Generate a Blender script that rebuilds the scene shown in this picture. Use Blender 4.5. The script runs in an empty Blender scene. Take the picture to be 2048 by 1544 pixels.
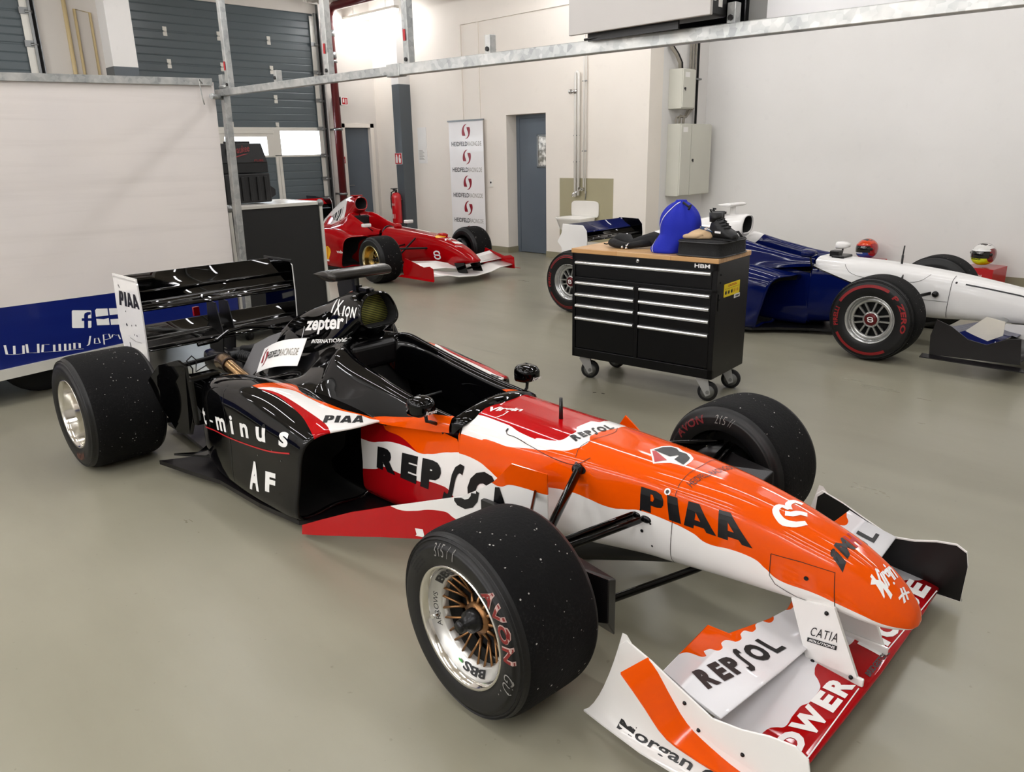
import bpy, bmesh, math, random
from mathutils import Vector, Matrix
from mathutils.bvhtree import BVHTree
PI = math.pi
sc = bpy.context.scene
COL = sc.collection
rnd = random.Random(7)
def V(*a): return Vector(a)
# ------------------------------------------------------------------ materials
def lin(h):
    if isinstance(h, str):
        c = [int(h[i:i+2], 16)/255 for i in (0, 2, 4)]
        c = [x/12.92 if x <= .04045 else ((x+.055)/1.055)**2.4 for x in c]
        return (*c, 1)
    return (*h, 1) if len(h) == 3 else h
MATS = {}
class NT:
    def __init__(s, name):
        s.m = bpy.data.materials.new(name); s.m.use_nodes = True
        s.t = s.m.node_tree; s.n = s.t.nodes; s.l = s.t.links
        s.b = s.n['Principled BSDF']
    def new(s, t, **kw):
        n = s.n.new(t)
        for k, v in kw.items(): setattr(n, k, v)
        return n
    def put(s, sock, v):
        if hasattr(v, 'is_output') or isinstance(v, bpy.types.NodeSocket): s.l.new(v, sock)
        else: sock.default_value = v
    def math(s, op, a, b=0.0, c=None):
        n = s.new('ShaderNodeMath', operation=op); s.put(n.inputs[0], a); s.put(n.inputs[1], b)
        if c is not None: s.put(n.inputs[2], c)
        return n.outputs[0]
    def mix(s, f, a, b):
        n = s.new('ShaderNodeMix', data_type='RGBA'); s.put(n.inputs[0], f); s.put(n.inputs[6], a); s.put(n.inputs[7], b)
        return n.outputs[2]
    def coord(s):
        if not hasattr(s, '_c'): s._c = s.new('ShaderNodeTexCoord').outputs['Object']
        return s._c
    def xyz(s):
        if not hasattr(s, '_x'):
            n = s.new('ShaderNodeSeparateXYZ'); s.l.new(s.coord(), n.inputs[0]); s._x = n.outputs
        return s._x
    def noise(s, scale, detail=3, rough=.5, vec=None):
        n = s.new('ShaderNodeTexNoise'); n.inputs['Scale'].default_value = scale
        n.inputs['Detail'].default_value = detail; n.inputs['Roughness'].default_value = rough
        s.l.new(vec or s.coord(), n.inputs['Vector']); return n.outputs['Fac']
    def ramp(s, f, stops):
        n = s.new('ShaderNodeValToRGB'); s.l.new(f, n.inputs[0]); e = n.color_ramp.elements
        while len(e) < len(stops): e.new(.5)
        for i, (p, c) in enumerate(stops):
            e[i].position = p; e[i].color = lin(c) if not isinstance(c, (int, float)) else (c, c, c, 1)
        return n.outputs[0]
    def curve(s, t, pts, smooth=True):
        # piecewise curve through pts, evaluated at socket t
        xa, xb = pts[0][0], pts[-1][0]; ys = [p[1] for p in pts]; ya, yb = min(ys)-.02, max(ys)+.02
        n = s.new('ShaderNodeFloatCurve'); mp = n.mapping; mp.use_clip = True; mp.extend = 'HORIZONTAL'; c = mp.curves[0]
        f = lambda p: ((p[0]-xa)/(xb-xa), (p[1]-ya)/(yb-ya))
        c.points[0].location = f(pts[0]); c.points[1].location = f(pts[-1])
        for p in pts[1:-1]: c.points.new(*f(p))
        for p in c.points: p.handle_type = 'AUTO_CLAMPED' if smooth else 'VECTOR'
        mp.update()
        u = s.math('DIVIDE', s.math('SUBTRACT', t, xa), xb-xa)
        s.l.new(u, n.inputs['Value'])
        return s.math('ADD', s.math('MULTIPLY', n.outputs[0], yb-ya), ya)
    def set(s, **kw):
        for k, v in kw.items(): s.put(s.b.inputs[k.replace('_', ' ')], v)
def mat(name, col, rough=.4, metal=0., coat=0., bump=0., bscale=60., var=.06, vscale=3., spec=.5, emit=None, es=0.):
    if name in MATS: return MATS[name]
    t = NT(name); c = lin(col)
    d = tuple(max(0, x*(1-var)) for x in c[:3])+(1,); u = tuple(min(1, x*(1+var)) for x in c[:3])+(1,)
    t.set(Base_Color=t.mix(t.noise(vscale), d, u), Roughness=t.math('ADD', rough-.03 if rough > .05 else rough, t.math('MULTIPLY', t.noise(vscale*4), .06 if rough > .05 else .01)),
          Metallic=metal, Coat_Weight=coat, Coat_Roughness=.02, Specular_IOR_Level=spec)
    if bump:
        n = t.new('ShaderNodeBump'); n.inputs['Strength'].default_value = bump; n.inputs['Distance'].default_value = .01
        t.l.new(t.noise(bscale, 4), n.inputs['Height']); t.l.new(n.outputs[0], t.b.inputs['Normal'])
    if emit: t.set(Emission_Color=lin(emit), Emission_Strength=es)
    MATS[name] = t.m; return t.m
def paint(name, base, layers, rough=.07, coat=0.):
    # layers: dict(col, conds=[(axis, '>' or '<', value or [axis2, curve points])])
    t = NT(name); x = t.xyz(); ax = {'x': x[0], 'y': x[1], 'z': x[2]}
    ax['a'] = t.math('ABSOLUTE', x[1])
    c = lin(base)
    for L in layers:
        f = None
        for a, op, v in L[1]:
            if isinstance(v, (list, tuple)): v = t.curve(ax[v[0]], v[1], *(v[2:3] or [True]))
            g = t.math('GREATER_THAN' if op == '>' else 'LESS_THAN', ax[a], v)
            f = g if f is None else t.math('MULTIPLY', f, g)
        c = t.mix(f, c, lin(L[0]))
    t.set(Base_Color=c, Roughness=rough, Coat_Weight=coat, Coat_Roughness=.015, Specular_IOR_Level=.3)
    MATS[name] = t.m; return t.m
# ------------------------------------------------------------------ mesh building
class G:
    """a bag of vertices and faces that becomes one mesh"""
    def __init__(s): s.v = []; s.f = []; s.m = []; s.sm = []
    def add(s, v, f, mi=0, smooth=False, M=None):
        o = len(s.v)
        s.v += [tuple(M @ Vector(p)) if M else tuple(p) for p in v]
        for q in f: s.f.append([i+o for i in q]); s.m.append(mi); s.sm.append(smooth)
        return s
    def box(s, c, d, mi=0, M=None, taper=None):
        x, y, z = d[0]/2, d[1]/2, d[2]/2; v = []
        for k in (-1, 1):
            t = taper if (taper and k > 0) else (1, 1)
            v += [(c[0]-x*t[0], c[1]-y*t[1], c[2]+k*z), (c[0]+x*t[0], c[1]-y*t[1], c[2]+k*z), (c[0]+x*t[0], c[1]+y*t[1], c[2]+k*z), (c[0]-x*t[0], c[1]+y*t[1], c[2]+k*z)]
        return s.add(v, [(3, 2, 1, 0), (4, 5, 6, 7), (0, 1, 5, 4), (1, 2, 6, 5), (2, 3, 7, 6), (3, 0, 4, 7)], mi, False, M)
    def span(s, a, b, mi=0, M=None):
        return s.box([(a[i]+b[i])/2 for i in range(3)], [abs(b[i]-a[i]) for i in range(3)], mi, M)
    def tube(s, pts, r, n=12, mi=0, M=None, cap=True, flat=None):
        pts = [Vector(p) for p in pts]; R = r if isinstance(r, (list, tuple)) else [r]*len(pts)
        v = []; f = []; up = None
        for i, p in enumerate(pts):
            d = (pts[min(i+1, len(pts)-1)]-pts[max(i-1, 0)]).normalized()
            if up is None: up = Vector((0, 0, 1)) if abs(d.z) < .9 else Vector((1, 0, 0))
            a = d.cross(up).normalized(); b = a.cross(d).normalized(); up = b
            for k in range(n):
                w = 2*PI*k/n; v.append(p+a*math.cos(w)*R[i]*(flat or 1)+b*math.sin(w)*R[i])
        for i in range(len(pts)-1):
            for k in range(n): f.append((i*n+k, i*n+(k+1) % n, (i+1)*n+(k+1) % n, (i+1)*n+k))
        s.add(v, f, mi, True, M)
        if cap:
            o = len(s.v)-len(v)
            s.f += [[o+k for k in range(n)][::-1], [o+(len(pts)-1)*n+k for k in range(n)]]; s.m += [mi]*2; s.sm += [False]*2
        return s
    def cyl(s, p0, p1, r, n=20, mi=0, M=None, r2=None): return s.tube([p0, p1], [r, r if r2 is None else r2], n, mi, M)
    def lathe(s, prof, n=48, mi=0, M=None, axis='z', close=False, smooth=True, mats=None):
        v = []; f = []; m = len(prof)
        for k in range(n):
            w = 2*PI*k/n; c, q = math.cos(w), math.sin(w)
            for r, h in prof:
                v.append((r*c, r*q, h) if axis == 'z' else ((r*c, h, r*q) if axis == 'y' else (h, r*c, r*q)))
        for j in range(m-1 if not close else m):
            ff = [(k*m+j, ((k+1) % n)*m+j, ((k+1) % n)*m+(j+1) % m, k*m+(j+1) % m) for k in range(n)]
            if axis == 'y': ff = [q[::-1] for q in ff]
            f.append(ff)
        o = len(s.v)
        s.v += [tuple(M @ Vector(p)) if M else p for p in v]
        for j, ff in enumerate(f):
            for q in ff: s.f.append([i+o for i in q]); s.m.append(mats[j] if mats else mi); s.sm.append(smooth)
        return s
    def prism(s, pts, d, mi=0, M=None, mi2=None):
        """flat outline (list of 3-D points) thickened by the vector d"""
        n = len(pts); d = Vector(d); a = [Vector(p) for p in pts]
        s.add(a+[p+d for p in a], [tuple(range(n))[::-1], tuple(range(n, 2*n))], mi, False, M)
        o = len(s.v)-2*n
        for i in range(n):
            s.f.append([o+i, o+(i+1) % n, o+n+(i+1) % n, o+n+i]); s.m.append(mi if mi2 is None else mi2); s.sm.append(False)
        return s
    def sphere(s, c, r, nu=20, nv=12, mi=0, M=None, sq=(1, 1, 1)):
        v = []; f = []
        for i in range(nv+1):
            a = PI*i/nv
            for k in range(nu):
                w = 2*PI*k/nu; v.append((c[0]+r*sq[0]*math.sin(a)*math.cos(w), c[1]+r*sq[1]*math.sin(a)*math.sin(w), c[2]+r*sq[2]*math.cos(a)))
        for i in range(nv):
            for k in range(nu): f.append(((i+1)*nu+k, (i+1)*nu+(k+1) % nu, i*nu+(k+1) % nu, i*nu+k))
        return s.add(v, f, mi, True, M)
    def grid(s, rows, mi=0, M=None, closeu=False, smooth=True, flip=False, cap0=False, cap1=False):
        n = len(rows[0]); v = [p for r in rows for p in r]; f = []
        for i in range(len(rows)-1):
            for k in range(n if closeu else n-1):
                q = (i*n+k, i*n+(k+1) % n, (i+1)*n+(k+1) % n, (i+1)*n+k); f.append(q[::-1] if flip else q)
        s.add(v, f, mi, smooth, M); o = len(s.v)-len(v)
        for on, i in ((cap0, 0), (cap1, len(rows)-1)):
            if on:
                c = sum((Vector(p) for p in rows[i]), Vector())/n
                s.v.append(tuple(M @ c) if M else tuple(c)); ci = len(s.v)-1
                for k in range(n):
                    q = [o+i*n+k, o+i*n+(k+1) % n, ci]
                    if (i == 0) != flip: q = q[::-1]
                    s.f.append(q); s.m.append(mi); s.sm.append(smooth)
        return s
    def build(s, name, mats, parent=None, M=None, bevel=0, segs=2, sub=0, weld=False):
        me = bpy.data.meshes.new(name); me.from_pydata(s.v, [], s.f)
        ml = mats if isinstance(mats, (list, tuple)) else [mats]
        for m in ml: me.materials.append(m)
        me.polygons.foreach_set('material_index', s.m); me.polygons.foreach_set('use_smooth', s.sm); me.update()
        if weld:
            b = bmesh.new(); b.from_mesh(me); bmesh.ops.remove_doubles(b, verts=b.verts, dist=1e-5)
            bmesh.ops.recalc_face_normals(b, faces=b.faces); b.to_mesh(me); b.free()
        o = bpy.data.objects.new(name, me); COL.objects.link(o)
        if parent: o.parent = parent
        if M is not None: o.matrix_local = M
        if bevel:
            md = o.modifiers.new('bevel', 'BEVEL'); md.width = bevel; md.segments = segs; md.limit_method = 'ANGLE'; md.angle_limit = .6
            md.harden_normals = False
        if sub:
            md = o.modifiers.new('sub', 'SUBSURF'); md.levels = sub; md.render_levels = sub
        return o
def herm(xs, ys, t):
    """smooth curve through (xs, ys) at t; ys are tuples"""
    n = len(xs)
    i = 0
    while i < n-2 and t > xs[i+1]: i += 1
    h = xs[i+1]-xs[i]; u = min(1, max(0, (t-xs[i])/h)) if h else 0
    def tan(j):
        if j == 0: return [(b-a)/(xs[1]-xs[0]) for a, b in zip(ys[0], ys[1])]
        if j == n-1: return [(b-a)/(xs[-1]-xs[-2]) for a, b in zip(ys[-2], ys[-1])]
        o = []
        for a, b, c in zip(ys[j-1], ys[j], ys[j+1]):
            d0 = (b-a)/(xs[j]-xs[j-1]); d1 = (c-b)/(xs[j+1]-xs[j])
            w0, w1 = xs[j+1]-xs[j], xs[j]-xs[j-1]
            o.append((d0*w0+d1*w1)/(w0+w1) if d0*d1 > 0 else 0.5*(d0+d1)*.35)
        return o
    m0, m1 = tan(i), tan(i+1); u2, u3 = u*u, u*u*u
    return [(2*u3-3*u2+1)*a+(u3-2*u2+u)*h*p+(-2*u3+3*u2)*b+(u3-u2)*h*q for a, b, p, q in zip(ys[i], ys[i+1], m0, m1)]
def resample(pts, n, closed=False):
    """n smooth points through the 3-D control points"""
    P = [tuple(p) for p in pts]
    if closed: P = [P[-2], P[-1]]+P+[P[0], P[1], P[2]]
    xs = [0]
    for a, b in zip(P, P[1:]): xs.append(xs[-1]+max(1e-5, math.dist(a, b)**.5 if closed else math.dist(a, b)**.7))
    if closed:
        a, b = xs[2], xs[len(pts)+2]; return [tuple(herm(xs, P, a+(b-a)*i/n)) for i in range(n)]
    return [tuple(herm(xs, P, xs[-1]*i/(n-1))) for i in range(n)]
def loft(secs, nv, nu, mirror=False, closed=False, key=None):
    """secs: lists of 3-D control points; returns rows of smooth points"""
    if mirror:
        secs = [[(p[0], p[1], p[2]) for p in s] for s in secs]
    R = [resample(s, nv, closed) for s in secs]
    ks = key or list(range(len(R)))
    xs = [float(k) for k in ks]; out = []
    # arc-length-like spacing between sections
    tt = []
    for i in range(len(xs)-1):
        m = max(1, nu[i] if isinstance(nu, list) else nu)
        tt += [xs[i]+(xs[i+1]-xs[i])*j/m for j in range(m)]
    tt.append(xs[-1])
    for t in tt: out.append([tuple(herm(xs, [r[k] for r in R], t)) for k in range(len(R[0]))])
    if mirror:
        out = [r+[(p[0], -p[1], p[2]) for p in r[::-1][(1 if abs(r[-1][1]) < 1e-6 else 0):(-1 if abs(r[0][1]) < 1e-6 else None)]] for r in out]
    return out
def empty(name, label, cat, loc=(0, 0, 0), rz=0., group=None, kind=None):
    o = bpy.data.objects.new(name, None); COL.objects.link(o); o.location = loc; o.rotation_euler = (0, 0, rz)
    o.empty_display_size = .1
    return tag(o, label, cat, group, kind)
def tag(o, label=None, cat=None, group=None, kind=None):
    if label: o['label'] = label
    if cat: o['category'] = cat
    if group: o['group'] = group
    if kind: o['kind'] = kind
    return o
def struct(g, name, m, label=None, **kw):
    o = g.build(name, m, **kw); o['kind'] = 'structure'
    if label: o['label'] = label
    return o
# ------------------------------------------------------------------ lettering
def text2d(s, bold=0., shear=0., space=1.):
    c = bpy.data.curves.new('t', 'FONT'); c.body = s; c.size = 1; c.offset = bold; c.shear = shear; c.space_character = space
    c.resolution_u = 3; c.fill_mode = 'FRONT'
    o = bpy.data.objects.new('t', c); COL.objects.link(o)
    dg = bpy.context.evaluated_depsgraph_get(); me = bpy.data.meshes.new_from_object(o.evaluated_get(dg))
    v = [(p.co.x, p.co.y) for p in me.vertices]; f = [tuple(p.vertices) for p in me.polygons]
    bpy.data.objects.remove(o); bpy.data.curves.remove(c); bpy.data.meshes.remove(me)
    xs = [p[0] for p in v]; ys = [p[1] for p in v]; x0, x1, y0, y1 = min(xs), max(xs), min(ys), max(ys)
    return [((a-x0)/(x1-x0), (b-y0)/(y1-y0)) for a, b in v], f
def poly2d(pts):
    xs = [p[0] for p in pts]; ys = [p[1] for p in pts]
    return [tuple(p) for p in pts], [tuple(range(len(pts)))]
def fine(v, f, su, sv, step):
    """cut flat artwork into pieces no longer than step metres (su, sv: size of the unit square)"""
    b = bmesh.new(); bv = [b.verts.new((p[0]*su, p[1]*sv, 0)) for p in v]
    for q in f:
        try: b.faces.new([bv[i] for i in q])
        except ValueError: pass
    bmesh.ops.triangulate(b, faces=b.faces)
    xs = [p.co.x for p in b.verts]; ys = [p.co.y for p in b.verts]
    for ax, lo, hi in ((0, min(xs), max(xs)), (1, min(ys), max(ys))):
        k = lo+step
        while k < hi:
            n = Vector((1, 0, 0)) if ax == 0 else Vector((0, 1, 0))
            bmesh.ops.bisect_plane(b, geom=b.verts[:]+b.edges[:]+b.faces[:], plane_co=n*k, plane_no=n); k += step
    b.verts.index_update()
    V2 = [(p.co.x/su if su else 0, p.co.y/sv if sv else 0) for p in b.verts]; F2 = [tuple(p.index for p in q.verts) for q in b.faces]
    b.free(); return V2, F2
BV = {}
def append(o, v, f, m):
    me = o.data
    names = [x.name for x in me.materials]
    if m.name in names: mi = names.index(m.name)
    else: me.materials.append(m); mi = len(names)
    b = bmesh.new(); b.from_mesh(me); bv = [b.verts.new(p) for p in v]
    for q in f:
        try: fc = b.faces.new([bv[i] for i in q]); fc.material_index = mi
        except ValueError: pass
    b.to_mesh(me); b.free()
def art(o, A, p0, pu, pv, m, n=None, step=.014, lift=.0018, p3=None, target=None):
    """lay flat artwork A on the surface of o: p0 lower left, pu lower right, pv upper left (object space)"""
    p0, pu, pv = Vector(p0), Vector(pu), Vector(pv); u, w = pu-p0, pv-p0
    v, f = fine(A[0], A[1], u.length, w.length, step)
    nn = Vector(n).normalized() if n else u.cross(w).normalized()
    t = target or o
    if t.name not in BV:
        BV[t.name] = BVHTree.FromPolygons([p.co.copy() for p in t.data.vertices], [tuple(p.vertices) for p in t.data.polygons])
    bt = BV[t.name]; P = []; ok = []
    for a, b in v:
        q = p0+u*a+w*b+(Vector(p3)-pu-pv+p0)*a*b if p3 else p0+u*a+w*b
        h, no, i, d = bt.ray_cast(q+nn*.4, -nn, 1.3)
        if h is None: P.append(q); ok.append(False)
        else: P.append(h+(no if no.dot(nn) > 0 else -no)*lift); ok.append(True)
    f = [q for q in f if all(ok[i] for i in q)]
    f2 = []
    for q in f:
        c = (P[q[1]]-P[q[0]]).cross(P[q[2]]-P[q[0]]); f2.append(q if c.dot(nn) > 0 else q[::-1])
    append(o, P, f2, m)
def flat(o, A, p0, pu, pv, m, lift=.001):
    """artwork on a flat face, no projection"""
    p0, pu, pv = Vector(p0), Vector(pu), Vector(pv); u, w = pu-p0, pv-p0; nn = u.cross(w).normalized()*lift
    append(o, [p0+u*a+w*b+nn for a, b in A[0]], A[1], m)
def stroke(pts, w):
    """polyline of width w as flat artwork"""
    L = []; R = []
    for i, p in enumerate(pts):
        a = pts[max(i-1, 0)]; b = pts[min(i+1, len(pts)-1)]; d = (b[0]-a[0], b[1]-a[1]); l = math.hypot(*d) or 1
        n = (-d[1]/l*w/2, d[0]/l*w/2); L.append((p[0]+n[0], p[1]+n[1])); R.append((p[0]-n[0], p[1]-n[1]))
    n = len(pts); return L+R, [(i, i+1, n+i+1, n+i) for i in range(n-1)]
def smooth2(pts, n=24):
    return [(p[0], p[1]) for p in resample([(a, b, 0) for a, b in pts], n)]
def join2(*A):
    v = []; f = []
    for a in A:
        o = len(v); v += a[0]; f += [tuple(i+o for i in q) for q in a[1]]
    return v, f
# ------------------------------------------------------------------ camera and colour
cam = bpy.data.cameras.new('camera'); camo = bpy.data.objects.new('camera', cam); COL.objects.link(camo)
cam.sensor_fit = 'HORIZONTAL'; cam.sensor_width = 36; cam.lens = 36*1524.4/2048; cam.clip_start = .05
def cam_matrix(yaw, pitch, roll, loc):
    f = V(math.sin(yaw)*math.cos(pitch), math.cos(yaw)*math.cos(pitch), -math.sin(pitch))
    r = f.cross(V(0, 0, 1)).normalized(); d = f.cross(r); c, s = math.cos(roll), math.sin(roll)
    r2 = r*c+d*s; d2 = d*c-r*s; up = -d2; b = -f
    return Matrix(((r2.x, up.x, b.x, loc[0]), (r2.y, up.y, b.y, loc[1]), (r2.z, up.z, b.z, loc[2]), (0, 0, 0, 1)))
camo.matrix_world = cam_matrix(math.radians(-45.3478), math.radians(17.1408), math.radians(1.1539), (0, 0, 1.62235))
sc.camera = camo
vs = sc.view_settings; sc.display_settings.display_device = 'sRGB'; vs.view_transform = 'Standard'; vs.look = 'None'; vs.gamma = 1; vs.use_curve_mapping = False
vs.exposure = 0.78
sc.cycles.use_denoising = True
sc.cycles.max_bounces = 8; sc.cycles.diffuse_bounces = 4; sc.cycles.glossy_bounces = 4; sc.cycles.sample_clamp_indirect = 6
w = bpy.data.worlds.new('sky'); sc.world = w; w.use_nodes = True
w.node_tree.nodes['Background'].inputs[0].default_value = (.86, .93, 1, 1); w.node_tree.nodes['Background'].inputs[1].default_value = 5
# ------------------------------------------------------------------ materials of the room
def wall_mat(name, col, warm=0.):
    t = NT(name); n = t.noise(.7, 4); m = t.noise(9, 5)
    c = t.mix(t.ramp(n, [(.35, 0.), (.7, 1.)]), lin(col), tuple(x*k for x, k in zip(lin(col)[:3], (.93, .93, .925)))+(1,))
    c = t.mix(t.ramp(m, [(.62, 0.), (.8, .25)]), c, tuple(x*.85 for x in lin(col)[:3])+(1,))
    b = t.new('ShaderNodeBump'); b.inputs['Strength'].default_value = .12; b.inputs['Distance'].default_value = .004
    t.l.new(t.noise(160, 3), b.inputs['Height']); t.l.new(b.outputs[0], t.b.inputs['Normal'])
    t.set(Base_Color=c, Roughness=.75); MATS[name] = t.m; return t.m
M_WALL = wall_mat('plaster_cream', 'EDE6DC'); M_WALL2 = wall_mat('plaster_white', 'E4E2DF'); M_WALL3 = wall_mat('plaster_grey', 'DAD5CE')
def floor_mat():
    t = NT('epoxy_floor'); P = t.coord()
    mp = t.new('ShaderNodeMapping'); mp.inputs['Scale'].default_value = (.35, 1.3, 1); mp.inputs['Rotation'].default_value = (0, 0, .5); t.l.new(P, mp.inputs[0])
    a = t.noise(.6, 5); b = t.noise(1.4, 6, .6, mp.outputs[0]); s = t.noise(34, 3)
    c = t.ramp(a, [(.3, '8B8877'), (.7, '999684')])
    c = t.mix(t.ramp(b, [(.45, 0.), (.75, .35)]), c, lin('7F7B69'))
    c = t.mix(t.ramp(s, [(.70, 0.), (.78, .4)]), c, lin('5E5A4D'))
    # scuffs: thin wandering lines
    wv = t.new('ShaderNodeTexWave', wave_type='BANDS'); wv.inputs['Scale'].default_value = .22; wv.inputs['Distortion'].default_value = 24; wv.inputs['Detail'].default_value = 3
    t.l.new(mp.outputs[0], wv.inputs['Vector'])
    k = t.math('MULTIPLY', t.ramp(wv.outputs['Fac'], [(.985, 0.), (1., 1.)]), t.ramp(t.noise(.9, 2), [(.55, 0.), (.65, .4)]))
    c = t.mix(k, c, lin('5E5A50'))
    r = t.math('ADD', .2, t.math('MULTIPLY', b, .22))
    bu = t.new('ShaderNodeBump'); bu.inputs['Strength'].default_value = .06; bu.inputs['Distance'].default_value = .01
    t.l.new(t.noise(3.5, 3), bu.inputs['Height']); t.l.new(bu.outputs[0], t.b.inputs['Normal'])
    t.set(Base_Color=c, Roughness=r, Specular_IOR_Level=.5); MATS['epoxy_floor'] = t.m; return t.m
M_FLOOR = floor_mat()
M_GREYP = mat('grey_paint', '50575C', .35); M_DOOR = mat('door_grey_blue', '59626B', .35); M_BASE = mat('baseboard_olive', '8E8870', .5)
M_OLIVE = mat('backsplash_olive', 'A39C7E', .5); M_WHITEP = mat('white_enamel', 'ECE9E2', .25, coat=.3); M_CHROME = mat('chrome', 'D8D8D8', .12, 1.)
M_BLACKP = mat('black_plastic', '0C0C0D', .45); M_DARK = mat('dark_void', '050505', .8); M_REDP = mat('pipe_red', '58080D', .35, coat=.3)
M_STEEL = mat('steel_grey', '8C8E8E', .38, .9); M_RUB = mat('rubber_black', '101011', .75)
def galv():
    t = NT('galvanised'); v = t.new('ShaderNodeTexVoronoi'); v.inputs['Scale'].default_value = 38; t.l.new(t.coord(), v.inputs['Vector'])
    c = t.mix(v.outputs['Color'], lin('8F9292'), lin('B9BBB9')); c = t.mix(t.ramp(t.noise(7), [(.4, 0.), (.7, .6)]), c, lin('D2D1CC'))
    t.set(Base_Color=c, Metallic=.75, Roughness=t.math('ADD', .3, t.math('MULTIPLY', t.noise(20), .25))); MATS['galvanised'] = t.m; return t.m
M_GALV = galv()
M_PRINT_B = mat('print_black', '0B0B0E', .4); M_PRINT_W = mat('print_white', 'F2F1EF', .35); M_PRINT_R = mat('print_red', 'B4121E', .35); M_PRINT_M = mat('print_maroon', '8E1226', .4)
M_NAVYP = mat('print_navy', '0E0D2A', .35)
# ------------------------------------------------------------------ shell
g = G().span((-13.4, -5, -.15), (6, 11, 0)); struct(g, 'floor', M_FLOOR, 'grey green glossy epoxy floor with scuff marks')
g = G().span((-13.4, -5, 4.9), (6, 11, 5.05)); struct(g, 'ceiling', mat('ceiling_board', 'A39A8C', .8))
g = G(); Y0, Y1 = 8.98, 9.28
g.span((-13.0, Y0, 0), (-9.10, Y1, 4.9)); g.span((-8.25, Y0, 0), (-6.37, Y1, 4.9)); g.span((-9.10, Y0, 2.165), (-8.25, Y1, 4.9))
struct(g, 'wall_back', M_WALL)
struct(G().span((-6.57, Y1, 0), (-6.37, 10.4, 4.9)), 'wall_side', M_WALL2)
struct(G().span((-6.57, 10.4, 0), (6, 10.6, 4.9)), 'wall_right', M_WALL2)
struct(G().span((5.8, -5, 0), (6, 10.4, 4.9)), 'wall_end', M_WALL2)
struct(G().span((-12.6, -5, 0), (5.8, -4.8, 4.9)), 'wall_front', M_WALL2)
struct(G().span((-9.3, 9.29, -.1), (-8.05, 9.45, 2.4)), 'wall_light_stop_back', M_WALL3); struct(G().span((-13.0, 8.1, -.1), (-12.86, 9.0, 2.3)), 'wall_light_stop_side', M_WALL3)  # unseen backings added behind the two doors to block light leaking in
# garage wall with two sectional doors and a side door
XG = -12.6
g = G()
g.span((XG-.25, 7.80, 0), (XG, 8.255, 4.9)); g.span((XG-.25, 8.255, 2.1), (XG, 8.83, 4.9)); g.span((XG-.25, 8.83, 0), (XG, 8.98, 4.9))
g.span((XG-.25, 4.60, 3.94), (XG, 7.80, 4.9)); g.span((XG-.25, 3.40, 0), (XG, 4.60, 4.9)); g.span((XG-.25, .2, 3.94), (XG, 3.40, 4.9)); g.span((XG-.25, -4.8, 0), (XG, .2, 4.9))
struct(g, 'wall_left', M_WALL3)
g = G(); g.span((-11.72, 8.731, 2.78), (-11.516, Y0, 4.9), 0); g.span((-11.72, 8.731, 0), (-11.516, Y0, 2.78), 1)
struct(g, 'wall_column', [M_WALL2, M_GREYP])
g = G(); g.span((-12.05, 4.10, 2.83), (-11.75, 4.43, 4.9), 0); g.span((-12.05, 4.10, 0), (-11.75, 4.43, 2.83), 1)
struct(g, 'wall_pillar', [M_WALL2, M_GREYP])
g = G(); g.span((-11.516, Y0-.012, 0), (-9.10, Y0, .095)); g.span((-8.25, Y0-.012, 0), (-6.37, Y0, .095)); g.span((-9.1, Y0, 0), (-9.088, Y1, .095))
struct(g, 'baseboard_back', M_BASE)
struct(G().span((-6.37, 10.388, 0), (5.8, 10.4, .1)), 'baseboard_right', M_BASE)
struct(G().span((-6.37, Y0, 0), (-6.358, 10.388, .095)), 'baseboard_side', M_BASE)
# inner door in the back wall
g = G(); g.span((-9.10, 9.20, 0), (-9.03, 9.26, 2.165), 0); g.span((-8.29, 9.20, 0), (-8.25, 9.26, 2.165), 0); g.span((-9.03, 9.20, 2.11), (-8.29, 9.26, 2.165), 0); g.span((-9.03, 9.21, .01), (-8.29, 9.25, 2.11), 0)
d = struct(g, 'door_1', M_DOOR, 'grey steel door in the back wall with a small framed window', bevel=.004)
g = G(); a, b, c, e = -8.64, -8.41, 1.36, 1.86
g.span((a, 9.185, c), (a+.03, 9.21, e)); g.span((b-.03, 9.185, c), (b, 9.21, e)); g.span((a, 9.185, c), (b, 9.21, c+.03)); g.span((a, 9.185, e-.03), (b, 9.21, e))
g.build('window_frame', M_STEEL, d, bevel=.006)
tg = NT('wired_glass'); tg.set(Base_Color=tg.ramp(tg.noise(14, 3), [(.42, '7E7B72'), (.62, 'F4F2EA')]), Roughness=.15); MATS['wired_glass'] = tg.m
G().span((a+.02, 9.198, c+.02), (b-.02, 9.208, e-.02)).build('window_pane', tg.m, d)
G().tube([(-8.265, 9.19, 1.0), (-8.265, 9.15, 1.0)], .012, 10).build('door_handle', M_BLACKP, d)
# side door in the garage wall
g = G(); g.span((XG-.12, 8.255, .01), (XG-.07, 8.83, 2.09)); d = struct(g, 'door_2', M_DOOR, 'grey blue steel side door beside the red pipe')
g = G(); g.span((XG-.1, 8.19, 0), (XG+.015, 8.262, 2.16)); g.span((XG-.1, 8.822, 0), (XG+.015, 8.90, 2.16)); g.span((XG-.1, 8.19, 2.09), (XG+.015, 8.90, 2.16)); g.build('door_frame', M_WALL, d)
G().tube([(XG-.07, 8.30, 1.06), (XG-.02, 8.30, 1.06), (XG-.02, 8.40, 1.06)], .010, 10).build('door_handle', M_STEEL, d)
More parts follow.
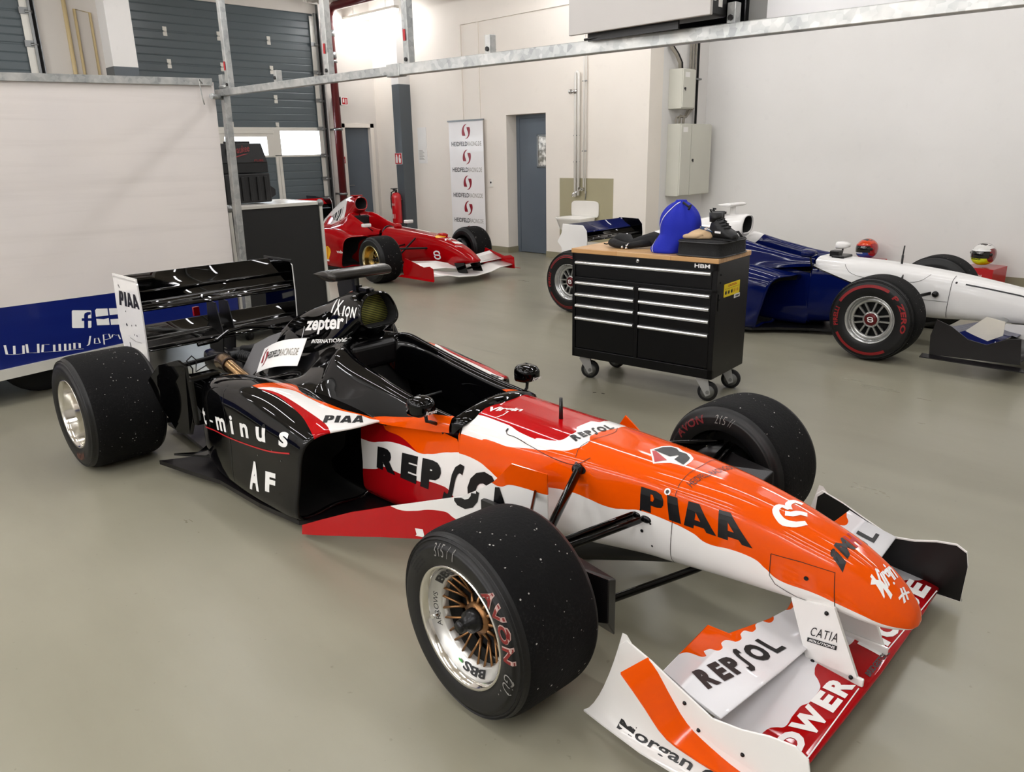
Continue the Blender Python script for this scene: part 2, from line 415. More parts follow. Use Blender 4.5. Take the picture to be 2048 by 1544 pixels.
# sectional doors
def sect_mat():
    t = NT('sectional_panel'); n = t.noise(220, 2)
    b = t.new('ShaderNodeBump'); b.inputs['Strength'].default_value = .25; b.inputs['Distance'].default_value = .002; t.l.new(n, b.inputs['Height']); t.l.new(b.outputs[0], t.b.inputs['Normal'])
    t.set(Base_Color=t.mix(t.noise(1.2), lin('4A5458'), lin('566166')), Roughness=.33, Specular_IOR_Level=.6); MATS['sectional_panel'] = t.m; return t.m
M_SECT = sect_mat()
M_ALU = mat('aluminium_white', 'D9D7CF', .35, .3)
def ribbed(g, y0, y1, z0, z1, x=XG-.02):
    # one door section, with shallow horizontal ribs
    n = max(1, round((z1-z0)/.115)); rows = []
    for i in range(n):
        a = z0+.006+(z1-z0-.012)*i/n; b = z0+.006+(z1-z0-.012)*(i+1)/n
        rows += [(x-.004, a), (x, a+.012), (x, b-.012), (x-.004, b)]
    g.grid([[(p[0], y0, p[1]) for p in rows], [(p[0], y1, p[1]) for p in rows]], smooth=False, flip=True)
    g.span((x-.05, y0, z0), (x-.006, y1, z1))
def hinge(y, z, dd):
    g = G(); g.span((XG-.02, y-.03, z-.065), (XG-.008, y+.03, z-.012)); g.span((XG-.02, y-.03, z+.012), (XG-.008, y+.03, z+.065)); g.cyl((XG-.006, y-.022, z), (XG-.006, y+.022, z), .012, 8)
    g.build('hinge', M_ALU, dd)
zs = [0.02, .42, .87, 1.21, 1.61]; zt = [2.07, 2.54, 3.0, 3.455, 3.94]
g = G()
for a, b in zip(zs[:4], zs[1:]): ribbed(g, 6.945, 7.80, a, b); ribbed(g, 5.6, 6.84, a, b); ribbed(g, 4.6, 5.6, a, b)
for a, b in zip(zt, zt[1:]): ribbed(g, 4.6, 7.80, a, b)
gd = struct(g, 'door_3', M_SECT, 'dark grey ribbed sectional garage door with a row of bright windows')
g = G(); F = M_ALU
for y0, y1 in ((4.6, 4.66), (5.57, 5.64), (6.82, 6.96), (7.74, 7.80)): g.span((XG-.045, y0, 1.61), (XG-.005, y1, 2.07))
g.span((XG-.045, 4.6, 2.03), (XG-.004, 7.8, 2.085)); g.span((XG-.045, 4.6, 1.595), (XG-.005, 7.8, 1.63))
g.span((XG-.03, 6.83, .02), (XG+.005, 6.885, 1.6)); g.span((XG-.03, 6.89, .02), (XG+.005, 6.945, 1.6)); g.span((XG-.08, 6.82, .02), (XG-.05, 6.96, 1.6))
g.span((XG-.03, 5.66, 1.98), (XG+.01, 6.83, 2.03)); g.span((XG-.03, 5.64, 1.61), (XG, 5.95, 2.0)); g.span((XG-.03, 6.70, 1.61), (XG, 6.83, 2.0)); g.span((XG-.03, 5.95, 1.93), (XG, 6.7, 2.0))
g.build('window_frame', F, gd, bevel=.004)
tg = NT('window_glass'); tg.b.inputs['Transmission Weight'].default_value = 1; tg.set(Base_Color=tg.mix(tg.noise(3), (.95, .97, 1, 1), (1, 1, 1, 1)), Roughness=.0); tg.b.inputs['IOR'].default_value = 1.02
for y0, y1 in ((4.66, 5.57), (5.95, 6.70), (6.96, 7.74)): G().span((XG-.03, y0, 1.63), (XG-.024, y1, 2.03)).build('window_pane', tg.m, gd)
for z in (3.455, 3.0):
    for y in (5.222, 6.07, 6.929): hinge(y, z, gd)
for z, ys in ((2.54, (6.1, 6.95)), (2.10, (6.11, 6.93))):
    for y in ys: hinge(y, z, gd)
g = G(); g.span((XG, 7.80, 0), (XG+.05, 7.83, 3.95)); g.span((XG+.0, 7.72, 0), (XG+.012, 7.80, 3.9), 1); g.span((XG, 7.86, 0), (XG+.07, 7.875, 4.4)); g.span((XG, 7.83, 0), (XG+.02, 7.86, 3.95), 2)
g.build('guide_track', [M_STEEL, M_ALU, M_DARK], gd)
for z in (.42, .87, 1.21, 1.61, 2.07, 2.54, 3.0, 3.455):
    g = G(); g.span((XG, 7.70, z-.03), (XG+.035, 7.80, z+.03)); g.cyl((XG+.03, 7.76, z-.01), (XG+.03, 7.86, z-.01), .022, 12); g.build('roller', M_STEEL, gd)
g = G()
for a, b in ((0.02, .42), (.42, .87), (.87, 1.3), (1.3, 1.76), (1.76, 2.22), (2.22, 2.68), (2.68, 3.14), (3.14, 3.55), (3.55, 3.94)): ribbed(g, .2, 3.40, a, b)
gd2 = struct(g, 'door_4', M_SECT, 'dark grey sectional garage door cut off by the left edge')
g = G(); g.span((XG, 3.40, 0), (XG+.05, 3.43, 3.95)); g.span((XG, 3.31, 0), (XG+.012, 3.40, 3.9), 1); g.span((XG, 3.43, 0), (XG+.02, 3.47, 3.95), 2); g.span((XG, 3.47, 0), (XG+.06, 3.485, 4.4))
g.build('guide_track', [M_STEEL, M_ALU, M_DARK], gd2)
for z in (3.14, 2.68, 3.55):
    g = G(); g.span((XG, 3.29, z-.04), (XG+.035, 3.40, z+.04)); g.cyl((XG+.03, 3.36, z-.01), (XG+.03, 3.45, z-.01), .022, 12); g.build('roller', M_STEEL, gd2)
# pale trunking and pipes on the strip of wall between the two garage doors
t_ = mat('pipe_yellowed', 'CDB98C', .5)
g = G(); g.cyl((XG+.03, 3.86, 0), (XG+.03, 3.86, 4.6), .028, 12); tag(g.build('wall_pipe', t_), 'yellowed vertical pipe on the strip of wall between the two garage doors', 'pipe')
g = G(); g.tube([(XG+.03, 4.18, 0), (XG+.03, 4.18, 3.6), (XG+.03, 3.98, 3.63), (XG+.03, 3.98, 0)], .02, 10); tag(g.build('wall_pipe', t_), 'thin bent yellowed pipe loop left of the white pillar', 'pipe')
g = G(); g.span((XG+.002, 4.40, 0), (XG+.06, 4.52, 4.9)); tag(g.build('cable_duct', M_WALL), 'cream vertical duct behind the white pillar', 'duct')
# red sprinkler pipe
g = G(); X = -12.36; PY_ = 7.97
pp = [(X, PY_, 0.02), (X, PY_, 3.75), (X+.02, PY_, 3.9), (X+.08, PY_, 3.99), (X+.2, PY_, 4.03), (-6.6, PY_, 4.03)]
g.tube(pp, .068, 20); rp = tag(g.build('fire_main_pipe', M_REDP), 'dark red fire main pipe rising beside the garage door', 'pipe')
for z in (.93, 2.05, 3.17):
    g = G(); g.lathe([(.069, z-.02), (.084, z-.02), (.084, z+.02), (.069, z+.02)], 20, M=Matrix.Translation((X, PY_, 0))); g.span((X-.24, PY_-.015, z-.015), (X-.07, PY_+.015, z+.015)); g.build('pipe_clamp', M_STEEL, rp)
for z in (3.27, 3.62): G().lathe([(.069, z-.05), (.078, z-.05), (.078, z+.05), (.069, z+.05)], 20, M=Matrix.Translation((X, PY_, 0))).build('coupling', M_STEEL, rp)
g = G(); g.tube([(XG+.05, 7.90, 0.1), (XG+.05, 7.90, 3.6), (XG+.09, 7.905, 3.85), (XG+.2, 7.9, 3.97)], .016, 10); tag(g.build('conduit', M_WALL2), 'thin pale conduit running up behind the red pipe', 'conduit')
# white ribbed radiant heating panel under the ceiling
g = G()
for i in range(7): g.span((-12.5, 7.62+i*.105, 4.11), (-8.2, 7.70+i*.105, 4.14)); g.cyl((-12.5, 7.66+i*.105, 4.105), (-8.2, 7.66+i*.105, 4.105), .016, 8)
g.span((-12.5, 7.60, 4.14), (-8.2, 8.36, 4.17)); g.span((-12.52, 7.59, 4.08), (-12.49, 8.37, 4.17))
g.span((-12.0, 7.66, 4.17), (-11.98, 7.68, 4.9)); g.span((-9, 7.66, 4.17), (-8.98, 7.68, 4.9))
tag(g.build('radiant_panel', M_WHITEP), 'white ribbed heating panel hung under the ceiling above the side door', 'heater')
# fluorescent battens
M_TUBE = mat('lamp_diffuser', 'FFFFFF', .4, emit='F9F8FA', es=24.)
def batten(x, y, z=3.9, L=1.55):
    o = empty('fluorescent_lamp', 'long white fluorescent lamp hung above the side door' if (x, y) == (-11.85, 8.45) else 'unseen long fluorescent lamp added out of shot to light the room', 'lamp', (x, y, z), group=None if (x, y) == (-11.85, 8.45) else 'ceiling lamps out of shot')
    g = G(); g.span((-L/2, -.05, 0), (L/2, .05, .045)); g.span((-L/2+.3, -.004, .045), (-L/2+.308, .004, 4.9-z)); g.span((L/2-.308, -.004, .045), (L/2-.3, .004, 4.9-z))
    g.build('housing', M_ALU, o, bevel=.006)
    g = G(); n = 10; g.grid([[(xx, .052*math.cos(PI+PI*k/n), .07*math.sin(PI+PI*k/n)) for k in range(n+1)] for xx in (-L/2+.02, L/2-.02)], flip=True)
    for xx, fl in ((-L/2+.02, 1), (L/2-.02, 0)):
        v = [(xx, .052*math.cos(PI+PI*k/n), .07*math.sin(PI+PI*k/n)) for k in range(n+1)]; g.add(v, [tuple(range(n+1))[::-1] if fl else tuple(range(n+1))])
    g.build('diffuser', M_TUBE, o)
batten(-11.85, 8.45)
for y in (5.4, 2.7, 0., -2.0, -4.0):  # the front rows are unseen lamps added to brighten the near sides
    for x in (-9.8, -7.2, -4.6, -2.0, .6): batten(x, y, 4.05)
for x in (-6., -4., -2., 0.): batten(x, -4.55, 2.7)  # unseen low row added by the front wall to lift faces turned to it
for x in (-7.2, -4.6, -2.0, .6): batten(x, 8.0, 4.05)
# ------------------------------------------------------------------ things along the far walls
M_SIGNR = mat('sign_red', 'B3141C', .4); M_PAPER = mat('paper', 'E9E7E3', .6); M_BEIGE = mat('cabinet_grey', 'C9C8BC', .45); M_CABLE = mat('cable_grey', '8C867A', .6)
# lit-up emergency sign box and red call point
g = G(); g.span((XG, 8.04, 2.46), (-12.3, 8.17, 2.59)); o = tag(g.build('fire_hose_sign', [M_STEEL, M_PAPER]), 'small grey box sign with a red pictogram above the side door', 'sign')
g = G(); g.span((-12.3, 8.035, 2.455), (-12.29, 8.175, 2.595), 1); g.span((-12.29, 8.055, 2.47), (-12.288, 8.165, 2.58), 0); g.add([(-12.287, 8.07, 2.50), (-12.287, 8.10, 2.50), (-12.287, 8.10, 2.56), (-12.287, 8.085, 2.575), (-12.287, 8.07, 2.55)], [(0, 1, 2, 3, 4)], 1); g.add([(-12.287, 8.12, 2.48), (-12.287, 8.14, 2.48), (-12.287, 8.145, 2.56), (-12.287, 8.125, 2.56)], [(0, 1, 2, 3)], 1)
g.build('sign_face', [M_SIGNR, M_PAPER], o)
g = G(); g.span((XG, 8.09, 1.46), (XG+.05, 8.20, 1.58)); o = tag(g.build('fire_call_point', M_SIGNR, bevel=.006), 'small red fire call point between red pipe and side door', 'call point')
G().span((XG+.05, 8.115, 1.48), (XG+.055, 8.175, 1.54)).build('call_plate', M_PAPER, o); G().cyl((XG+.055, 8.145, 1.51), (XG+.06, 8.145, 1.51), .014, 12).build('button', M_BLACKP, o)
for z, l in ((1.14, 'black switch beside the red pipe, upper of two'), (1.02, 'black switch beside the red pipe, lower of two')):
    g = G(); g.span((XG, 8.05, z), (XG+.05, 8.11, z+.08)); tag(g.build('wall_switch', M_BLACKP, bevel=.005), l, 'switch', 'switches beside the red pipe')
# sign on the grey column
g = G(); g.span((-11.735, 8.722, 1.43), (-11.535, 8.731, 1.625), 0); g.span((-11.73, 8.720, 1.435), (-11.54, 8.722, 1.62), 1)
o = g.build('fire_extinguisher_sign', [M_PAPER, M_SIGNR]); tag(o, 'red and white fire extinguisher sign on the grey column', 'sign')
flat(o, poly2d([(.12, .1), (.4, .1), (.4, .65), (.34, .75), (.34, .88), (.16, .88), (.16, .7), (.12, .6)]), (-11.73, 8.72, 1.435), (-11.54, 8.72, 1.435), (-11.73, 8.72, 1.62), M_PAPER)
flat(o, poly2d([(.6, .1), (.85, .1), (.9, .5), (.72, .55), (.85, .8), (.65, .9), (.55, .5)]), (-11.73, 8.72, 1.435), (-11.54, 8.72, 1.435), (-11.73, 8.72, 1.62), M_PAPER)
# fire extinguisher hung on the column
def extinguisher(x, y, z):
    M_EXT = mat('extinguisher_red', 'C4101A', .2, coat=.6)
    o = empty('fire_extinguisher', 'red fire extinguisher hung on the grey column behind the red racing car', 'fire extinguisher', (x, y, z))
    g = G(); g.lathe([(0, 0), (.07, 0), (.088, .012), (.09, .03), (.09, .47), (.085, .51), (.06, .545), (.03, .56), (0, .562)], 28)
    b = g.build('cylinder', M_EXT, o)
    P = [(.0905*math.sin(a), -.0905*math.cos(a)) for a in (-.55, -.2, .15, .5)]
    g = G(); g.grid([[(p[0], p[1], .10) for p in P], [(p[0], p[1], .18) for p in P]]); g.grid([[(p[0], p[1], .33) for p in P], [(p[0], p[1], .37) for p in P]])
    g.build('paper_label', M_PAPER, o)
    g = G(); g.cyl((0, 0, .555), (0, 0, .61), .024, 14); g.tube([(0, 0, .6), (.03, -.05, .615), (.05, -.10, .61)], .012, 8); g.span((-.012, -.11, .62), (.012, .03, .635)); g.build('valve_handle', M_BLACKP, o)
    G().tube([(-.02, -.02, .59), (-.10, -.03, .56), (-.125, -.03, .45), (-.12, -.03, .3), (-.095, -.03, .24)], .010, 8).build('hose', M_RUB, o)
    g = G(); g.span((-.03, .085, .42), (.03, 8.731-y, .46)); g.build('bracket', M_STEEL, o)
extinguisher(-11.62, 8.61, .38)
# notices on the wall
g = G(); g.span((-11.36, 8.972, 1.44), (-11.12, 8.98, 2.05)); o = tag(g.build('notice_board', M_PAPER), 'pale narrow notice sheet fixed to the wall right of the grey column', 'notice')
g = G(); g.span((-11.36, 8.965, 1.45), (-11.14, 8.972, 1.74)); o = g.build('house_rules_sheet', M_PAPER); tag(o, 'white printed A4 notice in a clear sleeve on the pale board', 'notice')
for k in range(9): flat(o, poly2d([(.15, .18+k*.065), (.8-.1*(k % 3), .18+k*.065), (.8-.1*(k % 3), .205+k*.065), (.15, .205+k*.065)]), (-11.36, 8.965, 1.45), (-11.14, 8.965, 1.45), (-11.36, 8.965, 1.74), M_CABLE)
# roll-up banner
S1 = smooth2([(.62, 1.0), (.30, .93), (.08, .72), (.0, .42), (.06, .23), (.10, .22)], 14)+[(.42, .22), (.36, .40)]+smooth2([(.30, .50), (.27, .70), (.38, .86), (.62, 1.0)], 8)
S2 = [(.36, 0.0)]+smooth2([(.36, .0), (.70, .07), (.92, .28), (1.0, .58), (.95, .75), (.93, .78)], 14)+[(.58, .78), (.64, .60)]+smooth2([(.72, .48), (.76, .30), (.62, .12), (.36, 0.)], 8)[:-1]
LOGO = join2(poly2d(S1), poly2d(S2[1:]))
o = empty('roll_up_banner', 'white roll-up banner with four maroon S logos against the back wall', 'banner', (-9.98, 8.9, 0))
g = G(); g.span((-.43, -.002, .05), (.42, .002, 2.115)); sh = g.build('sheet', [mat('banner_fabric', 'EFEDEC', .4, coat=.2)], o)
G().span((-.45, -.015, 2.105), (.44, .015, 2.13)).build('top_rail', M_STEEL, o); g = G(); g.span((-.46, -.07, 0), (.45, .05, .06)); g.build('base_cassette', M_STEEL, o, bevel=.01); G().cyl((0, .03, .05), (0, .03, 2.12), .012, 8).build('pole', M_STEEL, o)
for zl, zt_ in ((1.945, 1.745), (1.538, 1.328), (1.122, .909), (.705, .49), (.29, .1)):
    flat(sh, LOGO, (-.10, -.002, zl-.12), (.11, -.002, zl-.12), (-.10, -.002, zl+.12), M_PRINT_M)
    flat(sh, text2d('HEIDFELD', .02), (-.37, -.002, zt_-.03), (.03, -.002, zt_-.03), (-.37, -.002, zt_+.04), M_PRINT_B)
    flat(sh, text2d('RACING.DE'), (.04, -.002, zt_-.03), (.37, -.002, zt_-.03), (.04, -.002, zt_+.04), M_CABLE)
# cable trunking on the back wall
g = G(); g.span((-10.13, 8.955, 2.0), (-10.095, 8.98, 3.60)); g.span((-10.13, 8.95, 3.58), (-6.9, 8.98, 3.63)); tag(g.build('cable_trunking', M_WALL), 'cream cable trunking running down the back wall behind the banner and along the top', 'trunking')
g = G(); g.span((-9.71, 8.96, 2.0), (-9.68, 8.98, 3.58)); tag(g.build('cable_trunking', M_WALL), 'thin cream cable trunking dropping to the right edge of the banner', 'trunking')
g = G(); g.span((-9.50, 8.955, 1.06), (-9.43, 8.98, 1.18)); o = tag(g.build('wall_socket', M_WHITEP, bevel=.004), 'white wall socket right of the banner', 'socket'); G().cyl((-9.465, 8.956, 1.13), (-9.465, 8.95, 1.13), .016, 12).build('socket_hole', M_BLACKP, o)
# olive splash area, pipes, tap and sink
g = G(); g.span((-7.965, 8.974, .3), (-6.945, 8.98, 1.216)); struct(g, 'trim_1', M_OLIVE, 'olive painted splash panel on the back wall behind the sink')
P_ = M_WHITEP
o = empty('water_pipe', 'fat white bent water pipe with a stop valve above the sink', 'pipe', (-7.6, 8.93, 0))
g = G(); g.tube([(-.02, 0, .95), (-.02, 0, 2.62), (-.015, 0, 2.66), (.01, 0, 2.685), (.035, 0, 2.66), (.04, 0, 2.62), (.04, 0, .97)], .021, 12); g.build('pipe', P_, o)
g = G(); g.lathe([(0, -.03), (.03, -.03), (.03, .03), (0, .03)], 14, M=Matrix.Translation((-.02, 0, 2.42))); g.cyl((-.02, 0, 2.42), (-.09, -.03, 2.42), .018, 10); g.lathe([(0, -.012), (.035, -.012), (.035, .012), (0, .012)], 14, M=Matrix.Translation((-.09, -.03, 2.42))@Matrix.Rotation(1.57, 4, 'Y')); g.build('stop_valve', M_CHROME, o)
for z in (1.82, 1.45, .98): g = G(); g.cyl((-.05, .0, z), (.06, .0, z), .008, 8); g.cyl((0, 0, z), (0, .05, z), .008, 8); g.build('pipe_clip', M_STEEL, o)
o = empty('water_pipe', 'slim white water pipe running down to the chrome tap', 'pipe', (-7.46, 8.93, 0))
G().cyl((0, 0, 1.09), (0, 0, 4.9), .012, 10).build('pipe', P_, o); G().cyl((.028, .01, 1.0), (.028, .01, 4.9), .008, 8).build('pipe', P_, o)
for z in (2.55, 1.6): g = G(); g.cyl((-.03, 0, z), (.05, 0, z), .008, 8); g.cyl((0, 0, z), (0, .05, z), .008, 8); g.build('pipe_clip', M_STEEL, o)
o = empty('tap', 'chrome wall tap on the olive splash panel', 'tap', (-7.47, 8.974, 1.03))
g = G(); g.cyl((0, 0, .03), (0, -.1, .03), .02, 14); g.tube([(0, -.07, .03), (-.04, -.13, .0), (-.09, -.16, -.03), (-.10, -.165, -.07)], .013, 10); g.cyl((0, -.1, .03), (0, -.13, .05), .024, 12); g.build('spout', M_CHROME, o); G().cyl((.03, -.002, .0), (.03, -.03, -.12), .006, 8).build('drain_rod', M_STEEL, o)
o = empty('wash_basin', 'white enamel wash basin with a rounded back plate on the back wall', 'sink', (-7.45, 8.97, .6))
g = G(); pts = []
for k in range(24):
    a = 2*PI*k/24; c, s_ = math.cos(a), math.sin(a); e = .35
    pts.append((.262*math.copysign(abs(c)**e, c), 0, .17+.125*math.copysign(abs(s_)**e, s_)))
g.prism(pts, (0, -.02, 0)); g.build('back_plate', M_WHITEP, o, bevel=.006)
g = G(); rows = []
def ring(w, d, z, y=-.02, n=32):
    r = []
    for k in range(n):
        a = 2*PI*k/n; c, s_ = math.cos(a), math.sin(a); e = .45
        r.append((w*math.copysign(abs(c)**e, c), y-d+d*math.copysign(abs(s_)**e, s_), z))
    return r
g.grid([ring(.20, .14, -.14, -.05), ring(.24, .17, -.10), ring(.255, .205, .04), ring(.265, .215, .065), ring(.262, .212, .075), ring(.235, .185, .07, -.045), ring(.225, .175, -.02, -.05), ring(.17, .12, -.1, -.09)], closeu=True, cap0=True, cap1=True)
g.build('bowl', M_WHITEP, o)
# electrical cabinets on the side of the wall step
def cabinet(y0, y1, z0, z1, label, doors):
    o = empty('electrical_cabinet', label, 'electrical cabinet', (-6.37, (y0+y1)/2, z0), group='electrical cabinets'); h = (y1-y0)/2; H_ = z1-z0
    g = G(); g.span((0, -h, 0), (.21, h, H_)); g.build('body', M_BEIGE, o, bevel=.006)
    for a, b in doors:
        g = G(); g.span((.21, a*h+.006, .012), (.228, b*h-.006, H_-.012)); g.build('door', M_BEIGE, o, bevel=.003)
    g = G(); g.span((.228, doors[0][0]*h+.05, H_-.11), (.23, doors[0][0]*h+.16, H_-.045)); g.build('name_plate', M_PAPER, o)
    yk = doors[-1][0]*h+.05; zk = H_*.5; g = G(); g.cyl((.228, yk, zk), (.24, yk, zk), .016, 12); g.span((.238, yk-.006, zk-.03), (.244, yk+.006, zk+.012)); g.build('lock', M_BLACKP, o)
    return o
cabinet(9.43, 10.22, .965, 1.935, 'pale grey two-door electrical cabinet, lower of the pair', ((-1, -.35), (-.35, 1)))
cabinet(9.42, 9.73, 2.13, 2.64, 'small pale grey electrical cabinet with a black lock, above the wider cabinet', ((-1, 1),))
for k in range(7):
    dx = .02*(k % 2); y = 9.87+k*.033; z1 = 1.93
    pts = [(-6.33+dx, y, 4.9), (-6.33+dx, y, 2.35), (-6.32+dx, y-.02, 2.15), (-6.29+dx, y-.15-.03*k, 2.03), (-6.28+dx, 9.5+.05*k, 2.02+.015*(k % 3)), (-6.27+dx, 9.47+.05*k, 1.93)] if k < 5 else [(-6.33+dx, y, 4.9), (-6.33+dx, y, z1)]
    m = M_RUB if k == 5 else M_CABLE
    tag(G().tube(pts, .013 if k < 5 else .017, 8).build('cable', m), 'thick black cable dropping straight to the lower electrical cabinet' if k == 5 else ('grey cable dropping straight into the lower electrical cabinet behind the black one' if k == 6 else 'grey cable in the bundle looping onto the lower electrical cabinet'), 'cable', 'cables above the lower cabinet')
for k, (m, l) in enumerate(((M_CABLE, 'grey cable curving into the top of the small cabinet'), (M_RUB, 'black cable curving into the top of the small cabinet'))):
    y = 9.30+.05*k; tag(G().tube([(-6.34, y, 4.9), (-6.34, y, 3.1), (-6.32, y+.03, 2.95), (-6.28, y+.14, 2.82), (-6.26, y+.20, 2.72), (-6.26, y+.21, 2.635)], .022-.004*k, 8).build('cable', m), l, 'cable')
g = G(); g.tube([(-6.345, 9.8, 2.54), (-6.30, 9.85, 2.54), (-6.29, 10.1, 2.54), (-6.345, 10.14, 2.54)], .012, 8); tag(g.build('cable_clamp', M_STEEL), 'metal clamp bar holding the cable bundle beside the small cabinet', 'clamp')
# ------------------------------------------------------------------ helmets on red plinths
def helmet(x, y, z, rz, label, top, mid, chin, plinth_label, pw, tilt):
    p = empty('display_plinth', plinth_label, 'plinth', (x+.03, y+.02, 0), rz+tilt, group='red helmet plinths')
    g = G(); g.add([(-.17, -.14, 0), (.17, -.14, 0), (.17, .14, 0), (-.17, .14, 0), (-.17, -.14, z-.02), (.17, -.14, z-.02), (.17, .14, z+.0), (-.17, .14, z+.0)], [(3, 2, 1, 0), (4, 5, 6, 7), (0, 1, 5, 4), (1, 2, 6, 5), (2, 3, 7, 6), (3, 0, 4, 7)])
    b = g.build('block', [mat('plinth_red', 'B40A16', .2, coat=.5)], p, bevel=.004)
    flat(b, text2d('N. Heidfeld'), (-.09, -.14, z*.55), (.05, -.14, z*.55), (-.09, -.14, z*.55+.025), M_PRINT_W)
    o = empty('racing_helmet', label, 'helmet', (x, y, z), rz, group='racing helmets')
    # shell: ellipsoid with a chin bar pushed forward (front is -y)
    def P(az, el, k=1.):
        c = math.cos(el); r = 1.
        f = max(0, math.cos(az))  # 1 at the front
        px = .122*c*math.sin(az)*k; py = -.145*c*math.cos(az)*k; pz = .13+.128*math.sin(el)*k
        if el < -.15:
            d = (-.15-el); py -= f*.018*min(1, d*2); px *= 1+.05*min(1, d*2)
        return (px, py, max(.0, pz))
    t = NT('helmet_'+mid); X_ = t.xyz(); zc = X_[2]
    nz = t.math('ADD', zc, t.math('MULTIPLY', t.math('SUBTRACT', t.noise(9, 1), .5), .05))
    c = t.mix(t.math('GREATER_THAN', nz, .205), lin(mid), lin(top)); c = t.mix(t.math('LESS_THAN', nz, .105), c, lin(chin))
    st = t.math('MULTIPLY', t.math('GREATER_THAN', t.math('ABSOLUTE', X_[0]), .098), t.math('LESS_THAN', nz, .2)); c = t.mix(st, c, lin('A50F18') if chin != 'E4E800' else lin('7E0D14'))
    st = t.math('MULTIPLY', t.math('GREATER_THAN', nz, .238), t.math('GREATER_THAN', t.noise(30, 1), .45)); c = t.mix(st, c, lin('2A1A12'))
    t.set(Base_Color=c, Roughness=.15, Coat_Weight=1.)
    g = G(); n, m_ = 36, 20
    g.grid([[P(2*PI*k/n, -1.2+(PI/2+1.2)*j/m_) for k in range(n)] for j in range(m_+1)], closeu=True, cap0=True)
    sh = g.build('shell', [t.m], o)
    g = G(); g.grid([[P(-1.15+2.3*k/20, -.28+.62*j/8, 1.018) for k in range(21)] for j in range(9)]); g.build('visor', mat('visor_black', '030304', .05, coat=1.), o)
    g = G(); g.grid([[P(-1.25+2.5*k/20, .34+.11*j/3, 1.022) for k in range(21)] for j in range(4)]); g.build('visor_strip', M_PRINT_W if chin == 'E4E800' else M_PRINT_R, o)
    for s_ in (-1, 1): q = P(s_*1.25, .05, 1.01); G().sphere(q, .018, 12, 8).build('visor_pivot', M_BLACKP, o)
    art(sh, text2d('schuberth', .02, .2), (-.055, -.17, .075), (.055, -.17, .075), (-.055, -.17, .098), M_PRINT_B if chin == 'E4E800' else M_PRINT_W, n=(0, -1, 0), step=.012)
helmet(-3.75, 10.12, .215, -.42, 'orange and blue racing helmet with a black visor on a red plinth', 'E0430E', 'E0430E', '1B3F9C', 'red plinth under the orange helmet by the white wall', .3, .35)
helmet(-2.42, 10.06, .255, -.36, 'yellow and white racing helmet with a black visor on a red plinth', 'E8E6E2', 'E8E6E2', 'E4E800', 'red plinth under the yellow chinned helmet', .3, .1)
# ------------------------------------------------------------------ galvanised partition frame, screens and board
o = empty('partition_frame', 'galvanised steel partition frame with a long top rail and hanging posts', 'frame', (-6.0, 2.85, 0))
def bar(a, b, w=.05, d=.05): 
    g = G(); A, B = Vector(a), Vector(b); D = (B-A).normalized(); up = Vector((0, 0, 1)) if abs(D.z) < .9 else Vector((0, 1, 0)); s_ = D.cross(up).normalized(); u = s_.cross(D)
    v = [A+s_*i*w/2+u*j*d/2 for i, j in ((-1, -1), (1, -1), (1, 1), (-1, 1))]+[B+s_*i*w/2+u*j*d/2 for i, j in ((-1, -1), (1, -1), (1, 1), (-1, 1))]
    g.add(v, [(0, 1, 2, 3), (7, 6, 5, 4), (0, 4, 5, 1), (1, 5, 6, 2), (2, 6, 7, 3), (3, 7, 4, 0)]); return g
bar((-.05, 0, 2.09), (2.16, .115, 2.09)).build('top_rail', M_GALV, o, bevel=.004); bar((2.13, .115, 2.09), (5.3, .43, 2.09), .055, .06).build('top_rail', M_GALV, o, bevel=.004)
bar((2.02, .11, 2.09), (2.14, .115, 2.09), .06, .07).build('rail_joint', M_GALV, o, bevel=.004)
for x, h in ((.15, 2.8), (1.42, 2.8), (2.2, 2.8), (2.82, .1), (.81, .08), (3.52, .09), (4.17, .09), (4.88, 2.8)):
    y = .115*x/2.15 if x < 2.15 else .115+(x-2.15)*.1
    p = bar((x, y, 2.11), (x, y, 2.11+h), .05 if h > 1 else .04, .045).build('post', M_GALV, o, bevel=.003)
    g = G(); g.cyl((x+.0, y-.03, 2.14), (x, y+.03, 2.14), .012, 8); g.build('bolt', M_BLACKP, p)
    if h > 1 and x < 4: G().span((x-.012, y-.0275, 2.24), (x+.008, y-.0255, 2.30)).build('red_mark', M_PRINT_R, p)
o2 = empty('wall_screen', 'pale grey flat display panel in a black housing on the frame rail', 'screen', (-2.22, 3.02, 2.14))
g = G(); g.span((-.385, -.02, 0), (.378, 0, .62)); g.build('front_panel', mat('panel_grey', 'BDBAB6', .4), o2, bevel=.003)
g = G(); g.span((-.31, 0, .005), (.36, .14, .6)); b = g.build('housing', M_BLACKP, o2, bevel=.008)
g = G(); g.span((.3605, .03, .06), (.3615, .05, .12)); g.span((.3605, .07, .04), (.3615, .10, .2)); g.build('label', M_PAPER, o2)
g = G(); g.span((-.30, .02, -.03), (.2, .03, .005)); g.cyl((-.32, .02, -.02), (.1, .05, -.015), .006, 6); g.build('bracket', M_BLACKP, o2)
o2 = empty('wall_screen', 'black flat monitor hung behind the pale grey display panel', 'screen', (-2.2, 3.3, 2.13))
g = G(); g.span((-.28, 0, 0), (.35, .05, .55)); g.build('housing', mat('monitor_black', '07070A', .25), o2, bevel=.006); g = G(); g.tube([(.2, .05, .02), (.28, .09, -.01), (.36, .07, .03), (.37, .06, .2)], .005, 6); g.build('cable', M_RUB, o2)
g = G(); g.span((-1.84, 3.31, 2.10), (-1.755, 3.45, 2.95)); tag(g.build('frame_panel', mat('end_panel_grey', '8F8F8C', .5)), 'narrow grey end panel right of the black monitor', 'panel')  # end panel, plain grey in its own colour
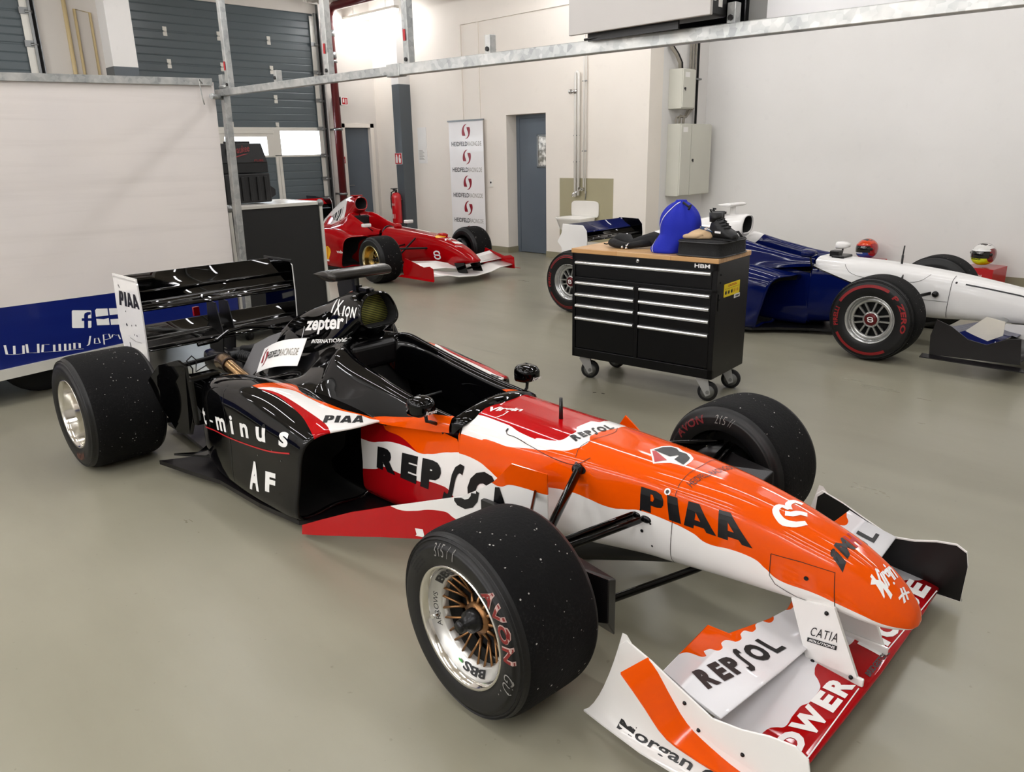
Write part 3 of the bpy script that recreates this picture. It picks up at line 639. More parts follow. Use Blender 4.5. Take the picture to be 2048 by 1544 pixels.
g = G(); g.span((-1.75, 3.30, 2.10), (1.2, 3.325, 2.95)); tag(g.build('frame_panel', mat('panel_white', 'E6E6E6', .4)), 'wide white board fixed along the top of the steel rail', 'panel')
# ------------------------------------------------------------------ trailer
XT = -6.0
o = empty('box_trailer', 'white and blue box trailer on the left with a steel edge frame', 'trailer', (XT, 2.8, 0))
TW = NT('trailer_side'); z = TW.xyz()[2]; st = TW.ramp(TW.noise(1.1, 5), [(.4, 0.), (.75, .5)])
mpn = TW.new('ShaderNodeMapping'); mpn.inputs['Scale'].default_value = (1, .4, 9); TW.l.new(TW.coord(), mpn.inputs[0])
st2 = TW.ramp(TW.noise(1.2, 5, .6, mpn.outputs[0]), [(.5, 0.), (.8, .35)])
c = TW.mix(st, lin('E4DDD8'), lin('D3CFCF')); c = TW.mix(st2, c, lin('BDB6B0')); c = TW.mix(TW.math('LESS_THAN', z, .683), c, TW.mix(st2, lin('0B1C66'), lin('182A73')))
TW.set(Base_Color=c, Roughness=.28, Coat_Weight=.3)
g = G(); g.add([(0, -4.6, .10), (0, -.03, .31), (0, -.0, 2.165), (0, -4.6, 2.08), (-1.3, -4.6, .10), (-1.3, -.03, .31), (-1.3, 0, 2.165), (-1.3, -4.6, 2.08)], [(0, 1, 2, 3), (5, 4, 7, 6), (1, 5, 6, 2), (4, 0, 3, 7), (3, 2, 6, 7), (4, 5, 1, 0)])
side = g.build('body', [TW.m], o)
def yz(y0, z0, y1, z1, A, m): flat(side, A, (0, y0, z0), (0, y1, z0), (0, y0, z1), m, .0015)
def yzq(a, b, c, A, m): flat(side, A, (0, a[0]-2.8, a[1]), (0, b[0]-2.8, b[1]), (0, c[0]-2.8, c[1]), m, .0015)
fl = [(.04, 0), (.0, .04), (0, .96), (.04, 1), (.96, 1), (1, .96), (1, .55), (.83, .55), (.83, .68), (.86, .74), (.97, .76), (.97, .9), (.8, .9), (.66, .84), (.62, .72), (.62, .55), (.5, .55), (.5, .4), (.62, .4), (.62, 0)]
yzq((1.525, .475), (1.65, .455), (1.545, .60), poly2d(fl), M_PRINT_W); yzq((1.525, .475), (1.65, .455), (1.545, .60), poly2d([(.83, 0), (.83, .4), (1, .4), (1, .04), (.96, 0)]), M_PRINT_W)
yzq((1.69, .466), (1.89, .44), (1.695, .588), poly2d([(0, 0), (.42, 0), (.42, .42), (.25, .36), (0, .4)]), M_PRINT_W); yzq((1.69, .466), (1.89, .44), (1.695, .588), poly2d([(.47, 0), (1, 0), (1, .38), (.47, .34)]), M_PRINT_W)
yzq((1.69, .466), (1.89, .44), (1.695, .588), poly2d([(0, .52), (.42, .58), (.42, 1), (.05, 1), (0, .9)]), M_PRINT_W); yzq((1.69, .466), (1.89, .44), (1.695, .588), poly2d([(.47, .6), (1, .66), (1, 1), (.47, 1)]), M_PRINT_W)
w_ = .03
W1 = join2(stroke([(.0, 1), (.02, .1), (.09, .05), (.22, .08), (.22, .9)], w_), stroke([(.11, .9), (.11, .08)], w_), stroke([(.26, 1), (.27, .15), (.38, .12)], w_), stroke([(.4, 1), (.4, .1)], w_), stroke([(.54, .9), (.46, .9), (.45, .15), (.62, .15), (.98, .3)], w_), stroke([(.60, .85), (.6, .15)], w_), stroke([(.67, .9), (.67, .2)], w_), stroke([(.74, .9), (.74, .22)], w_), stroke([(.80, .9), (.80, .22)], w_), stroke([(.86, .35), (.86, .95), (.93, .9), (.93, .4)], w_))
yzq((1.09, .36), (1.58, .29), (1.10, .43), W1, M_PRINT_W)
W2 = join2(stroke([(.0, .0), (.06, .15), (.12, 1)], .05), stroke([(.22, .2), (.24, .7), (.34, .75), (.38, .2), (.22, .15)], .04), stroke([(.5, 0), (.5, 1.05), (.66, 1.1), (.7, .6), (.52, .5)], .04), stroke([(.74, .7), (.78, 1.), (.84, .95)], .04), stroke([(.86, .9), (.94, .95), (.99, .45)], .04))
yzq((1.60, .33), (1.83, .305), (1.605, .40), W2, M_PRINT_W)
g = G(); g.add([(.02, -4.6, .055), (.02, -.03, .28), (.02, -.03, .345), (.02, -4.6, .135), (-.04, -4.6, .055), (-.04, -.03, .28), (-.04, -.03, .345), (-.04, -4.6, .135)], [(0, 1, 2, 3), (5, 4, 7, 6), (1, 5, 6, 2), (4, 0, 3, 7), (3, 2, 6, 7), (4, 5, 1, 0)]); g.build('bottom_rail', M_ALU, o)
bar((.0, -4.6, 2.075), (0., -.02, 2.165), .05, .05).build('top_rail', M_GALV, o)
bar((.02, .035, .26), (.02, .075, 2.22), .06, .05).build('corner_post', M_GALV, o, bevel=.003)
g = G(); g.cyl((.0, .05, 2.13), (.12, .05, 2.13), .014, 8); g.cyl((.0, .06, 2.06), (.06, -.06, 2.06), .02, 8); g.tube([(.03, -.1, 2.15), (.04, -.13, 2.18), (.04, -.12, 2.05), (.04, -.11, 2.0)], .004, 6); g.build('latch', M_GALV, o)
g = G(); g.lathe([(.09, -.09), (.26, -.09), (.29, -.06), (.29, .06), (.26, .09), (.09, .09), (.09, -.09)], 32, axis='x', M=Matrix.Translation((-.32, -1.45, .29))); wl = g.build('wheel', M_RUB, o); G().lathe([(0, .06), (.17, .06), (.17, .085), (.15, .085), (0, .07)], 24, axis='x', M=Matrix.Translation((-.32, -1.45, .29))).build('rim', M_STEEL, wl)
g = G(); g.span((-1.1, -.35, .0), (-1.02, -.27, .4)); g.span((-1.15, -.4, 0), (-.97, -.22, .02)); g.span((-1.1, -4, 0), (-1.02, -3.9, .25)); g.build('jack_leg', M_BLACKP, o)
# ------------------------------------------------------------------ flight case and tool box
o = empty('flight_case', 'tall black flight case with aluminium edges behind the rear wing', 'case', (-6.5, 3.5, 0))
CY0, CY1, CZ = -.47, .425, 1.19
g = G(); g.span((-.7, CY0, .12), (0, CY1, CZ)); g.build('body', mat('case_black', '131314', .5, bump=.1, bscale=300), o)
g = G(); w_ = .03
for y in (CY0, CY1):
    for x in (-.7, 0): g.span((x-w_/2, y-w_/2, .12), (x+w_/2, y+w_/2, CZ))
for z in (.12, CZ):
    for x in (-.7, 0): g.span((x-w_/2, CY0, z-w_/2), (x+w_/2, CY1, z+w_/2))
    for y in (CY0, CY1): g.span((-.7, y-w_/2, z-w_/2), (0, y+w_/2, z+w_/2))
g.build('edge_trim', M_ALU, o, bevel=.003)
G().span((-.7, CY0, CZ), (0, CY1, CZ+.012)).build('top_panel', M_WHITEP, o)
for y in (CY0, CY1): G().sphere((0, y, CZ), .035, 12, 8).build('corner_ball', M_STEEL, o)
for y in (CY0+.08, CY1-.08):
    for x in (-.62, -.08):
        g = G(); g.lathe([(0, -.02), (.05, -.02), (.05, .02), (0, .02)], 16, axis='y', M=Matrix.Translation((x, y, .05))); g.span((x-.03, y-.03, .09), (x+.03, y+.03, .12)); g.build('castor', M_BLACKP, o)
o = empty('tool_box', 'black stackable tool box with red lettering on top of the flight case', 'tool box', (-6.75, 3.36, 1.203))
M_PK = mat('packout_black', '0D0D0E', .5, bump=.15, bscale=250)
g = G(); g.span((-.3, -.24, .01), (0, .22, .27)); g.build('lower_bin', M_PK, o, bevel=.012)
g = G(); g.span((-.3, -.235, .275), (-.01, .215, .36)); 
for k in range(6): g.span((0, -.22+k*.075, .03), (.012, -.19+k*.075, .24))
g.build('bin_ribs', M_PK, o, bevel=.004)
g = G(); g.add([(-.3, -.235, .36), (-.005, -.235, .36), (-.005, .215, .36), (-.3, .215, .36), (-.3, -.235, .53), (-.03, -.235, .53), (-.03, .18, .53), (-.3, .18, .53)], [(3, 2, 1, 0), (4, 5, 6, 7), (0, 1, 5, 4), (1, 2, 6, 5), (2, 3, 7, 6), (3, 0, 4, 7)]); lid = g.build('lid', [M_PK], o, bevel=.006)
g = G(); g.span((-.2, -.1, .53), (-.08, .1, .55)); g.build('handle', M_PK, o, bevel=.006)
g = G(); g.add([(-.12, .215, .04), (-.02, .215, .04), (-.02, .27, .07), (-.12, .27, .07), (-.12, .215, .16), (-.02, .215, .16), (-.02, .27, .12), (-.12, .27, .12)], [(3, 2, 1, 0), (4, 5, 6, 7), (0, 1, 5, 4), (1, 2, 6, 5), (2, 3, 7, 6), (3, 0, 4, 7)]); g.build('side_latch', M_PK, o)
MR = mat('print_dark_red', '7E0C10', .45)
flat(lid, text2d('Milwaukee', .01, .25), (-.004, -.17, .43), (-.004, .05, .46), (-.02, -.17, .49), MR, .004); flat(lid, poly2d([(0, 0), (1, .7), (.7, .8), (.05, .4)]), (-.004, -.12, .40), (-.004, .04, .42), (-.012, -.12, .43), MR, .004)
flat(lid, text2d('FUEL', .02, .2), (-.004, .08, .372), (-.004, .18, .372), (-.006, .08, .39), MR, .004)
# work bench between the flight case and the red car
o = empty('work_bench', 'white topped work bench with a shelf between the flight case and the red car', 'bench', (-12.25, 7.0, 0))
G().span((-.25, -1.3, .76), (.25, .48, .79)).build('top', M_WHITEP, o); G().span((-.24, -1.28, .52), (.24, .55, .55)).build('shelf', M_WHITEP, o); G().span((-.24, -1.28, .25), (.24, .5, .28)).build('shelf', M_WHITEP, o)
for x in (-.2, .2):
    for y in (-1.25, .43): G().span((x-.025, y-.025, 0), (x+.025, y+.025, .76)).build('leg', M_BLACKP, o)
g = G(); g.add([(-.1, .20, .792), (.2, .20, .792), (.2, .47, .792), (-.1, .47, .792), (-.1, .20, .94), (.2, .20, .94), (.2, .47, .86), (-.1, .47, .86)], [(3, 2, 1, 0), (4, 5, 6, 7), (0, 1, 5, 4), (1, 2, 6, 5), (2, 3, 7, 6), (3, 0, 4, 7)])
tag(g.build('tool_bag', mat('bag_navy', '10131F', .6), M=Matrix.Translation((-12.25, 7.0, 0))), 'dark navy bag lying on the work bench end', 'bag')
# bits of tape on the floor
for k, (x, y, a) in enumerate(((-1.93, 3.35, .2), (-1.83, 3.40, .1), (-3.2, 3.97, .3), (-3.14, 3.99, .1))):
    tag(G().span((-.012, -.004, 0.0004), (.012, .004, .0012)).build('tape_scrap', M_BLACKP, M=Matrix.Translation((x, y, 0))@Matrix.Rotation(a, 4, 'Z')), 'tiny black tape scrap on the bare floor'+(' right of the trolley' if k < 2 else ' under the trolley front'), 'tape', 'black tape scraps on the floor')
# ------------------------------------------------------------------ tool trolley and what lies on it
TR = Matrix.Translation((-3.016, 4.433, 0))@Matrix.Rotation(math.radians(6), 4, 'Z')
def tw(x, y, z): return TR@V(x, y, z)
o = empty('tool_trolley', 'black tool trolley with nine drawers, silver handles and a wooden worktop on castors', 'tool trolley', tw(0, 0, 0), math.radians(6))
M_TB = mat('trolley_black', '040405', .38, bump=.1, bscale=350, spec=.3)
t = NT('worktop_wood'); mp = t.new('ShaderNodeMapping'); mp.inputs['Scale'].default_value = (1.2, 14, 14); t.l.new(t.coord(), mp.inputs[0])
br = t.new('ShaderNodeTexBrick'); br.inputs['Scale'].default_value = 2.2; br.inputs['Color1'].default_value = lin('C79A63'); br.inputs['Color2'].default_value = lin('D9B27E'); br.inputs['Mortar'].default_value = lin('B98A55'); br.inputs['Mortar Size'].default_value = .006; br.inputs['Row Height'].default_value = .09; br.inputs['Brick Width'].default_value = .9; t.l.new(t.coord(), br.inputs['Vector'])
t.set(Base_Color=t.mix(t.math('MULTIPLY', t.noise(3, 6, .6, mp.outputs[0]), .5), br.outputs[0], lin('A87445')), Roughness=.35); M_WOOD = t.m
X0, X1, Ya, Yb = -.57, .53, -.23, .27
g = G(); g.span((X0, Ya+.02, .17), (X1, Yb, .925)); g.span((X0, Ya, .17), (X0+.025, Ya+.03, .925)); g.span((X1-.035, Ya, .17), (X1, Ya+.03, .925)); g.span((X0, Ya, .875), (X1, Ya+.03, .925)); g.span((X0, Ya, .17), (X1, Ya+.03, .235)); g.span((-.055, Ya, .235), (-.028, Ya+.03, .735)); g.span((X0, Ya, .735), (X1, Ya+.03, .757))
body = g.build('cabinet_body', [M_TB], o, bevel=.003)
G().span((X0-.005, Ya-.006, .925), (X1+.006, Yb+.006, .956)).build('worktop', M_WOOD, o, bevel=.004)
M_HAND = mat('handle_silver', 'E8E8E8', .2, .9)
def drawer(x0, x1, z0, z1):
    g = G(); g.span((x0, Ya+.005, z0), (x1, Ya+.05, z1)); d = g.build('drawer', M_TB, o, bevel=.003)
    g = G(); n = 8; R = []
    for x in (x0+.004, x1-.004): R.append([(x, Ya+.006-.022*math.sin(PI*k/n), z1-.014-.014*math.cos(PI*k/n)) for k in range(n+1)])
    g.grid(R); g.add(R[0], [tuple(range(n+1))]); g.add(R[1], [tuple(range(n+1))[::-1]]); g.build('handle', M_HAND, d)
drawer(X0+.028, X1-.038, .762, .872)
for a, b in ((.647, .729), (.567, .644), (.475, .564), (.24, .472)): drawer(X0+.028, -.058, a, b); drawer(-.025, X1-.038, a, b)
g = G(); g.lathe([(0, -.008), (.012, -.008), (.012, 0), (0, .0)], 14, axis='y', M=Matrix.Translation((-.038, Ya, .905))); g.build('lock', M_CHROME, o)
flat(body, text2d('HBM', .025), (.372, Ya, .892), (.478, Ya, .892), (.372, Ya, .917), M_PRINT_W)
M_YEL = mat('label_yellow', 'F2D600', .4)
g = G(); g.span((X1, -.12, .695), (X1+.0015, .125, .78)); lb = g.build('warning_label', [M_YEL], o)
Xl = X1+.0015
def lab(y0, z0, y1, z1, A, m): flat(lb, A, (Xl, y0, z0), (Xl, y1, z0), (Xl, y0, z1), m)
lab(-.06, .757, .07, .772, text2d('CAUTION', .02), mat('label_red', 'C2251A', .4)); lab(-.11, .744, .115, .750, text2d('Do not open more than one drawer', .01), M_PRINT_B)
for k in range(5):
    y = -.105+k*.045; lab(y, .712, y+.028, .738, poly2d([(.1, 0), (.9, 0), (1, .5), (.7, 1), (.4, .7), (.2, .9), (0, .4)]), M_PRINT_B if k < 3 else mat('label_orange', 'D8A013', .4))
g = G(); g.span((X1, .045, .668), (X1+.0015, .135, .694)); lb2 = g.build('barcode_label', [M_PAPER], o)
flat(lb2, text2d('HBM', .03), (Xl, .06, .674), (Xl, .12, .674), (Xl, .06, .688), M_PRINT_B)
g = G(); g.span((X1, Ya+.03, .69), (X1+.012, Ya+.10, .70)); g.span((X1, Ya+.03, .62), (X1+.004, Ya+.04, .73)); g.build('side_catch', M_TB, o)
for x in (X0+.04, X1-.06):
    for z in (.85, .8): g = G(); g.sphere((X1+.001, Ya+.05, z), .006, 8, 6); g.build('bolt', M_BLACKP, o)
def castor(x, y, a):
    M = Matrix.Translation((x, y, 0))@Matrix.Rotation(a, 4, 'Z')
    g = G(); g.span((-.045, -.04, .155), (.045, .04, .172)); g.add([(-.05, -.032, .155), (.03, -.032, .155), (.05, -.032, .05), (.02, -.032, .035), (-.05, -.028, .155), (.03, -.028, .155), (.05, -.028, .05), (.02, -.028, .035)], [(0, 1, 2, 3), (7, 6, 5, 4), (0, 4, 5, 1), (1, 5, 6, 2), (2, 6, 7, 3), (3, 7, 4, 0)])
    g.add([(-.05, .028, .155), (.03, .028, .155), (.05, .028, .05), (.02, .028, .035), (-.05, .032, .155), (.03, .032, .155), (.05, .032, .05), (.02, .032, .035)], [(0, 1, 2, 3), (7, 6, 5, 4), (0, 4, 5, 1), (1, 5, 6, 2), (2, 6, 7, 3), (3, 7, 4, 0)])
    c = g.build('castor', mat('zinc', 'B8BABB', .35, .6), o, M=M)
    g = G(); g.lathe([(.045, -.024), (.062, -.022), (.066, -.012), (.066, .012), (.062, .022), (.045, .024)], 28, axis='y', M=Matrix.Translation((.03, 0, .066))); g.build('tyre', M_RUB, c)
    g = G(); g.lathe([(0, -.02), (.046, -.024), (.046, .024), (0, .02)], 24, axis='y', M=Matrix.Translation((.03, 0, .066))); g.cyl((.03, -.04, .066), (.03, .04, .066), .012, 10); g.build('hub', M_STEEL, c)
castor(X0+.08, Ya+.07, .5); castor(X1-.085, Ya+.07, .35); castor(X1-.08, Yb-.07, .3); castor(X0+.09, Yb-.07, .2)
# blue drawstring bag
def cloth(name, col, bs=28, b=.6): return mat(name, col, .8, bump=b, bscale=bs)
o = empty('drawstring_bag', 'bright blue drawstring bag standing on the trolley worktop', 'bag', tw(.10, -.085, .957), math.radians(6))
rows = []
prof = [(0, .098), (.012, .108), (.06, .114), (.12, .124), (.18, .128), (.24, .116), (.285, .088), (.315, .055), (.33, .032), (.338, .03)]
n = 64
pz = resample([(z, r, 0) for z, r in prof], 30)
for z, r, _ in pz:
    q = z/.34; cx = .065*max(0, min(1, (z-.03)/.09)); cy = .045*min(1, z/.12)
    rr = []
    for k in range(n):
        a = 2*PI*k/n; f = 1+.035*math.sin(3*a+9*z)*q+.10*q**4*math.sin(11*a)+.02*math.sin(5*a-14*z)
        rr.append((cx+r*1.08*f*math.cos(a), cy+r*f*math.sin(a), z))
    rows.append(rr)
g = G().grid(rows, closeu=True, cap0=True, cap1=True); bag = g.build('bag_body', [cloth('bag_blue', '0A1FA8', 16, .5)], o)
seam = smooth2([(-.055, .0), (-.075, .06), (-.07, .12), (-.045, .14), (-.035, .17), (-.01, .22), (.04, .29), (.075, .325)], 30)
art(bag, stroke(seam, .006), (0, -.3, 0), (1, -.3, 0), (0, -.3, 1), mat('piping_white', 'D8D8E0', .5), n=(0, -1, 0), step=.02, lift=.003)
G().tube([(.10, .0, .325), (.15, -.02, .30), (.17, -.03, .31), (.165, -.05, .285)], .007, 8).build('cord', M_RUB, o)
# black zip case
o = empty('zip_case', 'flat black fabric zip case on the right end of the trolley worktop', 'case', tw(.388, -.02, .957), math.radians(6-2))
pts = []; w_, d_ = .158, .20
for k in range(40):
    a = 2*PI*k/40; c, s_ = math.cos(a), math.sin(a); e = .25; pts.append((w_*math.copysign(abs(c)**e, c), d_*math.copysign(abs(s_)**e, s_)))
g = G(); g.grid([[(x*k, y*k, z) for x, y in pts] for k, z in ((1.01, 0), (1.03, .006), (1., .014), (1., .045), (.985, .085), (1.0, .088), (1., .094), (.97, .10))], closeu=True, cap0=True, cap1=True); g.build('case_body', cloth('case_fabric', '0D0D0E', 90, .35), o)
g = G(); g.tube([(x*1.035, y*1.035, .006) for x, y in pts]+[(pts[0][0]*1.035, pts[0][1]*1.035, .006)], .004, 6); g.tube([(x*1.0, y*1.0, .09) for x, y in pts]+[(pts[0][0], pts[0][1], .09)], .004, 6); g.build('piping', mat('piping_grey', '3A3A3B', .5), o)
G().tube([(.05, .12, .1), (.06, .15, .125), (.10, .16, .13), (.13, .15, .10)], .008, 8).build('carry_loop', M_RUB, o)
# beige cloth cap
o = empty('cloth_balaclava', 'folded beige cloth lying on the left of the black zip case', 'cloth', tw(.315, -.06, 1.057), math.radians(15))
M_BG = cloth('cloth_beige', 'D3B58E', 22, .5)
g = G(); rows = []
for j in range(9):
    e = PI/2*j/8; rr = []
    for k in range(36):
        a = 2*PI*k/36; f = 1+.06*math.sin(3*a+j*.5)+.04*math.sin(7*a-j)
        rr.append((.105*math.cos(e)**.7*f*math.cos(a), .075*math.cos(e)**.7*f*math.sin(a), .004+.06*math.sin(e)*(1+.2*math.cos(a))))
    rows.append(rr)
g.grid(rows, closeu=True, cap0=True, cap1=True); g.build('cloth', M_BG, o)
g = G(); g.tube([(-.10, -.05, .012), (-.06, -.075, .018), (0, -.075, .02), (.03, -.06, .022), (.01, -.045, .03)], [.01, .016, .018, .014, .006], 10); g.build('fold', M_BG, o)
# black boots
def boot(x, y, rz, z, label):
    o = empty('racing_boot', label, 'boot', tw(x, y, z), math.radians(6)+rz, group='racing boots'); o.scale = (1, 1, .82)
    M_BT = mat('boot_black', '0B0B0C', .55, bump=.35, bscale=60)
    secs = []
    for xx, zc, hh, ww in ((-.045, .05, .05, .034), (-.03, .075, .075, .038), (.0, .085, .085, .04), (.035, .07, .065, .04), (.09, .045, .04, .043), (.13, .035, .032, .04), (.155, .025, .02, .025)):
        secs.append([(xx, ww*math.copysign(abs(math.cos(2*PI*k/20))**.8, math.cos(2*PI*k/20)), max(0.006, zc+hh*math.sin(2*PI*k/20))) for k in range(20)])
    rows = loft(secs, 28, 4, closed=True)
    G().grid(rows, closeu=True, cap0=True, cap1=True).build('upper', M_BT, o)
    g = G(); g.tube([(-.02, 0, .13), (-.022, 0, .2)], [.04, .043], 18, flat=1.0); g.build('ankle_collar', M_BT, o)
    sp = [(-.05, .03), (-.055, 0), (-.05, -.03), (.02, -.036), (.1, -.046), (.15, -.025), (.165, 0), (.15, .025), (.1, .046), (.02, .036)]
    G().prism([(a, b, 0) for a, b in sp[::-1]], (0, 0, .012)).build('sole', M_RUB, o)
    for k in range(5): G().tube([(-.01+k*.022, -.028, .16-.018*k), (.005+k*.022, 0, .175-.02*k), (-.01+k*.022, .028, .16-.018*k)], .005, 6).build('lace', M_RUB, o)
    G().tube([(-.06, 0, .19), (-.075, 0, .22), (-.05, 0, .215)], .006, 6).build('pull_loop', M_RUB, o)
    G().span((.02, -.047, .05), (.07, -.0455, .065)).build('logo_patch', M_PRINT_W, o)
boot(.40, .045, -.5, 1.058, 'black racing boot standing on the zip case, nearer the beige cloth')
boot(.435, -.055, -.35, 1.058, 'black racing boot standing on the zip case, nearer its right edge')
g = G(); g.span((0, 0, 0), (.09, .03, .002)); o = g.build('cloth_tag', [mat('tag_blue', '1E3F66', .5)], M=TR@Matrix.Translation((.33, -.10, 1.12))@Matrix.Rotation(.5, 4, 'X')@Matrix.Rotation(.25, 4, 'Y')); tag(o, 'small blue and white woven tag lying across the beige cloth', 'tag')
flat(o, text2d('OMP', .03), (.03, .006, .002), (.085, .006, .002), (.03, .025, .002), M_PRINT_W)
# black neck support lying on the worktop
o = empty('neck_support', 'crumpled black padded neck support on the left of the trolley worktop', 'neck support', tw(-.22, .02, .957), math.radians(6))
M_NS = cloth('padding_black', '0A0A0B', 40, .5)
g = G(); g.tube([(-.17, -.02, .03), (-.13, .02, .055), (-.06, .0, .05), (0, -.03, .03), (.06, .01, .045), (.13, .05, .06), (.19, .04, .05)], [.018, .034, .04, .028, .036, .048, .04], 16, flat=1.3); g.build('pad', M_NS, o)
g = G(); g.tube([(-.17, -.03, .03), (-.13, -.07, .035), (-.07, -.09, .025), (0, -.09, .02), (.07, -.04, .03), (.12, .02, .04)], [.014, .03, .028, .02, .024, .03], 14, flat=1.2); g.build('pad', M_NS, o)
G().tube([(-.17, -.02, .02), (-.20, -.04, .015), (-.215, -.05, .02)], .005, 6).build('strap', M_RUB, o)
g = G(); g.tube([(-.01, -.10, .03), (.01, -.115, .02), (.02, -.10, .04)], .006, 6); g.sphere((-.02, -.12, .012), .011, 10, 6); g.sphere((.02, -.135, .01), .01, 10, 6); g.build('buckle', M_CHROME, o)
# ------------------------------------------------------------------ racing car building blocks
M_BLK = mat('gloss_black', '020202', .03, var=.02, spec=.3); M_MBLK = mat('satin_black', '0A0A0B', .35); M_WHT = mat('gloss_white', 'F1EFEC', .1, coat=.3, var=.02)
M_ORG = mat('gloss_orange', 'E65204', .1, var=.03, spec=.3); M_RED = mat('gloss_red', 'A5050D', .1, var=.03, spec=.35); M_POL = mat('polished_alloy', 'E2DFD8', .12, 1.); M_BRONZE = mat('bronze_spokes', '8A6440', .3, .85)
M_SILV = mat('silver_spokes', 'B9BAB8', .28, .8); M_EXH = mat('exhaust_steel', '9A7C58', .25, 1.); M_NUT = mat('nut_black', '101012', .25, .3)
def carbon():
    t = NT('carbon_weave'); x = t.xyz()
    w = t.new('ShaderNodeTexChecker'); w.inputs['Scale'].default_value = 260; t.l.new(t.coord(), w.inputs[0]); w.inputs[1].default_value = lin('0A090B'); w.inputs[2].default_value = lin('1C191A')
    t.set(Base_Color=w.outputs[0], Roughness=.3, Specular_IOR_Level=.35); MATS['carbon'] = t.m; return t.m
M_CARB = carbon()
def tyre_mat(name, R):
    t = NT(name); x = t.xyz(); r = t.math('SQRT', t.math('ADD', t.math('MULTIPLY', x[0], x[0]), t.math('MULTIPLY', x[2], x[2])))
    tread = t.math('GREATER_THAN', r, R*.968)
    vo = t.new('ShaderNodeTexVoronoi'); vo.inputs['Scale'].default_value = 60; t.l.new(t.coord(), vo.inputs['Vector'])
    speck = t.math('MULTIPLY', t.math('LESS_THAN', vo.outputs['Distance'], t.math('MULTIPLY', t.noise(23, 0), .28)), t.math('GREATER_THAN', t.noise(47, 1), .60)); speck = t.math('MULTIPLY', speck, tread)
    sm = t.ramp(t.noise(130, 4, .7), [(.52, 0.), (.74, 1.)]); sm = t.math('MULTIPLY', t.math('MULTIPLY', sm, tread), t.ramp(t.noise(6, 2), [(.35, 0.), (.7, .55)]))
    c = t.mix(tread, lin('0B0B0C'), lin('080809')); c = t.mix(sm, c, lin('3A3838')); c = t.mix(speck, c, lin('B5B3AE'))
    b = t.new('ShaderNodeBump'); b.inputs['Strength'].default_value = .5; b.inputs['Distance'].default_value = .004; t.l.new(t.math('MULTIPLY', t.noise(90, 4), tread), b.inputs['Height']); t.l.new(b.outputs[0], t.b.inputs['Normal'])
    t.set(Base_Color=c, Roughness=t.math('ADD', .45, t.math('MULTIPLY', tread, .35)), Specular_IOR_Level=t.math('SUBTRACT', .4, t.math('MULTIPLY', tread, .2))); return t.m
TM = {}
def bend(o, A, th0, r0, w, h, yf, m, cw=True, yo=-.0012):
    """lettering bent round a wheel face (seen from -y): starts at angle th0, reads clockwise, tops outward"""
    v, f = fine(A[0], A[1], w, h, .012); rm = r0+h/2; P = []
    for a, b in v:
        th = th0-a*w/rm; r = r0+b*h; P.append((r*math.cos(th), yf(r)+yo, r*math.sin(th)))
    append(o, P, [q[::-1] if False else q for q in f], m)
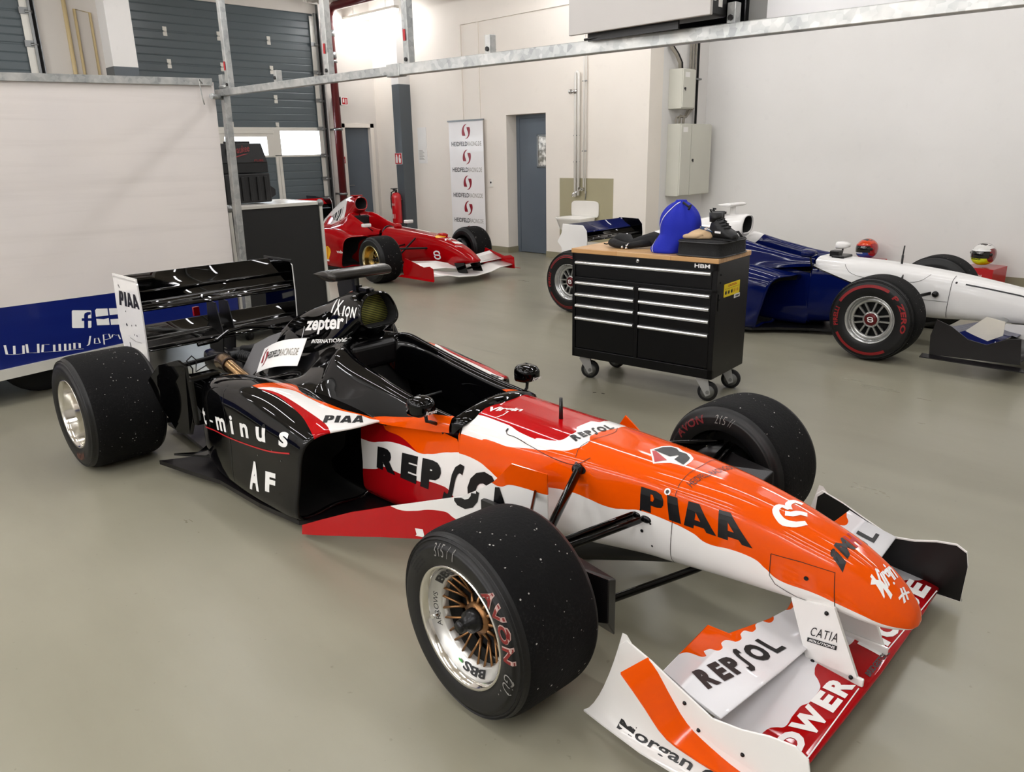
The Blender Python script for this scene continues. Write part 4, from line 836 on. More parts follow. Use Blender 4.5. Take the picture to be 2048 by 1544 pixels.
def wheel(car, loc, R, W, style, side, rz=0., rim=.186, camber=0., art_fn=None, red=False):
    """wheel (rim mesh) with a tyre and a nut; side -1 = right hand of the car (outer face -y)"""
    M = Matrix.Translation((loc[0], loc[1], R))@Matrix.Rotation(rz+(0 if side < 0 else PI), 4, 'Z')@Matrix.Rotation(camber, 4, 'X')
    h = W/2
    g = G()
    if style == 'bbs':   # deep polished dish with thin bronze Y spokes
        g.lathe([(rim-.012, -(h-.028)), (rim-.004, -(h-.010)), (rim+.003, -(h-.006)), (rim+.004, -(h-.02)), (rim-.01, -(h-.04)), (rim-.012, 0), (rim, h-.02)], 64, axis='y', mi=0)
        g.lathe([(rim-.012, -(h-.028)), (rim-.014, -(h-.036)), (rim-.040, -(h-.053)), (rim-.045, -(h-.057)), (rim-.047, -(h-.08))], 64, axis='y', mi=1)
        yd = -(h-.092); yo = -(h-.06)
        for k in range(12):
            a = 2*PI*k/12; c, s_ = math.cos(a), math.sin(a)
            p = lambda r, da, y: (r*math.cos(a+da), y, r*math.sin(a+da))
            g.tube([p(.035, 0, yd-.012), p(.075, 0, yd+.004)], [.007, .005], 6, 2)
            for d in (-.15, .15): g.tube([p(.073, 0, yd+.004), p(.105, d*.6, (yd+yo)/2+.004), p(rim-.043, d, yo)], [.0052, .004, .004], 6, 2)
        g.lathe([(0, yd+.01), (.05, yd+.01), (.05, yd-.014), (.03, yd-.02), (0, yd-.02)], 28, axis='y', mi=2)
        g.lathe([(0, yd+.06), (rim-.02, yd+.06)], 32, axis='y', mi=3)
    elif style == 'barrel':   # very deep polished barrel
        g.lathe([(rim-.008, -(h-.03)), (rim-.003, -(h-.010)), (rim+.003, -(h-.006)), (rim+.004, -(h-.02)), (rim-.01, -(h-.04)), (rim-.01, h-.02)], 64, axis='y', mi=0)
        g.lathe([(rim-.008, -(h-.03)), (rim-.014, -(h-.06)), (rim-.024, -(h-.10)), (rim-.026, -(h-.17)), (rim-.034, -(h-.20)), (rim-.036, -(h-.26)), (.06, -(h-.28)), (0, -(h-.28))], 64, axis='y', mi=1)
        yd = -(h-.26)
        for k in range(10):
            a = 2*PI*k/10; g.tube([(.04*math.cos(a), yd-.02, .04*math.sin(a)), ((rim-.036)*math.cos(a), yd, (rim-.036)*math.sin(a))], [.012, .008], 6, 2)
    elif style == 'six':   # six split silver spokes
        g.lathe([(rim-.014, -(h-.032)), (rim-.004, -(h-.010)), (rim+.003, -(h-.006)), (rim+.004, -(h-.02)), (rim-.01, -(h-.04)), (rim-.012, h-.02)], 64, axis='y', mi=0)
        yd = -(h-.045)
        g.lathe([(rim-.014, -(h-.032)), (rim-.018, yd+.012), (rim-.022, yd), (rim-.045, yd+.003), (rim-.05, yd+.02)], 64, axis='y', mi=0)
        for k in range(6):
            a = 2*PI*k/6+.12
            for d in (-1, 1):
                n = (-math.sin(a), math.cos(a))
                q = lambda r, t: (r*math.cos(a)+n[0]*t, r*math.sin(a)+n[1]*t)
                A_, B_, C_, D_ = q(.05, d*.012), q(rim-.04, d*.020), q(rim-.04, d*.034), q(.05, d*.024)
                pts = [(p_[0], yd+.004, p_[1]) for p_ in ((A_, B_, C_, D_) if d < 0 else (D_, C_, B_, A_))]
                g.prism(pts, (0, .02, 0), 0)
        g.lathe([(0, yd+.02), (.062, yd+.02), (.062, yd), (.045, yd-.004), (0, yd-.004)], 32, axis='y', mi=0)
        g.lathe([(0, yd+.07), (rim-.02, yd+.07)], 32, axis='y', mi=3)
    elif style == 'gold':
        g.lathe([(rim-.01, -(h-.03)), (rim-.004, -(h-.010)), (rim+.003, -(h-.006)), (rim+.004, -(h-.02)), (rim-.012, h-.02)], 48, axis='y', mi=0)
        g.lathe([(rim-.01, -(h-.03)), (rim-.02, -(h-.06)), (rim-.03, -(h-.13)), (rim-.05, -(h-.14))], 48, axis='y', mi=1); yd = -(h-.135)
        for k in range(12):
            a = 2*PI*k/12; g.tube([(.035*math.cos(a), yd-.012, .035*math.sin(a)), ((rim-.045)*math.cos(a), yd, (rim-.045)*math.sin(a))], [.010, .006], 6, 2)
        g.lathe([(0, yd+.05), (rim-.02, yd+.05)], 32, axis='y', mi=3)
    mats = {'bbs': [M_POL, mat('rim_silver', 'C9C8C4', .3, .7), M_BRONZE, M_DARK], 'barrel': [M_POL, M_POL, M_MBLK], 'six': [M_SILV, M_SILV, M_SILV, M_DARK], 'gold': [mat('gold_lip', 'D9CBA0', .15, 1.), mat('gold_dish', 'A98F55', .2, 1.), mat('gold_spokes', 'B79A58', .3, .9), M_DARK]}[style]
    wh = g.build('wheel', mats, car, M=M); wh['label'] = {'bbs': 'front wheel with bronze spokes in a polished dish', 'barrel': 'rear wheel with a deep polished barrel', 'six': 'wheel with six split silver spokes', 'gold': 'wheel with a gold dish'}[style]
    half = [(rim+.001, -(h-.012)), (rim+.012, -(h-.006)), (.5*(rim+R)-.02, -h), (.5*(rim+R)+.01, -h), (.86*R, -(h-.007)), (.93*R, -(h-.016)), (.962*R, -(h-.03)), (.985*R, -(h-.046)), (R*.997, -(h-.075)), (R, -(h-.12)), (R, 0)]
    sp = [(p[0], p[1]) for p in resample([(a, b, 0) for a, b in half], 30)]
    # two fine moulded ribs near the shoulder
    prof = sp+[(a, -b) for a, b in sp[::-1][1:]]
    g = G().lathe(prof, 96, axis='y')
    key = (round(R, 3), style)
    if key not in TM: TM[key] = tyre_mat('tyre_rubber', R)
    ty = g.build('tyre', [TM[key]], wh)
    def yf(r):
        for (a, b), (c, d) in zip(sp, sp[1:]):
            if a <= r <= c: return b+(d-b)*(r-a)/(c-a) if c > a else b
        return -h
    for rr in (.905*R, .935*R): g2 = [(rr, yf(rr)-.001), (rr+.003, yf(rr)-.003), (rr+.006, yf(rr+.006)-.001)]; b = G().lathe(g2, 96, axis='y'); append(ty, b.v, b.f, TM[key])
    yd = {'bbs': -(h-.092), 'barrel': -(h-.26), 'six': -(h-.045), 'gold': -(h-.135)}[style]
    g = G(); m = M_NUT
    if style == 'six': g.lathe([(0, yd-.012), (.03, yd-.012), (.047, yd-.008), (.05, yd-.002), (.05, yd)], 28, axis='y'); m = mat('nut_red', '5A0A10', .3, .4)
    else: g.lathe([(0, yd-.085), (.016, yd-.085), (.02, yd-.075), (.022, yd-.05), (.034, yd-.045), (.038, yd-.01), (.038, yd)], 20, axis='y')
    g.build('wheel_nut', m, wh)
    if art_fn: art_fn(wh, ty, yf, R, h, yd)
    return wh
def arms(car, name, segs, m=None, flat=.45):
    """one suspension link per segment, each its own part"""
    for a, b, r in segs:
        g = G(); A, B = Vector(a), Vector(b); L = (B-A); g.tube([A, A+L*.06, A+L*.94, B], [r*.7, r, r, r*.7], 12, flat=flat); g.build(name, m or M_BLK, car)
def aerofoil(c, t, n=14, camber=.04):
    """closed section (x from 0 leading edge to -c trailing edge, z) of chord c"""
    up = []; lo = []
    for k in range(n+1):
        u = .5*(1-math.cos(PI*k/n)); th = 5*t*(.2969*math.sqrt(u)-.126*u-.3516*u*u+.2843*u**3-.1036*u**4); cm = camber*4*u*(1-u)
        up.append((-u*c, (cm+th)*c)); lo.append((-u*c, (cm-th)*c))
    return up+lo[-2:0:-1]
def wing_rows(stations, n=14):
    """stations: (y, x_le, z_le, chord, angle, thickness, camber) -> rows of section points"""
    rows = []
    for y, x, z, c, a, t, cm in stations:
        s_ = aerofoil(c, t, n, cm); ca, sa = math.cos(a), math.sin(a)
        rows.append([(x+px*ca+pz*sa, y, z-px*sa+pz*ca) for px, pz in s_])
    return rows
def wing(car, name, stations, m, n=14):
    rows = wing_rows(stations, n); return G().grid(rows, closeu=True, cap0=True, cap1=True).build(name, m if isinstance(m, list) else [m], car, weld=False)
def plate(car, name, pts, d, m, M=None, parent=None, bevel=.002, **k):
    return G().prism(pts, d).build(name, m if isinstance(m, list) else [m], car, M=M, bevel=bevel)
# ------------------------------------------------------------------ the orange, black and white racing car
AC = empty('racing_car', 'open-wheel racing car in orange, black and white with its nose towards the viewer', 'racing car', (-1.4916, 2.1257, 0), .0187, group='single-seater racing cars')
# --- chassis: nose and monocoque
def tubsec(x, zt, ws, zs, wm, zm, wb, zb):
    return [(x, 0, zt), (x, ws*.62, zt-.12*(zt-zs)), (x, ws, zs), (x, wm, zm), (x, wb+.3*(wm-wb), zb+.25*(zm-zb)), (x, wb*.8, zb+.004), (x, 0, zb)]
S = [tubsec(.966, .318, .012, .314, .016, .308, .012, .300), tubsec(.95, .352, .034, .340, .044, .322, .038, .289), tubsec(.90, .405, .054, .384, .070, .340, .066, .280), tubsec(.84, .445, .066, .420, .086, .360, .082, .280),
     tubsec(.76, .484, .078, .457, .10, .385, .094, .286), tubsec(.65, .519, .089, .493, .117, .405, .11, .283), tubsec(.55, .546, .10, .52, .13, .418, .124, .281), tubsec(.39, .574, .122, .545, .15, .43, .144, .277),
     tubsec(.23, .587, .142, .557, .166, .43, .16, .268), tubsec(.1, .594, .153, .566, .176, .43, .168, .258), tubsec(-.2, .607, .182, .570, .208, .41, .195, .215), tubsec(-.45, .616, .20, .562, .225, .39, .212, .165), tubsec(-.72, .626, .214, .562, .245, .36, .232, .10)]
rows = loft(S, 22, 5, mirror=True)
g = G().grid(rows, closeu=True, cap0=True)
S2 = [tubsec(-.72, .626, .214, .562, .245, .36, .232, .10)]
def cocksec(x, zr, w=0.): return [(x, 0, .2), (x, .185+w, .23), (x, .212+w, zr), (x, .245+w, .40), (x, .25+w, .25), (x, .24+w, .08), (x, 0, .07)]
rows2 = [loft([s, s], 22, 1, mirror=True)[0] for s in [S[-1]]+[cocksec(x, z, w_) for x, z, w_ in ((-.745, .555, 0), (-1.0, .55, .006), (-1.3, .53, .012), (-1.6, .52, .012), (-1.85, .5, .0))]]
g.grid(rows2, closeu=True, cap1=True)
chassis = g.build('chassis', [paint('livery_chassis', 'E65204', [
 ('F1EFEC', [('x', '>', -.45), ('z', '<', ['x', [(-.45, .37), (-.35, .40), (-.262, .429), (-.153, .439), (-.091, .433), (-.007, .424), (.06, .434), (.13, .446), (.242, .438), (.313, .424), (.383, .403), (.439, .407), (.503, .402), (.554, .378), (.617, .349), (.69, .345), (.762, .332), (.831, .318), (.9, .303), (.98, .298)]])]),
 ('F1EFEC', [('x', '<', -.40), ('z', '<', ['x', [(-1.43, .352), (-1.319, .354), (-1.24, .372), (-1.157, .391), (-1.054, .396), (-.977, .388), (-.909, .399), (-.779, .438), (-.698, .451), (-.627, .445), (-.563, .423), (-.514, .398), (-.40, .36)]])]),
 ('A00A12', [('x', '<', -.40), ('z', '<', ['x', [(-1.43, .19), (-1.286, .227), (-1.195, .257), (-1.092, .254), (-.983, .254), (-.896, .275), (-.82, .278), (-.755, .246), (-.664, .215), (-.4, .16)]])]),
 ('A00A12', [('x', '<', -.977), ('z', '>', ['x', [(-1.43, .352), (-1.319, .354), (-1.24, .372), (-1.157, .391), (-1.054, .396), (-.977, .388)]]), ('z', '<', ['x', [(-1.43, .5), (-1.24, .47), (-1.2, .436), (-1.1, .430), (-.977, .388)]])]),
 ('F1EFEC', [('z', '>', .532), ('x', '>', -.76), ('x', '<', ['y', [(-.25, -.62), (-.22, -.60), (-.214, -.483), (-.203, -.388), (-.188, -.276), (-.156, -.183), (-.11, -.162), (-.05, -.19), (.012, -.188), (.08, -.165), (.14, -.17), (.188, -.276), (.214, -.48)]])]),
 ('B0070F', [('z', '>', .54), ('x', '>', -.76), ('y', '>', ['x', [(-.76, -.19), (-.68, -.161), (-.6, -.157), (-.53, -.157), (-.445, -.169), (-.364, -.173), (-.3, -.159)]]), ('x', '<', ['y', [(-.25, -.36), (-.175, -.364), (-.159, -.301), (-.129, -.254), (-.079, -.251), (-.011, -.283), (.056, -.282), (.082, -.25), (.15, -.25)]])]),
 ('050506', [('x', '<', -1.385)]), ('060606', [('x', '<', -.738), ('a', '<', .228)]),
])], AC); chassis['label'] = 'orange and white nose and cockpit tub'
# --- black cockpit surround and engine cover shoulders
CS = [
 [(-.765, .200, .50), (-.765, .206, .575), (-.765, .219, .592), (-.765, .233, .588), (-.765, .243, .572), (-.765, .25, .555), (-.765, .252, .53)],
 [(-.95, .195, .45), (-.95, .202, .592), (-.95, .222, .615), (-.95, .243, .606), (-.95, .262, .575), (-.95, .274, .548), (-.95, .278, .51)],
 [(-1.2, .19, .45), (-1.2, .198, .64), (-1.2, .22, .662), (-1.2, .252, .64), (-1.2, .278, .585), (-1.2, .296, .538), (-1.2, .31, .49)],
 [(-1.45, .18, .5), (-1.45, .185, .692), (-1.45, .207, .718), (-1.45, .25, .69), (-1.45, .292, .61), (-1.45, .325, .54), (-1.45, .35, .49)],
 [(-1.575, .12, .55), (-1.575, .15, .725), (-1.575, .18, .752), (-1.575, .235, .725), (-1.575, .29, .635), (-1.575, .34, .56), (-1.575, .39, .52)],
 [(-1.64, 0, .745), (-1.64, .08, .765), (-1.64, .14, .755), (-1.64, .205, .705), (-1.64, .28, .62), (-1.64, .345, .57), (-1.64, .42, .535)],
 [(-1.86, 0, .80), (-1.86, .07, .755), (-1.86, .12, .695), (-1.86, .18, .635), (-1.86, .26, .58), (-1.86, .34, .563), (-1.86, .44, .545)],
 [(-2.1, 0, .76), (-2.1, .055, .715), (-2.1, .10, .655), (-2.1, .16, .595), (-2.1, .235, .54), (-2.1, .32, .515), (-2.1, .42, .515)],
 [(-2.33, 0, .72), (-2.33, .05, .69), (-2.33, .095, .64), (-2.33, .155, .58), (-2.33, .22, .525), (-2.33, .30, .475), (-2.33, .37, .44)],
 [(-2.43, 0, .66), (-2.43, .05, .65), (-2.43, .09, .615), (-2.42, .15, .555), (-2.41, .21, .50), (-2.40, .28, .45), (-2.38, .35, .41)]]
g = G()
for sgn in (-1, 1):
    rows = loft(CS, 20, 7)
    g.grid([[(p[0], sgn*p[1], p[2]) for p in r] for r in rows], flip=sgn > 0)
surround = g.build('cockpit_surround', [paint('livery_surround', '050506', [('E65204', [('x', '>', -1.25), ('a', '>', .2), ('z', '<', ['x', [(-1.25, .50), (-1.169, .521), (-1.045, .543), (-.95, .562), (-.88, .585), (-.80, .592), (-.74, .595)]])])], rough=.04, coat=0.)], AC)
# front lip of the cockpit opening
g = G(); lip = [(-.80, -.248, .545), (-.762, -.238, .580), (-.735, -.20, .607), (-.72, -.1, .634), (-.716, 0, .642), (-.72, .1, .634), (-.735, .20, .607), (-.762, .238, .580), (-.80, .248, .545)]
lp = resample(lip, 33)
g.grid([[(p[0]+dx, p[1]*ky, p[2]+dz) for p in lp] for dx, dz, ky in ((.045, -.022, .97), (.034, -.006, .985), (0, .002, .99), (-.028, -.004, .97), (-.035, -.03, .95), (-.03, -.06, .90))]); g.build('cockpit_lip', M_BLK, AC)
# --- airbox and spine
AB = [[(-1.545, 0, .987), (-1.545, .064, .974), (-1.54, .106, .912), (-1.53, .113, .862), (-1.525, .086, .826), (-1.525, 0, .82)],
      [(-1.575, 0, .992), (-1.575, .066, .977), (-1.57, .108, .912), (-1.565, .116, .858), (-1.56, .088, .815), (-1.56, 0, .80)],
      [(-1.75, 0, .968), (-1.75, .055, .952), (-1.75, .095, .90), (-1.75, .107, .83), (-1.75, .13, .73), (-1.75, 0, .66)],
      [(-1.955, 0, .896), (-1.955, .038, .876), (-1.955, .072, .815), (-1.955, .095, .735), (-1.955, .14, .64), (-1.955, 0, .58)],
      [(-2.14, 0, .832), (-2.14, .03, .815), (-2.14, .056, .755), (-2.14, .08, .68), (-2.14, .14, .58), (-2.14, 0, .54)],
      [(-2.33, 0, .757), (-2.33, .022, .742), (-2.33, .045, .69), (-2.33, .08, .62), (-2.33, .14, .54), (-2.33, 0, .50)],
      [(-2.44, 0, .69), (-2.44, .02, .68), (-2.44, .04, .65), (-2.44, .075, .59), (-2.44, .13, .50), (-2.44, 0, .47)]]
rows = loft(AB, 18, 6, mirror=True)
g = G().grid(rows, closeu=True, flip=False)
lip_ = rows[0]; cen = V(-1.54, 0, .895)
def inset(k, dx): return [(p[0]+dx, p[1]*k, cen.z+(p[2]-cen.z)*k) for p in lip_]
g.grid([inset(.90, -.004), inset(.95, .006), inset(1., 0)], closeu=True); g.grid([inset(.86, -.16), inset(.90, -.004)], 1, closeu=True)
airbox = g.build('engine_cover', [M_BLK, M_DARK], AC, weld=True)
fm = NT('air_filter'); wv = fm.new('ShaderNodeTexWave', wave_type='BANDS', bands_direction='Z'); wv.inputs['Scale'].default_value = 38; fm.l.new(fm.coord(), wv.inputs['Vector'])
fm.set(Base_Color=fm.ramp(wv.outputs['Fac'], [(.3, '23260F'), (.7, 'A0A24A')]), Roughness=.7)
g = G(); q = inset(.89, -.07); g.grid([q, inset(.88, -.075)], closeu=True, cap0=True); g.build('air_filter', fm.m, airbox)
g = G(); g.span((-1.66, -.02, .985), (-1.60, .02, 1.0)); g.cyl((-1.58, 0, .985), (-1.58, 0, 1.0), .012, 8); g.span((-1.70, -.018, .98), (-1.685, .018, 1.005)); g.build('lifting_bracket', M_NUT, airbox)
# headrest and cockpit interior
g = G(); g.span((-1.66, -.14, .60), (-1.58, .14, .735)); g.build('headrest', M_MBLK, AC, bevel=.03, segs=4)
g = G(); g.grid(loft([[(-1.62, -.18, .62), (-1.62, 0, .66), (-1.62, .18, .62)], [(-1.5, -.18, .35), (-1.52, 0, .33), (-1.5, .18, .35)], [(-1.3, -.17, .27), (-1.3, 0, .24), (-1.3, .17, .27)], [(-1.05, -.16, .28), (-1.05, 0, .26), (-1.05, .16, .28)]], 12, 6)); g.build('seat', M_MBLK, AC)
for y0, y1 in ((-.03, .03), (.06, .1)):
    g = G(); g.grid([[(x, y0+dy, z+.012) for x, z in ((-1.05, .40), (-1.12, .36), (-1.25, .30), (-1.35, .29))] for dy in (0, .045)]); g.build('seat_belt', mat('belt_red', '9B1420', .6), AC)
g = G(); g.span((-1.07, -.02, .372), (-1.03, .03, .42)); g.build('belt_buckle', mat('buckle_yellow', 'C8A818', .5), AC)
g = G(); g.lathe([(.115, -.012), (.13, -.012), (.13, .012), (.115, .012), (.115, -.012)], 28, axis='x', M=Matrix.Translation((-.86, 0, .42))@Matrix.Rotation(-.2, 4, 'Y')); g.span((-.87, -.11, .39), (-.85, .11, .45)); g.cyl((-.86, 0, .42), (-.74, 0, .42), .02, 10); g.build('steering_wheel', M_MBLK, AC)
G().tube([(-1.30, -.18, .50), (-1.24, .12, .52)], .006, 8).build('cockpit_strut', M_STEEL, AC)
# --- roll hoop camera
g = G(); sec = aerofoil(.20, .26, 14, 0.); rows = [[(-1.63+px*k, y, 1.068+pz*k) for px, pz in sec] for y, k in ((-.165, .97), (-.16, 1), (.16, 1), (.165, .97))]
g.grid(rows, closeu=True, cap0=True, cap1=True); cm = g.build('roll_hoop_camera', mat('camera_pod_grey', '34322F', .25, .6), AC)
g = G(); g.grid([[(-1.68+px, py, z) for px, py in ((0, 0), (-.02, .012), (-.05, .01), (-.06, 0), (-.05, -.01), (-.02, -.012))] for z in (.97, 1.06)], closeu=True); g.build('stalk', M_NUT, cm)
g = G(); g.prism([(-1.73, -.004, .98), (-1.72, -.004, 1.05), (-1.85, -.004, 1.05), (-1.87, -.004, .99), (-1.86, -.004, .93)], (0, .008, 0)); g.build('camera_fin', M_MBLK, cm)
# --- sidepods
SP = [[(-1.17, .245, .487), (-1.19, .42, .502), (-1.225, .54, .502), (-1.27, .618, .458), (-1.325, .636, .28), (-1.385, .615, .062), (-1.40, .42, .058), (-1.385, .235, .06), (-1.31, .232, .28)],
      [(-1.30, .25, .502), (-1.32, .42, .528), (-1.35, .54, .530), (-1.38, .622, .474), (-1.42, .639, .28), (-1.46, .630, .062), (-1.47, .42, .058), (-1.46, .235, .06), (-1.40, .232, .28)],
      [(-1.48, .26, .515), (-1.5, .42, .556), (-1.52, .54, .558), (-1.54, .624, .487), (-1.56, .640, .28), (-1.585, .634, .062), (-1.59, .42, .058), (-1.585, .235, .06), (-1.55, .232, .28)],
      [(-1.68, .27, .52), (-1.69, .42, .575), (-1.70, .54, .585), (-1.71, .625, .515), (-1.71, .640, .28), (-1.72, .637, .062), (-1.72, .42, .058), (-1.72, .235, .06), (-1.71, .232, .28)],
      [(-1.88, .27, .515), (-1.88, .42, .58), (-1.88, .53, .592), (-1.88, .622, .54), (-1.88, .640, .3), (-1.88, .632, .062), (-1.88, .42, .058), (-1.88, .235, .06), (-1.88, .232, .28)],
      [(-2.06, .26, .49), (-2.06, .41, .56), (-2.06, .52, .578), (-2.06, .618, .542), (-2.06, .636, .3), (-2.06, .618, .062), (-2.06, .42, .058), (-2.06, .22, .06), (-2.06, .21, .28)],
      [(-2.24, .23, .46), (-2.24, .38, .53), (-2.24, .49, .55), (-2.24, .594, .52), (-2.24, .614, .3), (-2.24, .588, .064), (-2.24, .4, .06), (-2.24, .2, .06), (-2.24, .19, .28)],
      [(-2.40, .20, .42), (-2.40, .34, .48), (-2.40, .44, .50), (-2.40, .545, .485), (-2.40, .565, .3), (-2.40, .53, .068), (-2.40, .36, .064), (-2.40, .18, .064), (-2.40, .17, .28)],
      [(-2.56, .15, .38), (-2.56, .26, .40), (-2.56, .36, .42), (-2.56, .45, .42), (-2.56, .47, .3), (-2.56, .44, .07), (-2.56, .3, .068), (-2.56, .16, .068), (-2.56, .15, .28)]]
rowsP = loft(SP, 44, 6, closed=True)
def sidepod(sgn):
    r = [[(p[0], sgn*p[1], p[2]) for p in q] for q in rowsP]
    g = G().grid(r, closeu=True, flip=sgn < 0, cap1=True)
    c = sum((Vector(p) for p in r[0]), Vector())/len(r[0])
    def ins(k, dx): return [tuple(c+(Vector(p)-c)*k+V(dx, 0, 0)) for p in r[0]]
    g.grid([ins(.93, -.02), ins(.965, .008), ins(1., 0)], closeu=True, flip=sgn < 0)
    g.grid([ins(.75, -.35), ins(.9, -.15), ins(.93, -.02)], 1, closeu=True, flip=sgn < 0, cap0=True)
    o = g.build('sidepod', [M_POD, M_DARK], AC, weld=True); o['label'] = 'sidepod with "t-minus" lettering' if sgn < 0 else 'sidepod on the far side'
    return o
M_POD = paint('livery_sidepod', '050506', [
 ('E65204', [('z', '>', .43), ('x', '>', -1.84), ('a', '>', ['x', [(-1.84, .60), (-1.815, .50), (-1.80, .43), (-1.785, .385), (-1.746, .368), (-1.69, .385), (-1.635, .408), (-1.558, .416), (-1.453, .392), (-1.337, .365), (-1.256, .329), (-1.15, .29)]])]),
 ('F1EFEC', [('z', '>', .43), ('x', '>', -1.80), ('a', '>', ['x', [(-1.80, .57), (-1.769, .536), (-1.704, .47), (-1.64, .43), (-1.524, .424), (-1.394, .405), (-1.325, .374), (-1.258, .341), (-1.203, .325), (-1.15, .28)]])]),
 ('B0070F', [('z', '>', .43), ('x', '>', -1.76), ('a', '>', ['x', [(-1.76, .545), (-1.728, .533), (-1.636, .51), (-1.52, .504), (-1.398, .505), (-1.289, .506), (-1.21, .526)]])]),
 ('050506', [('a', '>', ['x', [(-1.76, .545), (-1.713, .541), (-1.604, .529), (-1.488, .536), (-1.385, .55), (-1.313, .568), (-1.2, .60)]])]),
], rough=.04, coat=0.)
podR = sidepod(-1); podL = sidepod(1)
# --- floor
fl = [(-.75, .2), (-1.0, .30), (-1.25, .46), (-1.40, .615), (-1.7, .645), (-2.1, .645), (-2.25, .68), (-2.60, .745), (-2.52, .60), (-2.60, .50), (-2.95, .46), (-3.2, .45), (-3.2, -.45), (-2.95, -.46), (-2.60, -.50), (-2.52, -.60), (-2.60, -.745), (-2.25, -.68), (-2.1, -.645), (-1.7, -.645), (-1.40, -.615), (-1.25, -.46), (-1.0, -.30), (-.75, -.2)]
G().prism([(x, y, .035) for x, y in fl[::-1]], (0, 0, .022)).build('floor_pan', M_CARB, AC)
G().prism([(x, y, .022) for x, y in ((-.3, .12), (-.3, -.12), (-3.0, -.2), (-3.0, .2))], (0, 0, .014)).build('skid_plank', mat('plank_brown', '2A2018', .7), AC)
g = G(); g.grid(loft([[(.34, 0, .30), (.34, .06, .29), (.34, .03, .262), (.34, 0, .255)], [(.1, 0, .28), (.1, .08, .27), (.1, .05, .19), (.1, 0, .18)], [(-.3, 0, .2), (-.3, .10, .18), (-.3, .08, .06), (-.3, 0, .04)]], 8, 6, mirror=True), closeu=True, cap0=True, cap1=True); g.build('keel', M_MBLK, AC)
# --- barge boards: painted vertical vanes behind the front wheels
BBp = [(-1.355, .012), (-1.347, .06), (-1.21, .127), (-1.019, .215), (-.808, .294), (-.649, .347), (-.503, .394), (-.424, .441), (-.382, .473), (-.32, .55), (-.203, .523), (-.20, .23), (-.45, .20), (-.68, .18), (-.869, .143), (-1.09, .087)]
def bby(x): u = (x+1.385)/1.165; return .632-.05*u-.285*u*u
M_BB = paint('livery_barge_board', 'B0070F', [
 ('F1EFEC', [('x', '>', -.806), ('z', '>', ['x', [(-.806, .294), (-.763, .287), (-.695, .298), (-.631, .315), (-.579, .319), (-.541, .302), (-.46, .25), (-.35, .21), (-.2, .2)]])]),
 ('E65204', [('x', '>', -.392), ('z', '>', ['x', [(-.392, .468), (-.36, .456), (-.325, .467), (-.274, .46), (-.225, .447), (-.2, .443)]])])])
def barge(sgn):
    t_ = .006; g = G(); n = len(BBp)
    # finely divided sheet so that it bends in plan
    v2, f2 = fine([((x+1.4)/1.2, z/.6) for x, z in BBp], [tuple(range(n))], 1.2, .6, .06)
    A = [(a*1.2-1.4, sgn*bby(a*1.2-1.4), b*.6) for a, b in v2]; B = [(x, y-sgn*t_, z) for x, y, z in A]
    g.add(A, [q if sgn < 0 else q[::-1] for q in f2]); g.add(B, [q[::-1] if sgn < 0 else q for q in f2])
    ed = resample([(x, 0, z) for x, z in BBp]+[(BBp[0][0], 0, BBp[0][1])], 4)
    m = []
    for (x0, z0), (x1, z1) in zip(BBp, BBp[1:]+BBp[:1]):
        for k in range(8): m.append((x0+(x1-x0)*k/8, z0+(z1-z0)*k/8))
    m.append(m[0]); g.grid([[(x, sgn*bby(x), z) for x, z in m], [(x, sgn*(bby(x)-t_), z) for x, z in m]], flip=sgn < 0, smooth=False)
    o = g.build('barge_board', [M_BB], AC); return o
bbR = barge(-1); bbL = barge(1)
for s_ in (-1, 1):
    g = G(); g.span((-.42, s_*.40-.01, .33), (-.20, s_*.40+.01, .40)); g.span((-.3, s_*.40-.1, .34), (-.27, s_*.40+.1, .36)); g.build('vane_bracket', M_MBLK, AC)
    # small floor fences and flip-ups ahead of the rear wheels
    g = G(); A = [(-2.60, .735, .51), (-2.52, .70, .60), (-2.36, .665, .645), (-2.30, .655, .62), (-2.30, .65, .35), (-2.36, .655, .24), (-2.46, .68, .235), (-2.55, .71, .37)]
    g.prism([(x, s_*y, z) for x, y, z in (A if s_ > 0 else A[::-1])], (.012, -s_*.012, 0)); fu = g.build('rear_flip_up', M_BLK, AC, bevel=.003)
    g = G(); g.span((-2.38, s_*.56-.09, .30), (-2.28, s_*.56+.09, .56)); g.build('flip_up_bridge', M_BLK, AC, bevel=.02, segs=3)
    g = G(); g.prism([(x, s_*y, .10) for x, y in (((-2.28, .56), (-2.5, .7), (-2.42, .6), (-2.55, .45), (-2.3, .40)) if s_ > 0 else ((-2.28, .56), (-2.5, .7), (-2.42, .6), (-2.55, .45), (-2.3, .40))[::-1])], (0, 0, .012)); g.build('floor_winglet', M_BLK, AC)
